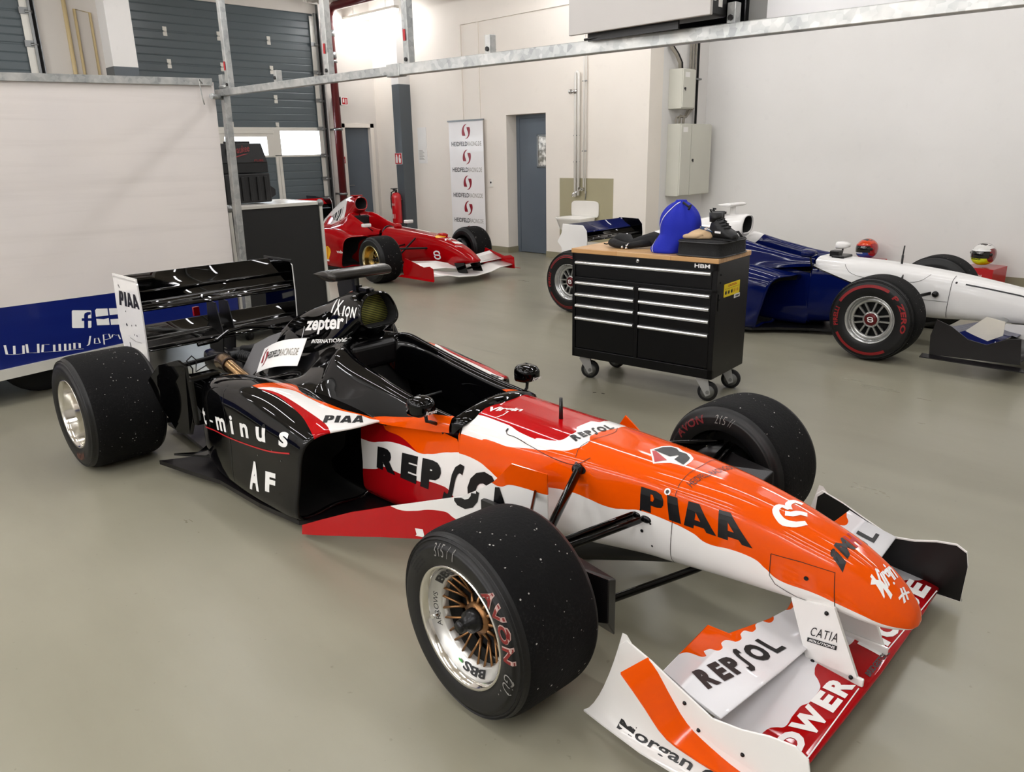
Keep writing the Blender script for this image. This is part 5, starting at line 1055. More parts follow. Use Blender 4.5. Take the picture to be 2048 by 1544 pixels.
# --- mirrors
def mirror(s_):
    c = V(-.845, s_*.315, .640)
    rows = []
    for x, ky, kz in ((-.047, .96, .96), (-.045, 1, 1), (-.02, 1., 1.), (.012, .94, .92), (.034, .72, .66), (.043, .4, .3)):
        rows.append([(c.x+x, c.y+.052*ky*math.copysign(abs(math.cos(2*PI*k/24))**.55, math.cos(2*PI*k/24)), c.z+.041*kz*math.copysign(abs(math.sin(2*PI*k/24))**.6, math.sin(2*PI*k/24))) for k in range(24)])
    g = G().grid(rows, closeu=True, cap0=True, cap1=True); m = g.build('wing_mirror', [M_BLK], AC)
    g = G(); R_ = [(p[0]-.0015, c.y+(p[1]-c.y)*.9, c.z+(p[2]-c.z)*.9) for p in rows[0]]; g.add(R_, [tuple(range(24))]); g.build('mirror_glass', M_CHROME, m)
    G().tube([(c.x, c.y-s_*.01, c.z-.03), (c.x, c.y-s_*.015, c.z-.065), (c.x+.005, s_*.285, .57), (c.x+.01, s_*.245, .548)], .0075, 10).build('mirror_stalk', M_MBLK, m)
    g = G(); g.lathe([(0, .006), (.016, .005), (.018, -.004), (0, -.004)], 14, axis='y', M=Matrix.Translation((c.x+.01, s_*.243, .548))); g.build('stalk_base', M_STEEL, m)
    flat(m, text2d('Arrows', .02, .2), (c.x+.0515 if False else c.x+.02, c.y-.03*1, c.z-.02), (c.x+.02, c.y+.03, c.z-.02), (c.x+.02, c.y-.03, c.z-.002), M_PRINT_W, .03)
    return m
mirror(-1); mirror(1)
g = G(); g.tube([(-.383, 0, .60), (-.383, 0, .70)], [.009, .007], 10); g.build('antenna', M_MBLK, AC)
# --- front suspension
for s_ in (-1, 1):
    arms(AC, 'suspension_arm', [((.10, s_*.17, .425), (.02, s_*.62, .43), .017), ((.135, s_*.165, .42), (.04, s_*.62, .42), .013), ((-.33, s_*.19, .45), (-.01, s_*.62, .43), .014), ((.32, s_*.06, .268), (.02, s_*.64, .17), .016), ((-.30, s_*.08, .15), (0, s_*.64, .17), .016)])
    arms(AC, 'push_rod', [((-.135, s_*.19, .535), (-.015, s_*.60, .33), .024)], flat=.55)
    g = G(); g.sphere((-.135, s_*.2, .535), .022, 12, 8); g.build('rod_end', M_NUT, AC)
    for x, z in ((.10, .425), (.14, .42)): G().sphere((x, s_*.172, z), .017, 12, 8, sq=(1.3, .5, .8)).build('rod_end', M_NUT, AC)
    # brake duct box of carbon on the inside of the wheel
    g = G(); v = [(.02, .46, .39), (.235, .465, .36), (.26, .535, .40), (.05, .575, .415), (.02, .46, .18), (.235, .465, .16), (.26, .535, .25), (.05, .575, .20)]
    v = [(x, s_*y, z) for x, y, z in v]; f = [(0, 1, 2, 3), (7, 6, 5, 4), (0, 4, 5, 1), (1, 5, 6, 2), (2, 6, 7, 3), (3, 7, 4, 0)]
    g.add(v, f if s_ > 0 else [q[::-1] for q in f]); g.build('brake_duct', M_CARB, AC, bevel=.004)
    g = G(); g.lathe([(0, -.05), (.10, -.05), (.13, -.04), (.13, .05), (0, .05)], 24, axis='y', M=Matrix.Translation((0, s_*.60, .294))); g.build('brake_drum', M_MBLK, AC)
# --- wheels
def marks_front(wh, ty, yf, R, h, yd):
    m1 = mat('tyre_print_red', '7A1A16', .6); m2 = mat('chalk', '8C8A86', .8); m3 = mat('tyre_print_line', 'B79A92', .6)
    bend(ty, text2d('AVON', .045, 0, 1.15), math.radians(55), .214, .215, .043, yf, m3, yo=-.0016); bend(ty, text2d('AVON', .02, 0, 1.22), math.radians(54.6), .2155, .213, .040, yf, m1, yo=-.003)
    bend(ty, text2d('315 / 1', -.012, .2), math.radians(112), .222, .10, .038, yf, m2, yo=-.002); bend(ty, text2d('GU . .', -.012, .2), math.radians(-7), .218, .10, .036, yf, m2, yo=-.002)
    for k in range(4): bend(ty, join2(*[poly2d([(.2*j, 0), (.2*j+.14, 0), (.2*j+.14, 1), (.2*j, 1)]) for j in range(5)]), math.radians(150), .212+k*.011, .08, .004, yf, M_RUB, yo=-.001)
    # lettering on the dish
    def dish(s, a0, w, r0, r1, m, y0, y1, bold=.02):
        v, f = fine(*text2d(s, bold), w, .04, .012); P = []
        for a, b in v:
            th = a0-a*w/.16; r = r0+(r1-r0)*b-.002; P.append((r*math.cos(th), y0+(y1-y0)*b-.0015, r*math.sin(th)))
        append(wh, P, f, m)
    for a in (150, -62): dish('BBS', math.radians(a), .105, .1475, .1695, M_PRINT_B, -(h-.0525), -(h-.0385), .035)
    v, f = fine(*text2d('ARROWS', .0, .2), .12, .02, .012); P = []
    for a, b in v: th = math.radians(-150)-a*.12/.16; P.append(((.152+b*.013)*math.cos(th), -(h-.050)-.0085*b-.0012, (.152+b*.013)*math.sin(th)))
    append(wh, P, f, M_PRINT_B)
    th = math.radians(-105); G().box((0, 0, 0), (.016, .002, .014)).build('balance_weight', mat('sticker_green', '3FB54A', .5), wh, M=Matrix.Translation((.157*math.cos(th), -(h-.043), .157*math.sin(th)))@Matrix.Rotation(-th-PI/2, 4, 'Y')@Matrix.Rotation(.3, 4, 'X'))
    g = G(); th = math.radians(-165); g.cyl((.155*math.cos(th), -(h-.055), .155*math.sin(th)), (.15*math.cos(th), -(h-.02), .15*math.sin(th)), .006, 8); g.build('valve', M_CHROME, wh)
def marks_rear(wh, ty, yf, R, h, yd):
    m1 = mat('tyre_print_rust', '6A4030', .7)
    bend(ty, text2d('AVON', .02, 0, 1.1), math.radians(-58), .215, .13, .036, yf, m1, yo=-.002)
    bend(ty, text2d('AVON', .02, 0, 1.1), math.radians(122), .215, .13, .036, yf, mat('tyre_emboss', '2A2A2C', .5), yo=-.002)
def marks_far(wh, ty, yf, R, h, yd):
    # inside wall of the far front tyre, which faces the viewer
    m1 = mat('tyre_print_dark_red', '6A1418', .6); m2 = mat('chalk', '8C8A86', .8)
    def inner(A, th0, r0, w, hh, m):
        v, f = fine(A[0], A[1], w, hh, .012); P = []
        for a, b in v:
            th = th0+a*w/(r0+hh/2); r = r0+b*hh; P.append((r*math.cos(th), -yf(r)+.002, r*math.sin(th)))
        append(ty, P, f, m)
    inner(text2d('AVON', .03, 0, 1.1), math.radians(30), .222, .16, .036, m1); inner(text2d('215 //', -.012, .2), math.radians(82), .222, .09, .036, m2)
FR_, FL_ = .294, .311
wheel(AC, (0, -.743), .294, .33, 'bbs', -1, -.075, art_fn=marks_front); wheel(AC, (0, .755), .294, .33, 'bbs', 1, -.06, art_fn=marks_far)
wheel(AC, (-2.967, -.829), .311, .409, 'barrel', -1, art_fn=marks_rear); wheel(AC, (-2.967, .80), .311, .409, 'barrel', 1)
# --- front wing
W_ = .645
st = []
for y, x, z, c, a in ((-W_, .865, .075, .25, .16), (-.45, .872, .075, .25, .16), (-.25, .878, .082, .25, .17), (0, .885, .092, .25, .17), (.25, .878, .082, .25, .17), (.45, .872, .075, .25, .16), (W_, .865, .075, .25, .16)): st.append((y, x, z, c, a, .10, -.03))
fwing = wing(AC, 'front_wing', st, paint('livery_front_wing', 'E6E5E8', [('A80710', [('x', '>', ['y', [(-.65, .735), (-.466, .742), (-.43, .758), (-.40, .775), (-.36, .772), (-.32, .772), (-.27, .785), (-.226, .785), (-.18, .768), (-.155, .745), (-.1, .735), (-.02, .738), (.03, .765), (.07, .772), (.12, .757), (.2, .74), (.3, .735), (.42, .737), (.52, .745), (.58, .76), (.63, .80), (.65, .81)]])])])); fwing['label'] = 'white and red front wing main plane'
fst = []
for y, z, c, a in ((-W_+.004, .225, .185, .30), (-.31, .172, .238, .24), (-.288, .168, .178, .27), (-.1, .147, .14, .30), (0, .143, .125, .32), (.1, .147, .14, .30), (.288, .168, .178, .27), (.31, .172, .238, .24), (W_-.004, .225, .185, .30)): fst.append((y, .70, z, c, a, .07, -.05))
SC = [(-.645, .497), (-.56, .500), (-.534, .505), (-.51, .508), (-.485, .522), (-.462, .543), (-.45, .545), (-.438, .53), (-.41, .533), (-.378, .551), (-.362, .549), (-.345, .535), (-.325, .533), (-.295, .558), (-.275, .562), (-.255, .55), (-.235, .548), (-.205, .566), (-.19, .566), (-.165, .555), (-.145, .555), (-.11, .577), (-.095, .578), (-.06, .566), (-.03, .568), (.0, .585), (.024, .589)]
flap = wing(AC, 'front_wing_flap', fst, paint('livery_flap', 'E6E5E8', [('E65204', [('x', '<', ['y', SC+[(.09, .578), (.15, .585), (.2, .566), (.25, .555), (.3, .55), (.36, .538), (.42, .54), (.48, .52), (.53, .522), (.57, .545), (.60, .53), (.645, .51)]])])])); flap['label'] = 'white front wing flap with a scalloped orange rear edge'
EPp = [(.385, .05), (.375, .12), (.385, .30), (.41, .325), (.49, .30), (.56, .27), (.68, .222), (.76, .235), (.83, .258), (.895, .268), (.93, .25), (.94, .20), (.935, .05)]
for s_ in (-1, 1):
    e = plate(AC, 'wing_endplate', [(x, s_*(W_+.002), z) for x, z in (EPp if s_ > 0 else EPp[::-1])], (0, s_*.006, 0), [M_WHT, M_MBLK] if True else 0)
    if s_ < 0: epR = e
    else: epL = e
    e['label'] = 'white front wing endplate'
    # inside face is black on the far plate
    g = G(); g.add([(x, s_*(W_+.0012), z) for x, z in [(.01+.98*(p[0]-.66)+.655, .0+p[1]-.006 if p[1] > .1 else p[1]+.004) for p in EPp]], [tuple(range(len(EPp)))[::-1 if s_ > 0 else 1]]); g.build('inner_face', M_MBLK if s_ > 0 else M_WHT, e)
    # outward sweeping footplate
    rows = []
    for x, yo, zt_ in ((.285, .03, .30), (.36, .04, .30), (.5, .055, .20), (.7, .055, .14), (.85, .05, .12), (.935, .03, .10)):
        rows.append([(x+(.11 if x < .3 else .05 if x < .4 else 0)*(1-(k/8)), s_*(W_+.006+yo*(k/8)**2), zt_*(1-k/8)**1.6+.042) for k in range(9)])
    g = G().grid(rows, flip=s_ > 0); g.grid([[(p[0], p[1], p[2]-.006) for p in r] for r in rows], flip=s_ < 0); g.grid([[r[-1] for r in rows], [(r[-1][0], r[-1][1], r[-1][2]-.006) for r in rows]], flip=s_ < 0)
    fp = g.build('footplate', [M_WHT], e)
    if s_ < 0: fpR = fp
    # orange turning fence
    I = [(.48, .305), (.505, .288), (.555, .228), (.612, .167), (.68, .137), (.77, .115), (.83, .11)]; O_ = [(.440, .275), (.475, .245), (.515, .206), (.58, .142), (.66, .122), (.74, .112), (.82, .108)]
    I = resample([(a, 0, b) for a, b in I], 16); O_ = resample([(a, 0, b) for a, b in O_], 16)
    wd = [.066-.035*(k/15)**1.5 for k in range(16)]
    top = [[(p[0], s_*(W_+.006), p[2]) for p in I], [(p[0], s_*(W_+.008+w0), p[2]) for p, w0 in zip(O_, wd)]]
    g = G().grid(top, flip=s_ < 0); g.grid([[(x, y, z-.007) for x, y, z in r] for r in top], flip=s_ > 0); g.grid([top[1], [(x, y, z-.007) for x, y, z in top[1]]], flip=s_ < 0, smooth=False)
    a_, b_ = top[0][0], top[1][0]; g.add([a_, b_, (b_[0], b_[1], b_[2]-.007), (a_[0], a_[1], a_[2]-.007)], [(0, 1, 2, 3), (3, 2, 1, 0)])
    g.build('orange_fence', M_ORG, e)
    for x, z in ((.60, .225), (.645, .165), (.77, .165)): G().sphere((x, s_*(W_+.008), z), .006, 8, 6).build('bolt', M_NUT, e)
    g = G(); PL = [(.635, .30), (.765, .32), (.86, .105), (.705, .098)]
    p = plate(AC, 'wing_pylon', [(x, s_*.10, z) for x, z in (PL if s_ > 0 else PL[::-1])], (0, s_*.012, 0), M_WHT); 
    if s_ < 0: pyR = p
    p['label'] = 'white pylon between nose and front wing'
    for x, z in ((.835, .118), (.72, .115), (.745, .295)): G().sphere((x, s_*.113, z), .007, 8, 6).build('bolt', M_NUT, p)
    g = G(); g.span((.70, s_*.10-.012, .098), (.87, s_*.10, .125)); g.build('pylon_foot', M_WHT, p, bevel=.004)
# --- rear wing
for s_ in (-1, 1):
    q = [(-3.53, .40), (-3.58, .60), (-3.545, .935), (-3.52, .945), (-3.20, .94), (-3.175, .92), (-3.17, .75), (-3.185, .46), (-3.25, .38)]
    e = plate(AC, 'rear_wing_endplate', [(x, s_*.5, z) for x, z in (q if s_ > 0 else q[::-1])], (0, s_*.008, 0), M_WHT if s_ < 0 else M_WHT); e['label'] = 'white rear wing endplate, black inside'
    g = G(); g.add([(x, s_*.4985, z) for x, z in q], [tuple(range(len(q)))[::-1 if s_ > 0 else 1]]); g.build('inner_face', M_BLK, e)
    g = G(); g.prism([(-3.545, s_*.508, .93), (-3.18, s_*.508, .93), (-3.18, s_*.508, .955), (-3.545, s_*.508, .955)][::1 if s_ < 0 else -1], (0, -s_*.008, 0)); g.build('gurney_tab', M_MBLK if s_ > 0 else M_WHT, e)
    if s_ < 0: repR = e
rw = wing(AC, 'rear_wing', [(-.498, -3.17, .765, .20, .42, .13, -.10), (.498, -3.17, .765, .20, .42, .13, -.10)], M_BLK)
rf = wing(AC, 'rear_wing_flap', [(-.498, -3.34, .845, .17, .62, .10, -.10), (.498, -3.34, .845, .17, .62, .10, -.10)], M_BLK)
wing(AC, 'beam_wing', [(-.498, -3.15, .525, .30, .36, .10, -.08), (.498, -3.15, .525, .30, .36, .10, -.08)], M_BLK)
for y in (-.04, .04): plate(AC, 'wing_support', [(-3.2, y, .40), (-3.16, y, .55), (-3.22, y, .74), (-3.34, y, .75), (-3.38, y, .42)][::-1], (0, .008, 0), M_MBLK)
G().span((-3.62, -.02, .60), (-3.6, .02, .66)).build('rain_light', M_RED, AC)
# --- gearbox, rear suspension, exhausts, heat shields
g = G(); g.grid(loft([[(-2.3, 0, .46), (-2.3, .14, .44), (-2.3, .17, .28), (-2.3, .12, .1), (-2.3, 0, .08)], [(-2.7, 0, .44), (-2.7, .11, .42), (-2.7, .13, .28), (-2.7, .09, .12), (-2.7, 0, .1)], [(-3.1, 0, .44), (-3.1, .08, .42), (-3.1, .1, .3), (-3.1, .07, .18), (-3.1, 0, .16)], [(-3.45, 0, .40), (-3.45, .05, .39), (-3.45, .06, .34), (-3.45, .05, .28), (-3.45, 0, .27)]], 12, 5, mirror=True), closeu=True, cap1=True); g.build('gearbox', M_NUT, AC)
g = G(); g.span((-2.95, -.09, .43), (-2.75, .09, .50)); g.span((-2.72, -.06, .44), (-2.6, .06, .52)); g.cyl((-2.88, -.15, .47), (-2.88, .15, .47), .03, 14); g.cyl((-2.8, -.10, .52), (-2.62, -.05, .55), .022, 12)
for k in range(7): g.lathe([(.022, 0), (.034, .006), (.034, .012), (.022, .018)], 14, axis='x', M=Matrix.Translation((-2.80+k*.022, -.11, .49)))
g.build('gearbox_fittings', mat('metal_dark', '2A2B2C', .35, .7), AC, bevel=.004)
for y in (-.02, .07): G().cyl((-2.70, y, .50), (-2.56, y, .52), .018, 14).build('damper', mat('damper_red', '8B141C', .35, .3), AC)
g = G(); g.tube([(-2.95, -.30, .56), (-2.95, -.18, .565), (-2.97, -.10, .60), (-2.97, 0, .61), (-2.96, .12, .595), (-2.93, .22, .57), (-2.80, .42, .58)], .012, 10); g.build('anti_roll_bar', M_BLK, AC)
for s_ in (-1, 1):
    arms(AC, 'suspension_arm', [((-2.55, s_*.13, .42), (-2.95, s_*.62, .43), .015), ((-2.62, s_*.13, .36), (-2.93, s_*.62, .36), .013), ((-3.15, s_*.08, .42), (-2.99, s_*.62, .43), .015), ((-2.5, s_*.12, .16), (-2.95, s_*.62, .17), .016), ((-3.15, s_*.08, .18), (-2.99, s_*.62, .17), .015)], M_MBLK)
    G().cyl((-2.967, s_*.1, .31), (-2.967, s_*.62, .31), .022, 14).build('drive_shaft', M_NUT, AC)
    g = G(); g.lathe([(0, -.06), (.13, -.06), (.15, -.04), (.15, .06), (0, .06)], 24, axis='y', M=Matrix.Translation((-2.967, s_*.64, .311))); g.build('brake_drum', M_MBLK, AC)
    pp = resample([(-2.30, s_*.26, .40), (-2.40, s_*.29, .445), (-2.50, s_*.295, .475), (-2.60, s_*.29, .50), (-2.68, s_*.27, .50), (-2.76, s_*.25, .48)], 14)
    g = G(); g.tube(pp, [.036]*9+[.038, .040, .043, .046, .047], 20, cap=False); ex = g.build('exhaust_pipe', M_EXH, AC)
    G().lathe([(.037, -.006), (.043, -.006), (.043, .006), (.037, .006)], 20, axis='x', M=Matrix.Translation(pp[8])).build('exhaust_clamp', mat('clamp_brown', '3A2C24', .4, .7), ex)
    g = G(); a = V(-2.36, s_*.10, .63); 
    g.grid([[(-2.36, s_*.07, .685), (-2.50, s_*.075, .64), (-2.66, s_*.09, .57)], [(-2.31, s_*.17, .60), (-2.46, s_*.19, .54), (-2.60, s_*.20, .47)], [(-2.28, s_*.26, .50), (-2.42, s_*.28, .45), (-2.52, s_*.29, .42)]][0:3], smooth=True); g.build('grey_tape', mat('tape_grey', '5C5C5E', .55), AC)
    g = G(); g.tube([(-2.7, s_*.36, .50), (-2.74, s_*.42, .46), (-2.76, s_*.40, .52), (-2.72, s_*.44, .56), (-2.75, s_*.46, .53), (-2.78, s_*.42, .47), (-2.8, s_*.42, .40)], .004, 6); g.build('cable_loop', M_RUB, AC)
# ------------------------------------------------------------------ lettering on the orange car
def letters(items):
    """[(text, x0, x1, y0, y1, bold)] placed in the unit square -> one artwork"""
    out = []
    for s, x0, x1, y0, y1, b in items:
        v, f = text2d(s, b) if isinstance(s, str) else s
        out.append(([(x0+(x1-x0)*a, y0+(y1-y0)*c) for a, c in v], f))
    return join2(*out)
SGL = stroke([(.0, .06), (.22, .02), (.38, .10), (.44, .3), (.52, .72), (.62, .90), (.80, .98), (1., .94)], .26)
LGL = poly2d([(0, 0), (1, 0), (1, .2), (.36, .2), (.36, 1), (0, 1)])
REPSOL = letters([('R', 0, .16, 0, 1, .06), ('E', .19, .31, 0, 1, .06), ('P', .34, .48, 0, 1, .06), (SGL, .485, .63, -.06, 1.04, 0), ('O', .65, .83, -.02, 1.02, .06), (LGL, .87, 1, 0, 1, 0)])
REPSO = letters([('R', 0, .19, 0, 1, .08), ('E', .24, .39, 0, 1, .08), ('P', .43, .60, 0, 1, .08), (SGL, .635, .775, -.05, .98, 0), ('O', .82, 1.04, -.02, 1.02, .08)])
PP = join2(poly2d([(0, 0), (.44, 0), (.44, 1), (0, 1)]), poly2d([(.44, 1), (.70, 1), (.92, .92), (1, .72), (.98, .52), (.88, .38), (.70, .33), (.44, .33), (.44, .52), (.54, .53), (.6, .66), (.54, .80), (.44, .81)]))
AAA = join2(poly2d([(0, 0), (.30, 0), (.50, .66), (.50, 1), (.31, 1)]), poly2d([(.70, 0), (1, 0), (.69, 1), (.50, 1), (.50, .66)]), poly2d([(.34, .14), (.66, .14), (.60, .36), (.40, .36)]))
III = poly2d([(0, 0), (1, 0), (1, 1), (0, 1)])
PIAA = letters([(PP, 0, .245, 0, 1, 0), (III, .285, .395, 0, 1, 0), (AAA, .42, .71, 0, 1, 0), (AAA, .72, 1.01, 0, 1, 0)])
N_ = (0, -1, 0); UP = (0, 0, 1)
art(chassis, REPSO, (-1.275, -.3, .238), (-.56, -.3, .232), (-1.255, -.3, .347), M_PRINT_B, n=N_, p3=(-.53, -.3, .408))
art(chassis, PIAA, (.118, -.3, .452), (.506, -.3, .432), (.115, -.3, .532), M_PRINT_B, n=N_, p3=(.452, -.3, .522))
art(chassis, text2d('Virgin', .025, .35, .9), (-.645, -.14, .7), (-.535, -.06, .7), (-.675, -.10, .7), M_PRINT_W, n=UP)
art(chassis, stroke([(0, 0), (.55, .25), (.75, .9)], .10), (-.60, -.15, .7), (-.555, -.115, .7), (-.62, -.11, .7), M_PRINT_W, n=UP)
art(chassis, REPSOL, (-.205, -.125, .7), (-.17, .065, .7), (-.248, -.11, .7), M_PRINT_B, n=UP)
# arrow-shaped B badge
art(chassis, poly2d([(-.06, .42), (.36, 1.12), (.72, 1.14), (.95, 1.05), (1.04, .85), (1.0, .62), (1.02, .35), (.92, .1), (.75, -.02), (.42, -.16), (.36, .02), (.28, .18)]), (.165, -.10, .7), (.205, .045, .7), (.04, -.065, .7), M_PRINT_W, n=UP, lift=.001)
art(chassis, poly2d([(.0, .44), (.35, 1.02), (.42, .95), (.30, .35)]), (.165, -.10, .7), (.205, .045, .7), (.04, -.065, .7), M_PRINT_R, n=UP, lift=.0022)
art(chassis, poly2d([(.42, 1.04), (.72, 1.06), (.90, .96), (.95, .80), (.88, .62), (.94, .40), (.85, .15), (.72, .06), (.46, -.08), (.48, .3), (.70, .40), (.70, .46), (.50, .5)]), (.165, -.10, .7), (.205, .045, .7), (.04, -.065, .7), M_PRINT_B, n=UP, lift=.0024)
art(chassis, text2d('HEIDFELD-RACING.DE', .0), (.283, -.125, .7), (.327, .08, .7), (.256, -.118, .7), M_PRINT_B, n=UP)
art(chassis, text2d('M', .06), (.625, -.092, .7), (.655, -.02, .7), (.545, -.075, .7), M_PRINT_W, n=UP) if False else None
MQ = join2(stroke(smooth2([(.52, -.02), (.30, .05), (.10, .35), (.18, .7), (.42, .82), (.52, .62)], 18), .16), stroke(smooth2([(.30, .5), (.45, .40), (.62, .42), (.80, .30)], 12), .20), stroke(smooth2([(.52, .62), (.66, .85), (.9, .95), (1.04, .78)], 12), .15))
art(chassis, MQ, (.60, -.105, .7), (.655, .015, .7), (.50, -.075, .7), M_PRINT_W, n=UP)
art(chassis, letters([('i', .02, .16, 0, 1, .05), ('M', .2, .62, 0, 1, .05)]), (.768, -.092, .7), (.775, .035, .7), (.722, -.085, .7), M_PRINT_B, n=UP); art(chassis, letters([('H', .66, .95, 0, 1, .05)]), (.768, -.092, .7), (.775, .035, .7), (.722, -.085, .7), M_PRINT_R, n=UP)
art(chassis, text2d('Virgin', .025, .35, .9), (.895, -.072, .7), (.902, .02, .7), (.835, -.06, .7), M_PRINT_W, n=UP); art(chassis, stroke([(-.05, .9), (.15, .55), (.2, .0)], .09), (.895, -.072, .7), (.902, .02, .7), (.835, -.06, .7), M_PRINT_W, n=UP)
art(chassis, join2(stroke([(0, .5), (1, .5)], .16), stroke([(.2, 0), (.5, 1)], .16), stroke([(.5, 0), (.75, 1)], .16)), (.925, -.045, .7), (.935, .01, .7), (.90, -.04, .7), M_PRINT_W, n=UP)
# panel joints, screws
M_GAP = mat('panel_gap', '2A1206', .6); M_GAPD = mat('panel_gap_dark', '101010', .6)
def ring_line(o, x, y, z, r, m, n): art(o, poly2d([(math.cos(2*PI*k/16)*.5+.5, math.sin(2*PI*k/16)*.5+.5) for k in range(16)]), (x-r, y, z-r), (x+r, y, z-r), (x-r, y, z+r), m, n=n, step=.05, lift=.0016)
for n_, a, b in ((N_, (.2385, -.3, .26), (.2405, -.3, .60)), (UP, (.2385, -.17, .7), (.2405, .17, .7))):
    if n_ is N_: art(chassis, poly2d([(0, 0), (1, 0), (1, 1), (0, 1)]), a, (b[0], -.3, a[2]), (a[0], -.3, b[2]), M_GAP, n=n_, step=.02)
    else: art(chassis, poly2d([(0, 0), (1, 0), (1, 1), (0, 1)]), a, (b[0], a[1], .7), (a[0], b[1], .7), M_GAP, n=n_, step=.02)
art(chassis, stroke(smooth2([(-.165, .075), (-.145, .03), (-.158, -.07), (-.17, -.144), (-.16, -.18)], 20), .0022), (0, 0, .7), (1, 0, .7), (0, 1, .7), M_GAP, n=UP, step=.03)
art(chassis, stroke(smooth2([(-.51, .590), (-.50, .577), (-.455, .573), (-.37, .562), (-.267, .546), (-.17, .541), (-.136, .552), (-.104, .575)], 28), .0022), (0, -.3, 0), (1, -.3, 0), (0, -.3, 1), M_GAP, n=N_, step=.03)
art(chassis, stroke([(.566, .432), (.569, .36), (.588, .335), (.65, .31), (.76, .300)], .0022), (0, -.3, 0), (1, -.3, 0), (0, -.3, 1), M_GAP, n=N_, step=.03)
art(chassis, stroke([(.566, .432), (.651, .432), (.749, .426), (.76, .33), (.765, .29)], .0022), (0, -.3, 0), (1, -.3, 0), (0, -.3, 1), M_GAP, n=N_, step=.03)
for x, z, r, m in ((.21, .538, .011, M_PRINT_W), (.21, .538, .006, M_PRINT_B), (-.15, .548, .006, M_PRINT_B), (-.505, .585, .005, M_PRINT_B), (.675, .385, .007, M_NUT), (.13, .375, .006, M_PRINT_B), (.17, .33, .004, M_PRINT_B), (.06, .395, .005, M_PRINT_B), (.12, .45, .004, M_PRINT_B), (.16, .41, .004, M_PRINT_B)):
    ring_line(chassis, x, -.3, z, r, m, N_)
art(chassis, poly2d([(.5+.5*math.cos(2*PI*k/24), .5+.5*math.sin(2*PI*k/24)) for k in range(24)]), (-.165, -.3, .515), (-.105, -.3, .515), (-.165, -.3, .548), M_PRINT_B, n=N_)
# barge board: the rest of the word
art(bbR, letters([('O', 0, .55, 0, 1, .06), (LGL, .68, 1.05, 0, .95, 0)]), (-.55, -.6, .355), (-.355, -.6, .362), (-.53, -.6, .50), M_PRINT_B, n=N_, target=bbR) if False else None
art(bbR, letters([('O', 0, .56, 0, 1, .06)]), (-.545, -.75, .345), (-.35, -.75, .345), (-.545, -.75, .495), M_PRINT_B, n=N_)
art(bbR, LGL, (-.388, -.75, .362), (-.345, -.75, .365), (-.378, -.75, .452), M_PRINT_B, n=N_)
art(bbR, poly2d([(0, 0), (1, .05), (.85, 1), (.0, .95), (.15, .2)]), (-.70, -.75, .19), (-.66, -.75, .19), (-.70, -.75, .225), M_PRINT_W, n=N_)
# sidepod
TM_ = [('t', -2.275, -2.215, 0, 1.25), ('-', -2.15, -2.105, .42, .56), ('m', -2.06, -1.955, 0, 1.), ('i', -1.90, -1.872, 0, 1.35), ('n', -1.80, -1.725, 0, 1.), ('u', -1.65, -1.57, 0, 1.), ('s', -1.455, -1.385, 0, 1.)]
A = letters([(c, (x0+2.275)/.89, (x1+2.275)/.89, y0, y1, .03) for c, x0, x1, y0, y1 in TM_])
art(podR, A, (-2.275, -.9, .312), (-1.385, -.9, .417), (-2.275, -.9, .385), M_PRINT_W, n=N_, p3=(-1.385, -.9, .482))
art(podR, stroke(smooth2([(-2.26, .298), (-2.1, .322), (-1.93, .328), (-1.725, .342), (-1.54, .362), (-1.37, .396)], 40), .007), (0, -.9, 0), (1, -.9, 0), (0, -.9, 1), M_PRINT_R, n=N_, step=.04)
art(podR, letters([('A', 0, .38, 0, 1.1, .05), ('F', .62, 1, .1, .85, .05)]), (-1.755, -.9, .118), (-1.52, -.9, .15), (-1.745, -.9, .25), M_PRINT_W, n=N_)
art(podR, PIAA, (-1.29, -.512, .9), (-1.195, -.372, .9), (-1.335, -.468, .9), M_PRINT_B, n=UP)
art(podL, PIAA, (-1.18, .38, .9), (-1.22, .51, .9), (-1.235, .37, .9), M_PRINT_B, n=UP)
for x, z, r in ((-1.583, .465, .013), (-1.45, .34, .004), (-1.52, .37, .004), (-1.6, .2, .004), (-1.66, .31, .003)): ring_line(podR, x, -.9, z, r, M_DARK if r > .01 else M_STEEL, N_)
art(podR, stroke([(-1.985, .57), (-1.965, .53), (-1.945, .45), (-1.93, .3), (-1.925, .07)], .003), (0, -.9, 0), (1, -.9, 0), (0, -.9, 1), M_GAPD, n=N_, step=.04)
# engine cover
NE = (.15, -1, .25)
art(airbox, letters([('zepter', 0, 1, 0, 1, .03)]), (-2.12, -.4, .705), (-1.66, -.4, .79), (-2.10, -.4, .79), M_PRINT_W, n=N_, p3=(-1.67, -.4, .875))
art(airbox, join2(stroke([(0, .62), (0, 0), (.2, 0)], .012), stroke([(.8, 1.2), (1, 1.2), (1, .7)], .012)), (-2.135, -.4, .685), (-1.65, -.4, .77), (-2.125, -.4, .785), M_PRINT_W, n=N_)
for o_ in (airbox, surround): art(o_, text2d('INTERNATIONAL', .02), (-1.99, -.4, .685), (-1.63, -.4, .755), (-1.985, -.4, .705), M_PRINT_W, n=N_, lift=.002)
art(airbox, letters([('I', 0, .08, .1, 1.1, .02), ('X', .14, .42, 0, 1.15, .02), ('I', .5, .56, 0, .8, .03), ('O', .6, .78, 0, .8, .03), ('N', .82, 1, 0, .8, .03)]), (-1.81, -.4, .862), (-1.57, -.4, .875), (-1.80, -.4, .925), M_PRINT_W, n=N_)
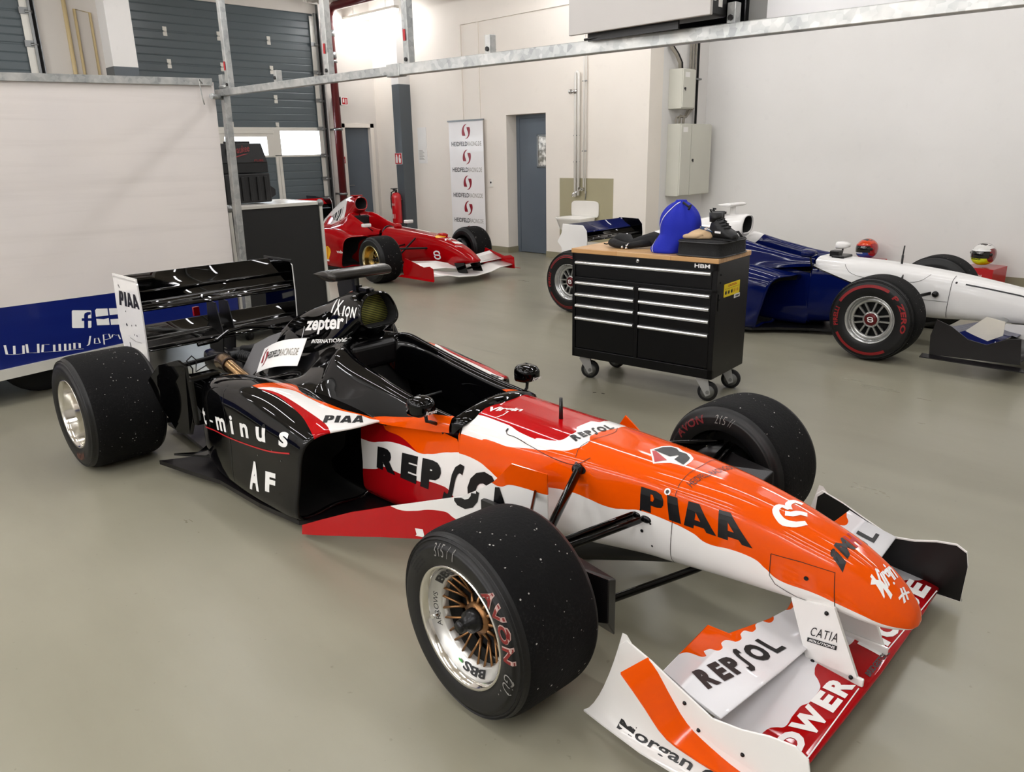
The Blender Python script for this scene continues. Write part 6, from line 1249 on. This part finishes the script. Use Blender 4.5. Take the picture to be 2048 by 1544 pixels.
# the white sticker laid over the cover
g = G(); nn = 16; q = [V(-2.40, -.165, .600), V(-2.02, -.118, .705), V(-1.925, -.245, .608), V(-2.26, -.30, .515)]   # upper left, upper right, lower right, lower left
rows = [[tuple((q[0]*(1-u)+q[1]*u)*(1-v)+(q[3]*(1-u)+q[2]*u)*v+V(-.25, -.6, .75).normalized()*.022*math.sin(PI*u)*1.0+V(0, 0, .004*math.sin(3*v+2*u))) for u in [k/nn for k in range(nn+1)]] for v in [k/8 for k in range(9)]]
g.grid(rows, flip=True); g.grid([[(x, y+.001, z-.0015) for x, y, z in r] for r in rows])
stk = g.build('paper_sticker', [mat('sticker_white', 'F0EFED', .35, coat=.3)], AC); stk['label'] = 'white paper sticker with a maroon S and dark lettering'
NS = tuple(V(-.25, -.6, .75))
def on_st(u0, v0, u1, v1, A, m):
    P = lambda u, v: (q[0]*(1-u)+q[1]*u)*(1-v)+(q[3]*(1-u)+q[2]*u)*v
    art(stk, A, P(u0, v1), P(u1, v1), P(u0, v0), m, n=NS, step=.02, lift=.002, p3=P(u1, v0))
on_st(.08, .12, .24, .85, LOGO, M_PRINT_M); on_st(.25, .36, .56, .62, text2d('HEIDFELD', .02), M_PRINT_B); on_st(.565, .36, .93, .62, text2d('RACING.DE'), M_CABLE)
# rear wing
art(rf, text2d('ARROWS', .012, .25), (-3.37, -.27, 1.2), (-3.35, .24, 1.2), (-3.43, -.22, 1.2), M_PRINT_R, n=(.5, 0, 1), step=.03, lift=.002, p3=(-3.42, .27, 1.2)); art(rw, text2d('ARROWS', .012, .25), (-3.345, -.30, 1.2), (-3.345, .22, 1.2), (-3.43, -.22, 1.2), M_PRINT_R, n=(.5, 0, 1), step=.03, lift=.002) if False else None
art(rw, stroke([(0, 0), (.6, .6), (1, 1)], .3), (-3.36, -.30, 1.2), (-3.36, -.2, 1.2), (-3.30, -.30, 1.2), M_PRINT_R, n=(.5, 0, 1), lift=.002)
art(repR, PIAA, (-3.505, -.6, .765), (-3.19, -.6, .775), (-3.475, -.6, .858), M_PRINT_B, n=N_, p3=(-3.20, -.6, .86))
for x, z, r in ((-3.47, .89, .006), (-3.46, .88, .005), (-3.42, .735, .005), (-3.44, .65, .009), (-3.36, .655, .005), (-3.29, .665, .006), (-3.34, .60, .005), (-3.30, .60, .006), (-3.22, .47, .005), (-3.27, .46, .005)): ring_line(repR, x, -.6, z, r, M_PRINT_B, N_)
art(repR, stroke([(0, .3), (.5, 0), (1, .1)], .08), (-3.42, -.6, .56), (-3.24, -.6, .56), (-3.42, -.6, .60), mat('scratch_grey', '8A8680', .5), n=N_)
art(repR, poly2d([(0, 0), (.3, 0), (.05, 1), (0, 1)]), (-3.44, -.6, .42), (-3.30, -.6, .42), (-3.44, -.6, .54), M_PRINT_B, n=N_)
# front wing
POWER = letters([('P', 0, .17, 0, 1, .05), ('O', .19, .40, 0, 1, .05), ('W', .41, .66, 0, 1, .05), ('E', .685, .82, 0, 1, .05), ('R', .845, 1, 0, 1, .05)])
HORSE = letters([('H', 0, .18, 0, 1, .05), ('O', .20, .42, 0, 1, .05), ('R', .45, .62, 0, 1, .05), ('S', .64, .80, 0, 1, .05), ('E', .83, 1, 0, 1, .05)])
art(fwing, POWER, (.838, -.60, .5), (.852, -.115, .5), (.772, -.60, .5), M_PRINT_W, n=UP, p3=(.79, -.125, .5)); art(fwing, HORSE, (.857, .07, .5), (.845, .615, .5), (.785, .07, .5), M_PRINT_W, n=UP, p3=(.772, .61, .5))
for y0, y1 in ((-.60, -.12), (.07, .62)): art(fwing, poly2d([(0, 0), (1, 0), (1, 1), (0, 1)]), (.862, y0, .5), (.864, y1, .5), (.859, y0, .5), M_PRINT_W, n=UP)
art(fwing, text2d('BRIDGESTONE', .03, .1), (.869, -.05, .5), (.872, .115, .5), (.852, -.05, .5), M_PRINT_B, n=UP, lift=.002)
art(flap, REPSOL, (.624, -.577, .5), (.662, -.175, .5), (.562, -.56, .5), M_PRINT_B, n=UP, p3=(.592, -.19, .5)); art(flap, REPSOL, (.664, .17, .5), (.652, .605, .5), (.60, .17, .5), M_PRINT_B, n=UP, p3=(.585, .605, .5))
art(pyR, text2d('CATIA', .0, 0, 1.2), (.703, -.2, .200), (.784, -.2, .213), (.708, -.2, .232), M_PRINT_B, n=N_); art(pyR, poly2d([(0, 0), (1, 0), (1, 1), (0, 1)]), (.697, -.2, .176), (.785, -.2, .187), (.698, -.2, .191), M_PRINT_B, n=N_); art(pyR, text2d('SOLUTIONS', .03, .15), (.702, -.2, .1795), (.78, -.2, .1895), (.703, -.2, .1885), M_PRINT_W, n=N_, lift=.002)
art(fpR, text2d('Morgan Grenfell', .02), (.405, -.70, .050), (.925, -.70, .056), (.415, -.69, .092), M_PRINT_B, n=(0, -1, .6), step=.02)
# ------------------------------------------------------------------ the red car and the white and blue car
def shell(car, name, secs, m, nv=18, nu=4, cap0=True, cap1=False, **k):
    rows = loft(secs, nv, nu, mirror=True); return G().grid(rows, closeu=True, cap0=cap0, cap1=cap1).build(name, m if isinstance(m, list) else [m], car)
def surround_of(car, m, CSx):
    g = G()
    for sgn in (-1, 1):
        rows = loft(CSx, 18, 6); g.grid([[(p[0], sgn*p[1], p[2]) for p in r] for r in rows], flip=sgn > 0)
    return g.build('cockpit_surround', [m], car)
def pods(car, m, dx, kz=1., kx=1.):
    out = []
    for sgn in (-1, 1):
        r = [[(-1.17+(p[0]+1.17)*kx+dx, sgn*p[1], p[2]*kz) for p in q] for q in rowsP]
        g = G().grid(r, closeu=True, flip=sgn < 0, cap1=True); c = sum((Vector(p) for p in r[0]), Vector())/len(r[0])
        def ins(k, d): return [tuple(c+(Vector(p)-c)*k+V(d, 0, 0)) for p in r[0]]
        g.grid([ins(.93, -.02), ins(.965, .008), ins(1., 0)], closeu=True, flip=sgn < 0); g.grid([ins(.75, -.35), ins(.9, -.12), ins(.93, -.02)], 1, closeu=True, flip=sgn < 0, cap0=True)
        out.append(g.build('sidepod', [m, M_DARK], car, weld=True))
    return out
def box_(car, m, AB_, zc, parent=None):
    rows = loft(AB_, 18, 5, mirror=True); g = G().grid(rows, closeu=True); l = rows[0]; x0 = l[0][0]
    def ins(k, dx): return [(p[0]+dx, p[1]*k, zc+(p[2]-zc)*k) for p in l]
    g.grid([ins(.84, -.004), ins(.93, .008), ins(1., 0)], closeu=True); g.grid([ins(.78, -.2), ins(.84, -.004)], 1, closeu=True, cap0=True)
    return g.build('engine_cover', [m, M_DARK], car, weld=True)
def inner(car, dark=M_MBLK):
    g = G(); g.span((-1.66, -.14, .58), (-1.56, .14, .74)); g.build('headrest', dark, car, bevel=.03, segs=3)
    g = G(); g.lathe([(.115, -.012), (.13, -.012), (.13, .012), (.115, .012), (.115, -.012)], 24, axis='x', M=Matrix.Translation((-.88, 0, .50))); g.span((-.89, -.11, .47), (-.87, .11, .53)); g.build('steering_wheel', M_MBLK, car)
def rear_end(car, m_end, m_flap, xw=-3.2, z1=.92):
    for s_ in (-1, 1):
        q = [(xw-.34, .42), (xw-.36, .60), (xw-.42, .66), (xw-.36, z1-.10), (xw-.34, z1), (xw-.06, z1-.005), (xw-.01, z1-.06), (xw, z1-.16), (xw-.02, .46)]
        e = plate(car, 'rear_wing_endplate', [(x, s_*.5, z) for x, z in (q if s_ > 0 else q[::-1])], (0, s_*.008, 0), m_end)
        g = G(); g.add([(x, s_*.4985, z) for x, z in q], [tuple(range(len(q)))[::-1 if s_ > 0 else 1]]); g.build('inner_face', M_BLK, e)
        for x, z in ((xw-.05, .5), (xw-.12, .5), (xw-.2, .53)): G().sphere((x, s_*.508, z), .007, 8, 6).build('bolt', M_NUT, e)
    wing(car, 'rear_wing', [(-.498, xw-.01, z1-.17, .18, .40, .13, -.10), (.498, xw-.01, z1-.17, .18, .40, .13, -.10)], M_BLK)
    wing(car, 'rear_wing_flap', [(-.498, xw-.16, z1-.10, .17, .60, .10, -.10), (.498, xw-.16, z1-.10, .17, .60, .10, -.10)], m_flap)
    wing(car, 'beam_wing', [(-.498, xw, .50, .22, .30, .10, -.08), (.498, xw, .50, .22, .30, .10, -.08)], M_BLK)
    shell(car, 'gearbox', [[(-2.3, 0, .46), (-2.3, .14, .44), (-2.3, .17, .28), (-2.3, .12, .1), (-2.3, 0, .08)], [(-3.0, 0, .44), (-3.0, .09, .42), (-3.0, .11, .3), (-3.0, .08, .16), (-3.0, 0, .14)], [(-3.45, 0, .46), (-3.45, .05, .45), (-3.45, .06, .36), (-3.45, .05, .28), (-3.45, 0, .27)]], M_NUT, 12, 4, True, True)
    for s_ in (-1, 1): arms(car, 'suspension_arm', [((-2.55, s_*.13, .42), (-2.95, s_*.62, .43), .015), ((-3.15, s_*.08, .42), (-2.99, s_*.62, .43), .015), ((-2.5, s_*.12, .16), (-2.95, s_*.62, .17), .016)], M_MBLK)
def front_arms(car, z0, z1, x=0.):
    for s_ in (-1, 1):
        arms(car, 'suspension_arm', [((x+.22, s_*.15, z0), (x+.02, s_*.64, .42), .014), ((x-.25, s_*.18, z0+.02), (x-.02, s_*.64, .42), .013), ((x+.28, s_*.14, z1), (x+.02, s_*.66, .2), .014), ((x-.28, s_*.15, z1), (x-.02, s_*.66, .19), .014)], M_MBLK)
        arms(car, 'push_rod', [((x-.02, s_*.18, z0+.12), (x+0, s_*.62, .22), .015)], M_MBLK)
        g = G(); g.lathe([(0, -.06), (.12, -.06), (.14, -.04), (.14, .05), (0, .05)], 20, axis='y', M=Matrix.Translation((x, s_*.62, .31))); g.build('brake_drum', M_MBLK, car)
def floor_of(car, dx=0.):
    G().prism([(x+dx, y, .035) for x, y in fl[::-1]], (0, 0, .022)).build('floor_pan', M_MBLK, car)
def nose_wing(car, m_main, m_flap, m_end, stations, flaps, EP, w):
    f = wing(car, 'front_wing', stations, m_main); fl_ = wing(car, 'front_wing_flap', flaps, m_flap); eps = []
    for s_ in (-1, 1):
        e = plate(car, 'wing_endplate', [(x, s_*w, z) for x, z in (EP if s_ > 0 else EP[::-1])], (0, s_*.007, 0), m_end, bevel=.002); eps.append(e)
        g = G(); x0, x1 = EP[0][0], EP[-1][0]; g.prism([(x0-.05, s_*w, .115), (x1, s_*w, .115), (x1+.06, s_*(w+.055), .10), (x0-.05, s_*(w+.06), .10)][::1 if s_ < 0 else -1], (0, 0, .006)); g.build('footplate', m_end, e)
    return f, fl_, eps
# ---- red car
RC = empty('racing_car', 'glossy red racing car with a white front wing parked by the back wall', 'racing car', (-8.3147, 6.6357, 0), -.0152, group='single-seater racing cars')
RS = [tubsec(1.045, .292, .02, .286, .03, .28, .022, .27), tubsec(1.02, .315, .045, .300, .065, .285, .05, .258), tubsec(.95, .362, .062, .342, .085, .305, .07, .245), tubsec(.85, .412, .075, .388, .105, .33, .09, .225), tubsec(.7, .466, .092, .438, .125, .35, .105, .20), tubsec(.5, .522, .112, .487, .145, .36, .12, .17), tubsec(.3, .555, .13, .515, .165, .37, .14, .15), tubsec(.05, .578, .15, .530, .185, .37, .16, .13), tubsec(-.25, .60, .175, .543, .215, .36, .19, .11), tubsec(-.5, .612, .19, .55, .23, .36, .21, .10), tubsec(-.74, .622, .212, .56, .245, .36, .232, .09)]
rows = loft(RS, 20, 4, mirror=True); g = G().grid(rows, closeu=True, cap0=True)
g.grid([loft([s, s], 20, 1, mirror=True)[0] for s in [RS[-1]]+[cocksec(x, z, w_) for x, z, w_ in ((-.76, .555, 0), (-1.2, .54, .01), (-1.6, .52, .01), (-1.85, .5, 0))]], closeu=True, cap1=True)
rch = g.build('chassis', [paint('livery_red_chassis', '9E040B', [('F1EFEC', [('z', '>', .55), ('x', '<', .02), ('x', '>', -.72), ('y', '>', .03)]), ('060606', [('x', '<', -.75), ('a', '<', .228)])], rough=.08)], RC)
rsu = surround_of(RC, M_RED, [[(p[0], p[1], p[2]+(.03 if p[0] < -1.4 else .0)) for p in s] for s in CS])
M_RPOD = paint('livery_red_pod', '9E040B', [('F1EFEC', [('x', '<', -1.95), ('z', '>', .50)])], rough=.08)
rp1, rp2 = pods(RC, M_RPOD, .16)
RAB = [[(-1.56, 0, 1.012), (-1.56, .07, .995), (-1.56, .112, .93), (-1.555, .105, .86), (-1.55, .07, .825), (-1.55, 0, .82)], [(-1.6, 0, 1.018), (-1.6, .072, .998), (-1.6, .115, .93), (-1.6, .11, .85), (-1.6, .09, .80), (-1.6, 0, .78)], [(-1.78, 0, 1.02), (-1.78, .06, .99), (-1.78, .10, .91), (-1.78, .12, .82), (-1.78, .15, .72), (-1.78, 0, .66)], [(-2.14, 0, .91), (-2.14, .035, .885), (-2.14, .07, .80), (-2.14, .11, .69), (-2.14, .2, .58), (-2.14, 0, .52)], [(-2.6, 0, .66), (-2.6, .025, .64), (-2.6, .055, .58), (-2.6, .09, .52), (-2.6, .16, .46), (-2.6, 0, .42)]]
tt = NT('livery_red_cover'); x_, y_, z_ = tt.xyz(); dg_ = tt.math('ADD', x_, tt.math('MULTIPLY', z_, -.25))
wh_ = tt.math('LESS_THAN', x_, -1.80); c_ = tt.mix(wh_, lin('9E040B'), lin('F1EFEC'))
st_ = tt.math('MULTIPLY', tt.math('LESS_THAN', tt.math('FRACT', tt.math('MULTIPLY', tt.math('ADD', x_, tt.math('MULTIPLY', tt.math('SINE', tt.math('MULTIPLY', x_, 40.)), .012)), 13.)), .55), tt.math('MULTIPLY', tt.math('LESS_THAN', x_, -1.9), tt.math('MULTIPLY', tt.math('LESS_THAN', z_, tt.math('ADD', 1.62, tt.math('MULTIPLY', x_, .40))), tt.math('GREATER_THAN', z_, .655))))
tt.set(Base_Color=tt.mix(st_, c_, lin('1A1A1C')), Roughness=.08, Coat_Weight=1.)
rab = box_(RC, tt.m, RAB, .92); inner(RC, M_DARK); floor_of(RC, .15)
g = G(); g.span((-1.72, -.07, 1.02), (-1.60, .07, 1.035)); g.build('camera_mount', M_RED, RC, bevel=.008); 
g = G(); g.sphere((-.63, -.02, .635), .055, 14, 10, sq=(1, 1.1, .7)); g.build('dash_bump', M_RED, RC); g = G(); g.sphere((.28, .05, .56), .06, 14, 10, sq=(1.6, 1, .5)); g.build('damper_bump', M_RED, RC)
for s_ in (-1, 1):
    g = G(); g.box((-.90, s_*.37, .655), (.09, .12, .05)); m_ = g.build('wing_mirror', M_WHT, RC, bevel=.015, segs=3); G().tube([(-.90, s_*.36, .64), (-.9, s_*.27, .57)], .007, 8).build('mirror_stalk', M_MBLK, m_)
    plate(RC, 'turning_vane', [(x, s_*y, z) for x, y, z in (((-.75, .50, .06), (-.45, .42, .05), (-.40, .40, .40), (-.55, .44, .42), (-.75, .48, .25)) if s_ > 0 else ((-.75, .50, .06), (-.45, .42, .05), (-.40, .40, .40), (-.55, .44, .42), (-.75, .48, .25))[::-1])], (0, s_*.006, 0), M_WHT)
    p = plate(RC, 'wing_pylon', [(x, s_*.12, z) for x, z in (((.72, .24), (.92, .26), (.98, .13), (.80, .12)) if s_ > 0 else ((.72, .24), (.92, .26), (.98, .13), (.80, .12))[::-1])], (0, s_*.014, 0), M_BLK)
front_arms(RC, .40, .18)
REP = [(.38, .09), (.36, .20), (.42, .34), (.60, .30), (.80, .255), (.92, .275), (.99, .25), (1.0, .10)]
sta = []
for y, x, z in ((-.69, .96, .15), (-.45, .97, .14), (-.28, .985, .105), (0, 1.0, .085), (.28, .985, .105), (.45, .97, .14), (.69, .96, .15)): sta.append((y, x, z, .27, .15, .11, -.03))
rfw, rfl, reps = nose_wing(RC, M_WHT, M_WHT, M_RED, sta, [(-.688, .75, .215, .26, .36, .08, -.05), (-.30, .75, .20, .22, .34, .08, -.05), (0, .75, .15, .16, .3, .08, -.05), (.30, .75, .20, .22, .34, .08, -.05), (.688, .75, .215, .26, .36, .08, -.05)], REP, .69)
rear_end(RC, M_WHT, M_RED)
for x, y, R_, W__ in ((0, -.78, .30, .33), (0, .79, .30, .33)): wheel(RC, (x, y), R_, W__, 'gold', -1 if y < 0 else 1, 0.)
for y in (-.78, .78): wheel(RC, (-2.99, y), .33, .38, 'gold', -1 if y < 0 else 1)
M_SHELL = mat('emblem_yellow', 'F2B411', .3)
art(rch, text2d('1', .05), (.66, -.05, .9), (.70, .06, .9), (.58, -.05, .9), M_PRINT_W, n=UP); art(rch, stroke([(0, 0), (1, .1)], .25), (.69, -.08, .9), (.78, -.04, .9), (.68, -.05, .9), M_PRINT_W, n=UP)
disc = poly2d([(.5+.5*math.cos(2*PI*k/20), .5+.5*math.sin(2*PI*k/20)) for k in range(20)])
art(rch, disc, (.40, -.10, .9), (.40, .05, .9), (.26, -.10, .9), M_SHELL, n=UP); art(rch, text2d('Marlin', .02, .2), (.53, -.08, .9), (.56, .08, .9), (.45, -.08, .9), M_PRINT_W, n=UP) if False else art(rch, stroke(smooth2([(0, .3), (.2, .9), (.4, .3), (.6, .9), (.8, .3), (1, .6)], 20), .14), (.53, -.08, .9), (.56, .08, .9), (.45, -.08, .9), M_PRINT_W, n=UP)
SS = join2(stroke(smooth2([(.85, .62), (.75, .88), (.4, .95), (.1, .75), (.2, .5), (.5, .5)], 16), .17), stroke(smooth2([(.15, .38), (.25, .12), (.6, .05), (.9, .25), (.8, .5), (.5, .5)], 16), .17))
art(rch, SS, (.33, -.4, .265), (.47, -.4, .265), (.33, -.4, .375), M_PRINT_W, n=N_)
art(rsu, text2d('vodafone', .015), (-1.36, -.7, .50), (-1.36+.45, -.7, .505), (-1.36, -.7, .555), M_PRINT_W, n=(0, -1, .35)) if False else None
art(rp1, text2d('vodafone', .015), (-1.28, -.6, .9), (-1.03, -.48, .9), (-1.335, -.54, .9), M_PRINT_W, n=(0, -.6, 1)) if False else art(rp1, text2d('vodafone', .02), (-1.30, -.9, .475), (-1.02, -.9, .482), (-1.30, -.9, .52), M_PRINT_W, n=(0, -1, .8))
art(rp1, poly2d([(.5, 0), (.72, .02), (.75, .15), (1, .6), (.93, .85), (.7, 1), (.5, 1.03), (.3, 1), (.07, .85), (0, .6), (.25, .15), (.28, .02)]), (-1.62, -.9, .16), (-1.46, -.9, .16), (-1.62, -.9, .34), M_SHELL, n=N_); art(rp1, stroke([(.5, .1), (.5, .95)], .08), (-1.62, -.9, .16), (-1.46, -.9, .16), (-1.62, -.9, .34), mat('emblem_red', 'A01414', .4), n=N_, lift=.0025)
art(rp1, poly2d([(0, 0), (1, 0), (1, 1), (0, 1)]), (-1.72, -.9, .37), (-1.60, -.9, .37), (-1.72, -.9, .46), M_PRINT_W, n=N_); art(rp1, poly2d([(0, 0), (1, 0), (1, 1), (0, 1)]), (-1.66, -.9, .13), (-1.5, -.9, .13), (-1.66, -.9, .155), M_PRINT_W, n=N_)
art(rfl, text2d('heidfeld-racing', .0), (.735, .33, .8), (.735, .62, .8), (.715, .33, .8), M_PRINT_B, n=UP)
# ---- white and blue car
M_NAVY = mat('gloss_navy', '06124A', .08, var=.02, spec=.3)
WC = empty('racing_car', 'white and dark blue racing car by the white wall behind the tool trolley', 'racing car', (-2.1516, 6.8832, 0), .0086, group='single-seater racing cars')
WS = [tubsec(1.30, .36, .02, .345, .03, .33, .02, .315), tubsec(1.27, .405, .06, .37, .075, .345, .06, .30), tubsec(1.15, .455, .085, .42, .105, .36, .09, .29), tubsec(.95, .505, .10, .47, .13, .38, .115, .28), tubsec(.80, .533, .115, .50, .145, .39, .13, .275), tubsec(.63, .562, .13, .53, .16, .40, .145, .268), tubsec(.44, .592, .145, .56, .175, .42, .16, .26), tubsec(.28, .612, .155, .58, .185, .42, .17, .25), tubsec(0, .640, .17, .605, .20, .42, .19, .24), tubsec(-.25, .658, .185, .615, .22, .41, .205, .18), tubsec(-.5, .665, .20, .615, .235, .40, .22, .13), tubsec(-.76, .672, .215, .61, .25, .38, .24, .09)]
rows = loft(WS, 20, 4, mirror=True); g = G().grid(rows, closeu=True, cap0=True)
g.grid([loft([s, s], 20, 1, mirror=True)[0] for s in [WS[-1]]+[cocksec(x, z, w_) for x, z, w_ in ((-.78, .60, 0), (-1.2, .60, .012), (-1.6, .58, .012), (-1.85, .5, 0))]], closeu=True, cap1=True)
wch = g.build('chassis', [paint('livery_white_chassis', 'E9E8E6', [('1F1D1E', [('z', '<', ['x', [(-.86, .636), (-.777, .605), (-.418, .49), (-.2, .42), (.0, .33), (.08, .2)], False]), ('x', '<', .08)]), ('06124A', [('z', '<', ['x', [(-.86, .622), (-.777, .593), (-.418, .478), (-.2, .408), (.0, .318), (.08, .19)], False]), ('x', '<', .08)]), ('060606', [('x', '<', -.77), ('a', '<', .228)])], rough=.1)], WC)
WCS = [[(p[0]+.02, p[1]+.01, p[2]+(.07 if i < 5 else .02)) for p in s] for i, s in enumerate(CS)]
wsu = surround_of(WC, paint('livery_white_surround', '06124A', [('F1EFEC', [('z', '>', ['x', [(-2.4, .4), (-1.65, .6), (-1.5, .74), (-1.42, .82), (-.7, .9)]])])], rough=.08), WCS)
pods(WC, M_NAVY, .32, 1.05, 1.05)
WAB = [[(-1.53, 0, .995), (-1.53, .075, .98), (-1.535, .11, .91), (-1.54, .10, .84), (-1.545, .06, .815), (-1.545, 0, .812)], [(-1.58, 0, 1.002), (-1.58, .078, .985), (-1.58, .115, .91), (-1.58, .108, .835), (-1.58, .08, .79), (-1.58, 0, .77)], [(-1.8, 0, .985), (-1.8, .06, .96), (-1.8, .10, .89), (-1.8, .12, .80), (-1.8, .15, .70), (-1.8, 0, .64)], [(-2.06, 0, .935), (-2.06, .04, .91), (-2.06, .075, .82), (-2.06, .11, .70), (-2.06, .18, .6), (-2.06, 0, .55)], [(-2.6, 0, .78), (-2.6, .02, .75), (-2.6, .04, .64), (-2.6, .08, .52), (-2.6, .15, .46), (-2.6, 0, .42)]]
box_(WC, M_WHT, WAB, .905); inner(WC); floor_of(WC, .3)
g = G(); sec = aerofoil(.16, .24, 12, 0.); rows = [[(-1.64+px*k, y, 1.085+pz*k) for px, pz in sec] for y, k in ((-.15, .6), (-.14, .9), (-.12, 1), (.12, 1), (.14, .9), (.15, .6))]; g.grid(rows, closeu=True, cap0=True, cap1=True); cm = g.build('roll_hoop_camera', M_WHT, WC)
G().grid([[(-1.67+px, py, z) for px, py in ((0, 0), (-.02, .012), (-.05, .01), (-.06, 0), (-.05, -.01), (-.02, -.012))] for z in (.97, 1.08)], closeu=True).build('stalk', M_WHT, cm); g = G(); g.box((-1.78, -.03, 1.005), (.05, .03, .025)); g.build('camera_lens', M_NUT, cm, bevel=.004)
for s_ in (-1, 1):
    rows = []
    for x, k in ((-.05, .97), (-.048, 1), (-.02, 1), (.02, .85), (.05, .5)): rows.append([(-.74+x, s_*.36+.07*k*math.copysign(abs(math.cos(2*PI*j/20))**.6, math.cos(2*PI*j/20)), .725+.034*k*math.copysign(abs(math.sin(2*PI*j/20))**.6, math.sin(2*PI*j/20))) for j in range(20)])
    m_ = G().grid(rows, closeu=True, cap0=True, cap1=True).build('wing_mirror', M_NAVY if s_ < 0 else M_WHT, WC); G().tube([(-.74, s_*.35, .70), (-.735, s_*.30, .58)], .008, 8).build('mirror_stalk', M_MBLK, m_)
    g = G(); v = [(-.36, .24, .10), (.0, .34, .10), (.02, .32, .40), (-.36, .26, .42)]
    plate(WC, 'wing_pylon', [(x, s_*.11, z) for x, z in (((.72, .27), (.98, .28), (1.05, .17), (.78, .16)) if s_ > 0 else ((.72, .27), (.98, .28), (1.05, .17), (.78, .16))[::-1])], (0, s_*.012, 0), M_WHT)
g = G(); g.span((-.70, -.05, .655), (-.62, .05, .72)); g.span((-.66, -.10, .65), (-.55, .10, .685)); g.build('dash_panel', M_MBLK, WC, bevel=.008)
g = G(); g.cyl((-.10, 0, .63), (-.10, 0, .72), .009, 10); g.cyl((-.10, 0, .72), (-.095, 0, .80), .006, 8); g.build('antenna', M_MBLK, WC)
front_arms(WC, .46, .22)
g = G(); g.sphere((.245, -.20, .455), .026, 12, 8); g.build('rod_end', M_NUT, WC)
WEP = [(.44, .12), (.43, .26), (.46, .385), (.56, .35), (.68, .27), (.80, .25), (.92, .31), (1.0, .32), (1.02, .14)]
wst = [(y, x, z, .3, .12, .09, -.03) for y, x, z in ((-.84, 1.02, .16), (-.4, 1.05, .15), (-.2, 1.1, .14), (.2, 1.1, .14), (.4, 1.05, .15), (.84, 1.02, .16))]
nose_wing(WC, M_CARB, M_NAVY, M_CARB, wst, [(-.838, .80, .23, .28, .40, .08, -.05), (-.3, .84, .22, .24, .34, .08, -.05), (-.24, .86, .2, .12, .2, .08, -.05), (.24, .86, .2, .12, .2, .08, -.05), (.3, .84, .22, .24, .34, .08, -.05), (.838, .80, .23, .28, .40, .08, -.05)], WEP, .84)
for s_ in (-1, 1):
    g = G(); g.prism([(x, s_*.70, z) for x, z in (((.62, .30), (.74, .42), (.86, .40), (.86, .30), (.76, .24)) if s_ > 0 else ((.62, .30), (.74, .42), (.86, .40), (.86, .30), (.76, .24))[::-1])], (0, s_*.006, 0)); g.build('wing_vane', mat('vane_cream', 'D9D4C8', .3), WC)
    g = G(); g.grid([[(.72+.12*u, s_*(.60-.1*v), .30+.07*math.sin(2.2*u)+.02*v) for u in [k/8 for k in range(9)]] for v in (0, .5, 1)], flip=s_ > 0); g.build('wing_turning_vane', M_STEEL, WC)
rear_end(WC, M_WHT, M_NAVY, -3.10, .855)
def marks_p(wh, ty, yf, R, h, yd):
    m1 = mat('tyre_band_red', '8E0F14', .6)
    def arc(a0, a1, r0, r1): n = 20; return [(r, math.radians(a0+(a1-a0)*k/n)) for k in range(n+1) for r in (r0, r1)]
    for a0, a1 in ((62, 152), (-152, -58)):
        n = 24; v = []; f = []
        for k in range(n+1):
            a = math.radians(a0+(a1-a0)*k/n)
            for r in (.252, .274): v.append((r*math.cos(a), yf(r)-.002, r*math.sin(a)))
        for k in range(n): f.append((2*k, 2*k+1, 2*k+3, 2*k+2))
        append(ty, v, f, m1)
    bend(ty, text2d('P ZERO', .04, .1, 1.1), math.radians(52), .236, .30, .038, yf, m1, yo=-.002); bend(ty, text2d('PIRELLI', .04, 0, 1.1), math.radians(196), .236, .15, .036, yf, m1, yo=-.002)
    append(wh, *((lambda A: ([((a-.5)*.05, yd-.0135, (b-.5)*.04) for a, b in A[0]], A[1]))(SS)), M_PRINT_W)
for y in (-.735, .735): wheel(WC, (0, y), .325, .33, 'six', -1 if y < 0 else 1, 0., rim=.182, art_fn=marks_p)
for y in (-.765, .765): wheel(WC, (-2.99, y), .32, .37, 'six', -1 if y < 0 else 1, 0., rim=.182, art_fn=marks_p)
art(wch, stroke([(0, 0), (.30, .5), (1, 1.)], .001), (0, 0, 0), (1, 0, 0), (0, 0, 1), M_GAPD, n=N_) if False else None
art(wch, stroke([(.44, .548), (.6, .527), (.8, .497), (1.1, .43)], .010), (0, -.4, 0), (1, -.4, 0), (0, -.4, 1), M_PRINT_B, n=N_); art(wch, stroke([(.352, .60), (.345, .56), (.335, .27)], .004), (0, -.4, 0), (1, -.4, 0), (0, -.4, 1), M_GAPD, n=N_)
art(wch, stroke([(.335, .40), (.06, .40)], .003), (0, -.4, 0), (1, -.4, 0), (0, -.4, 1), M_GAPD, n=N_); art(wch, stroke(smooth2([(-.50, .63), (-.44, .57), (-.25, .53), (.0, .525), (.12, .55), (.18, .60)], 24), .003), (0, -.4, 0), (1, -.4, 0), (0, -.4, 1), M_GAPD, n=N_)
ring_line(wch, .375, -.4, .555, .008, M_PRINT_B, N_)
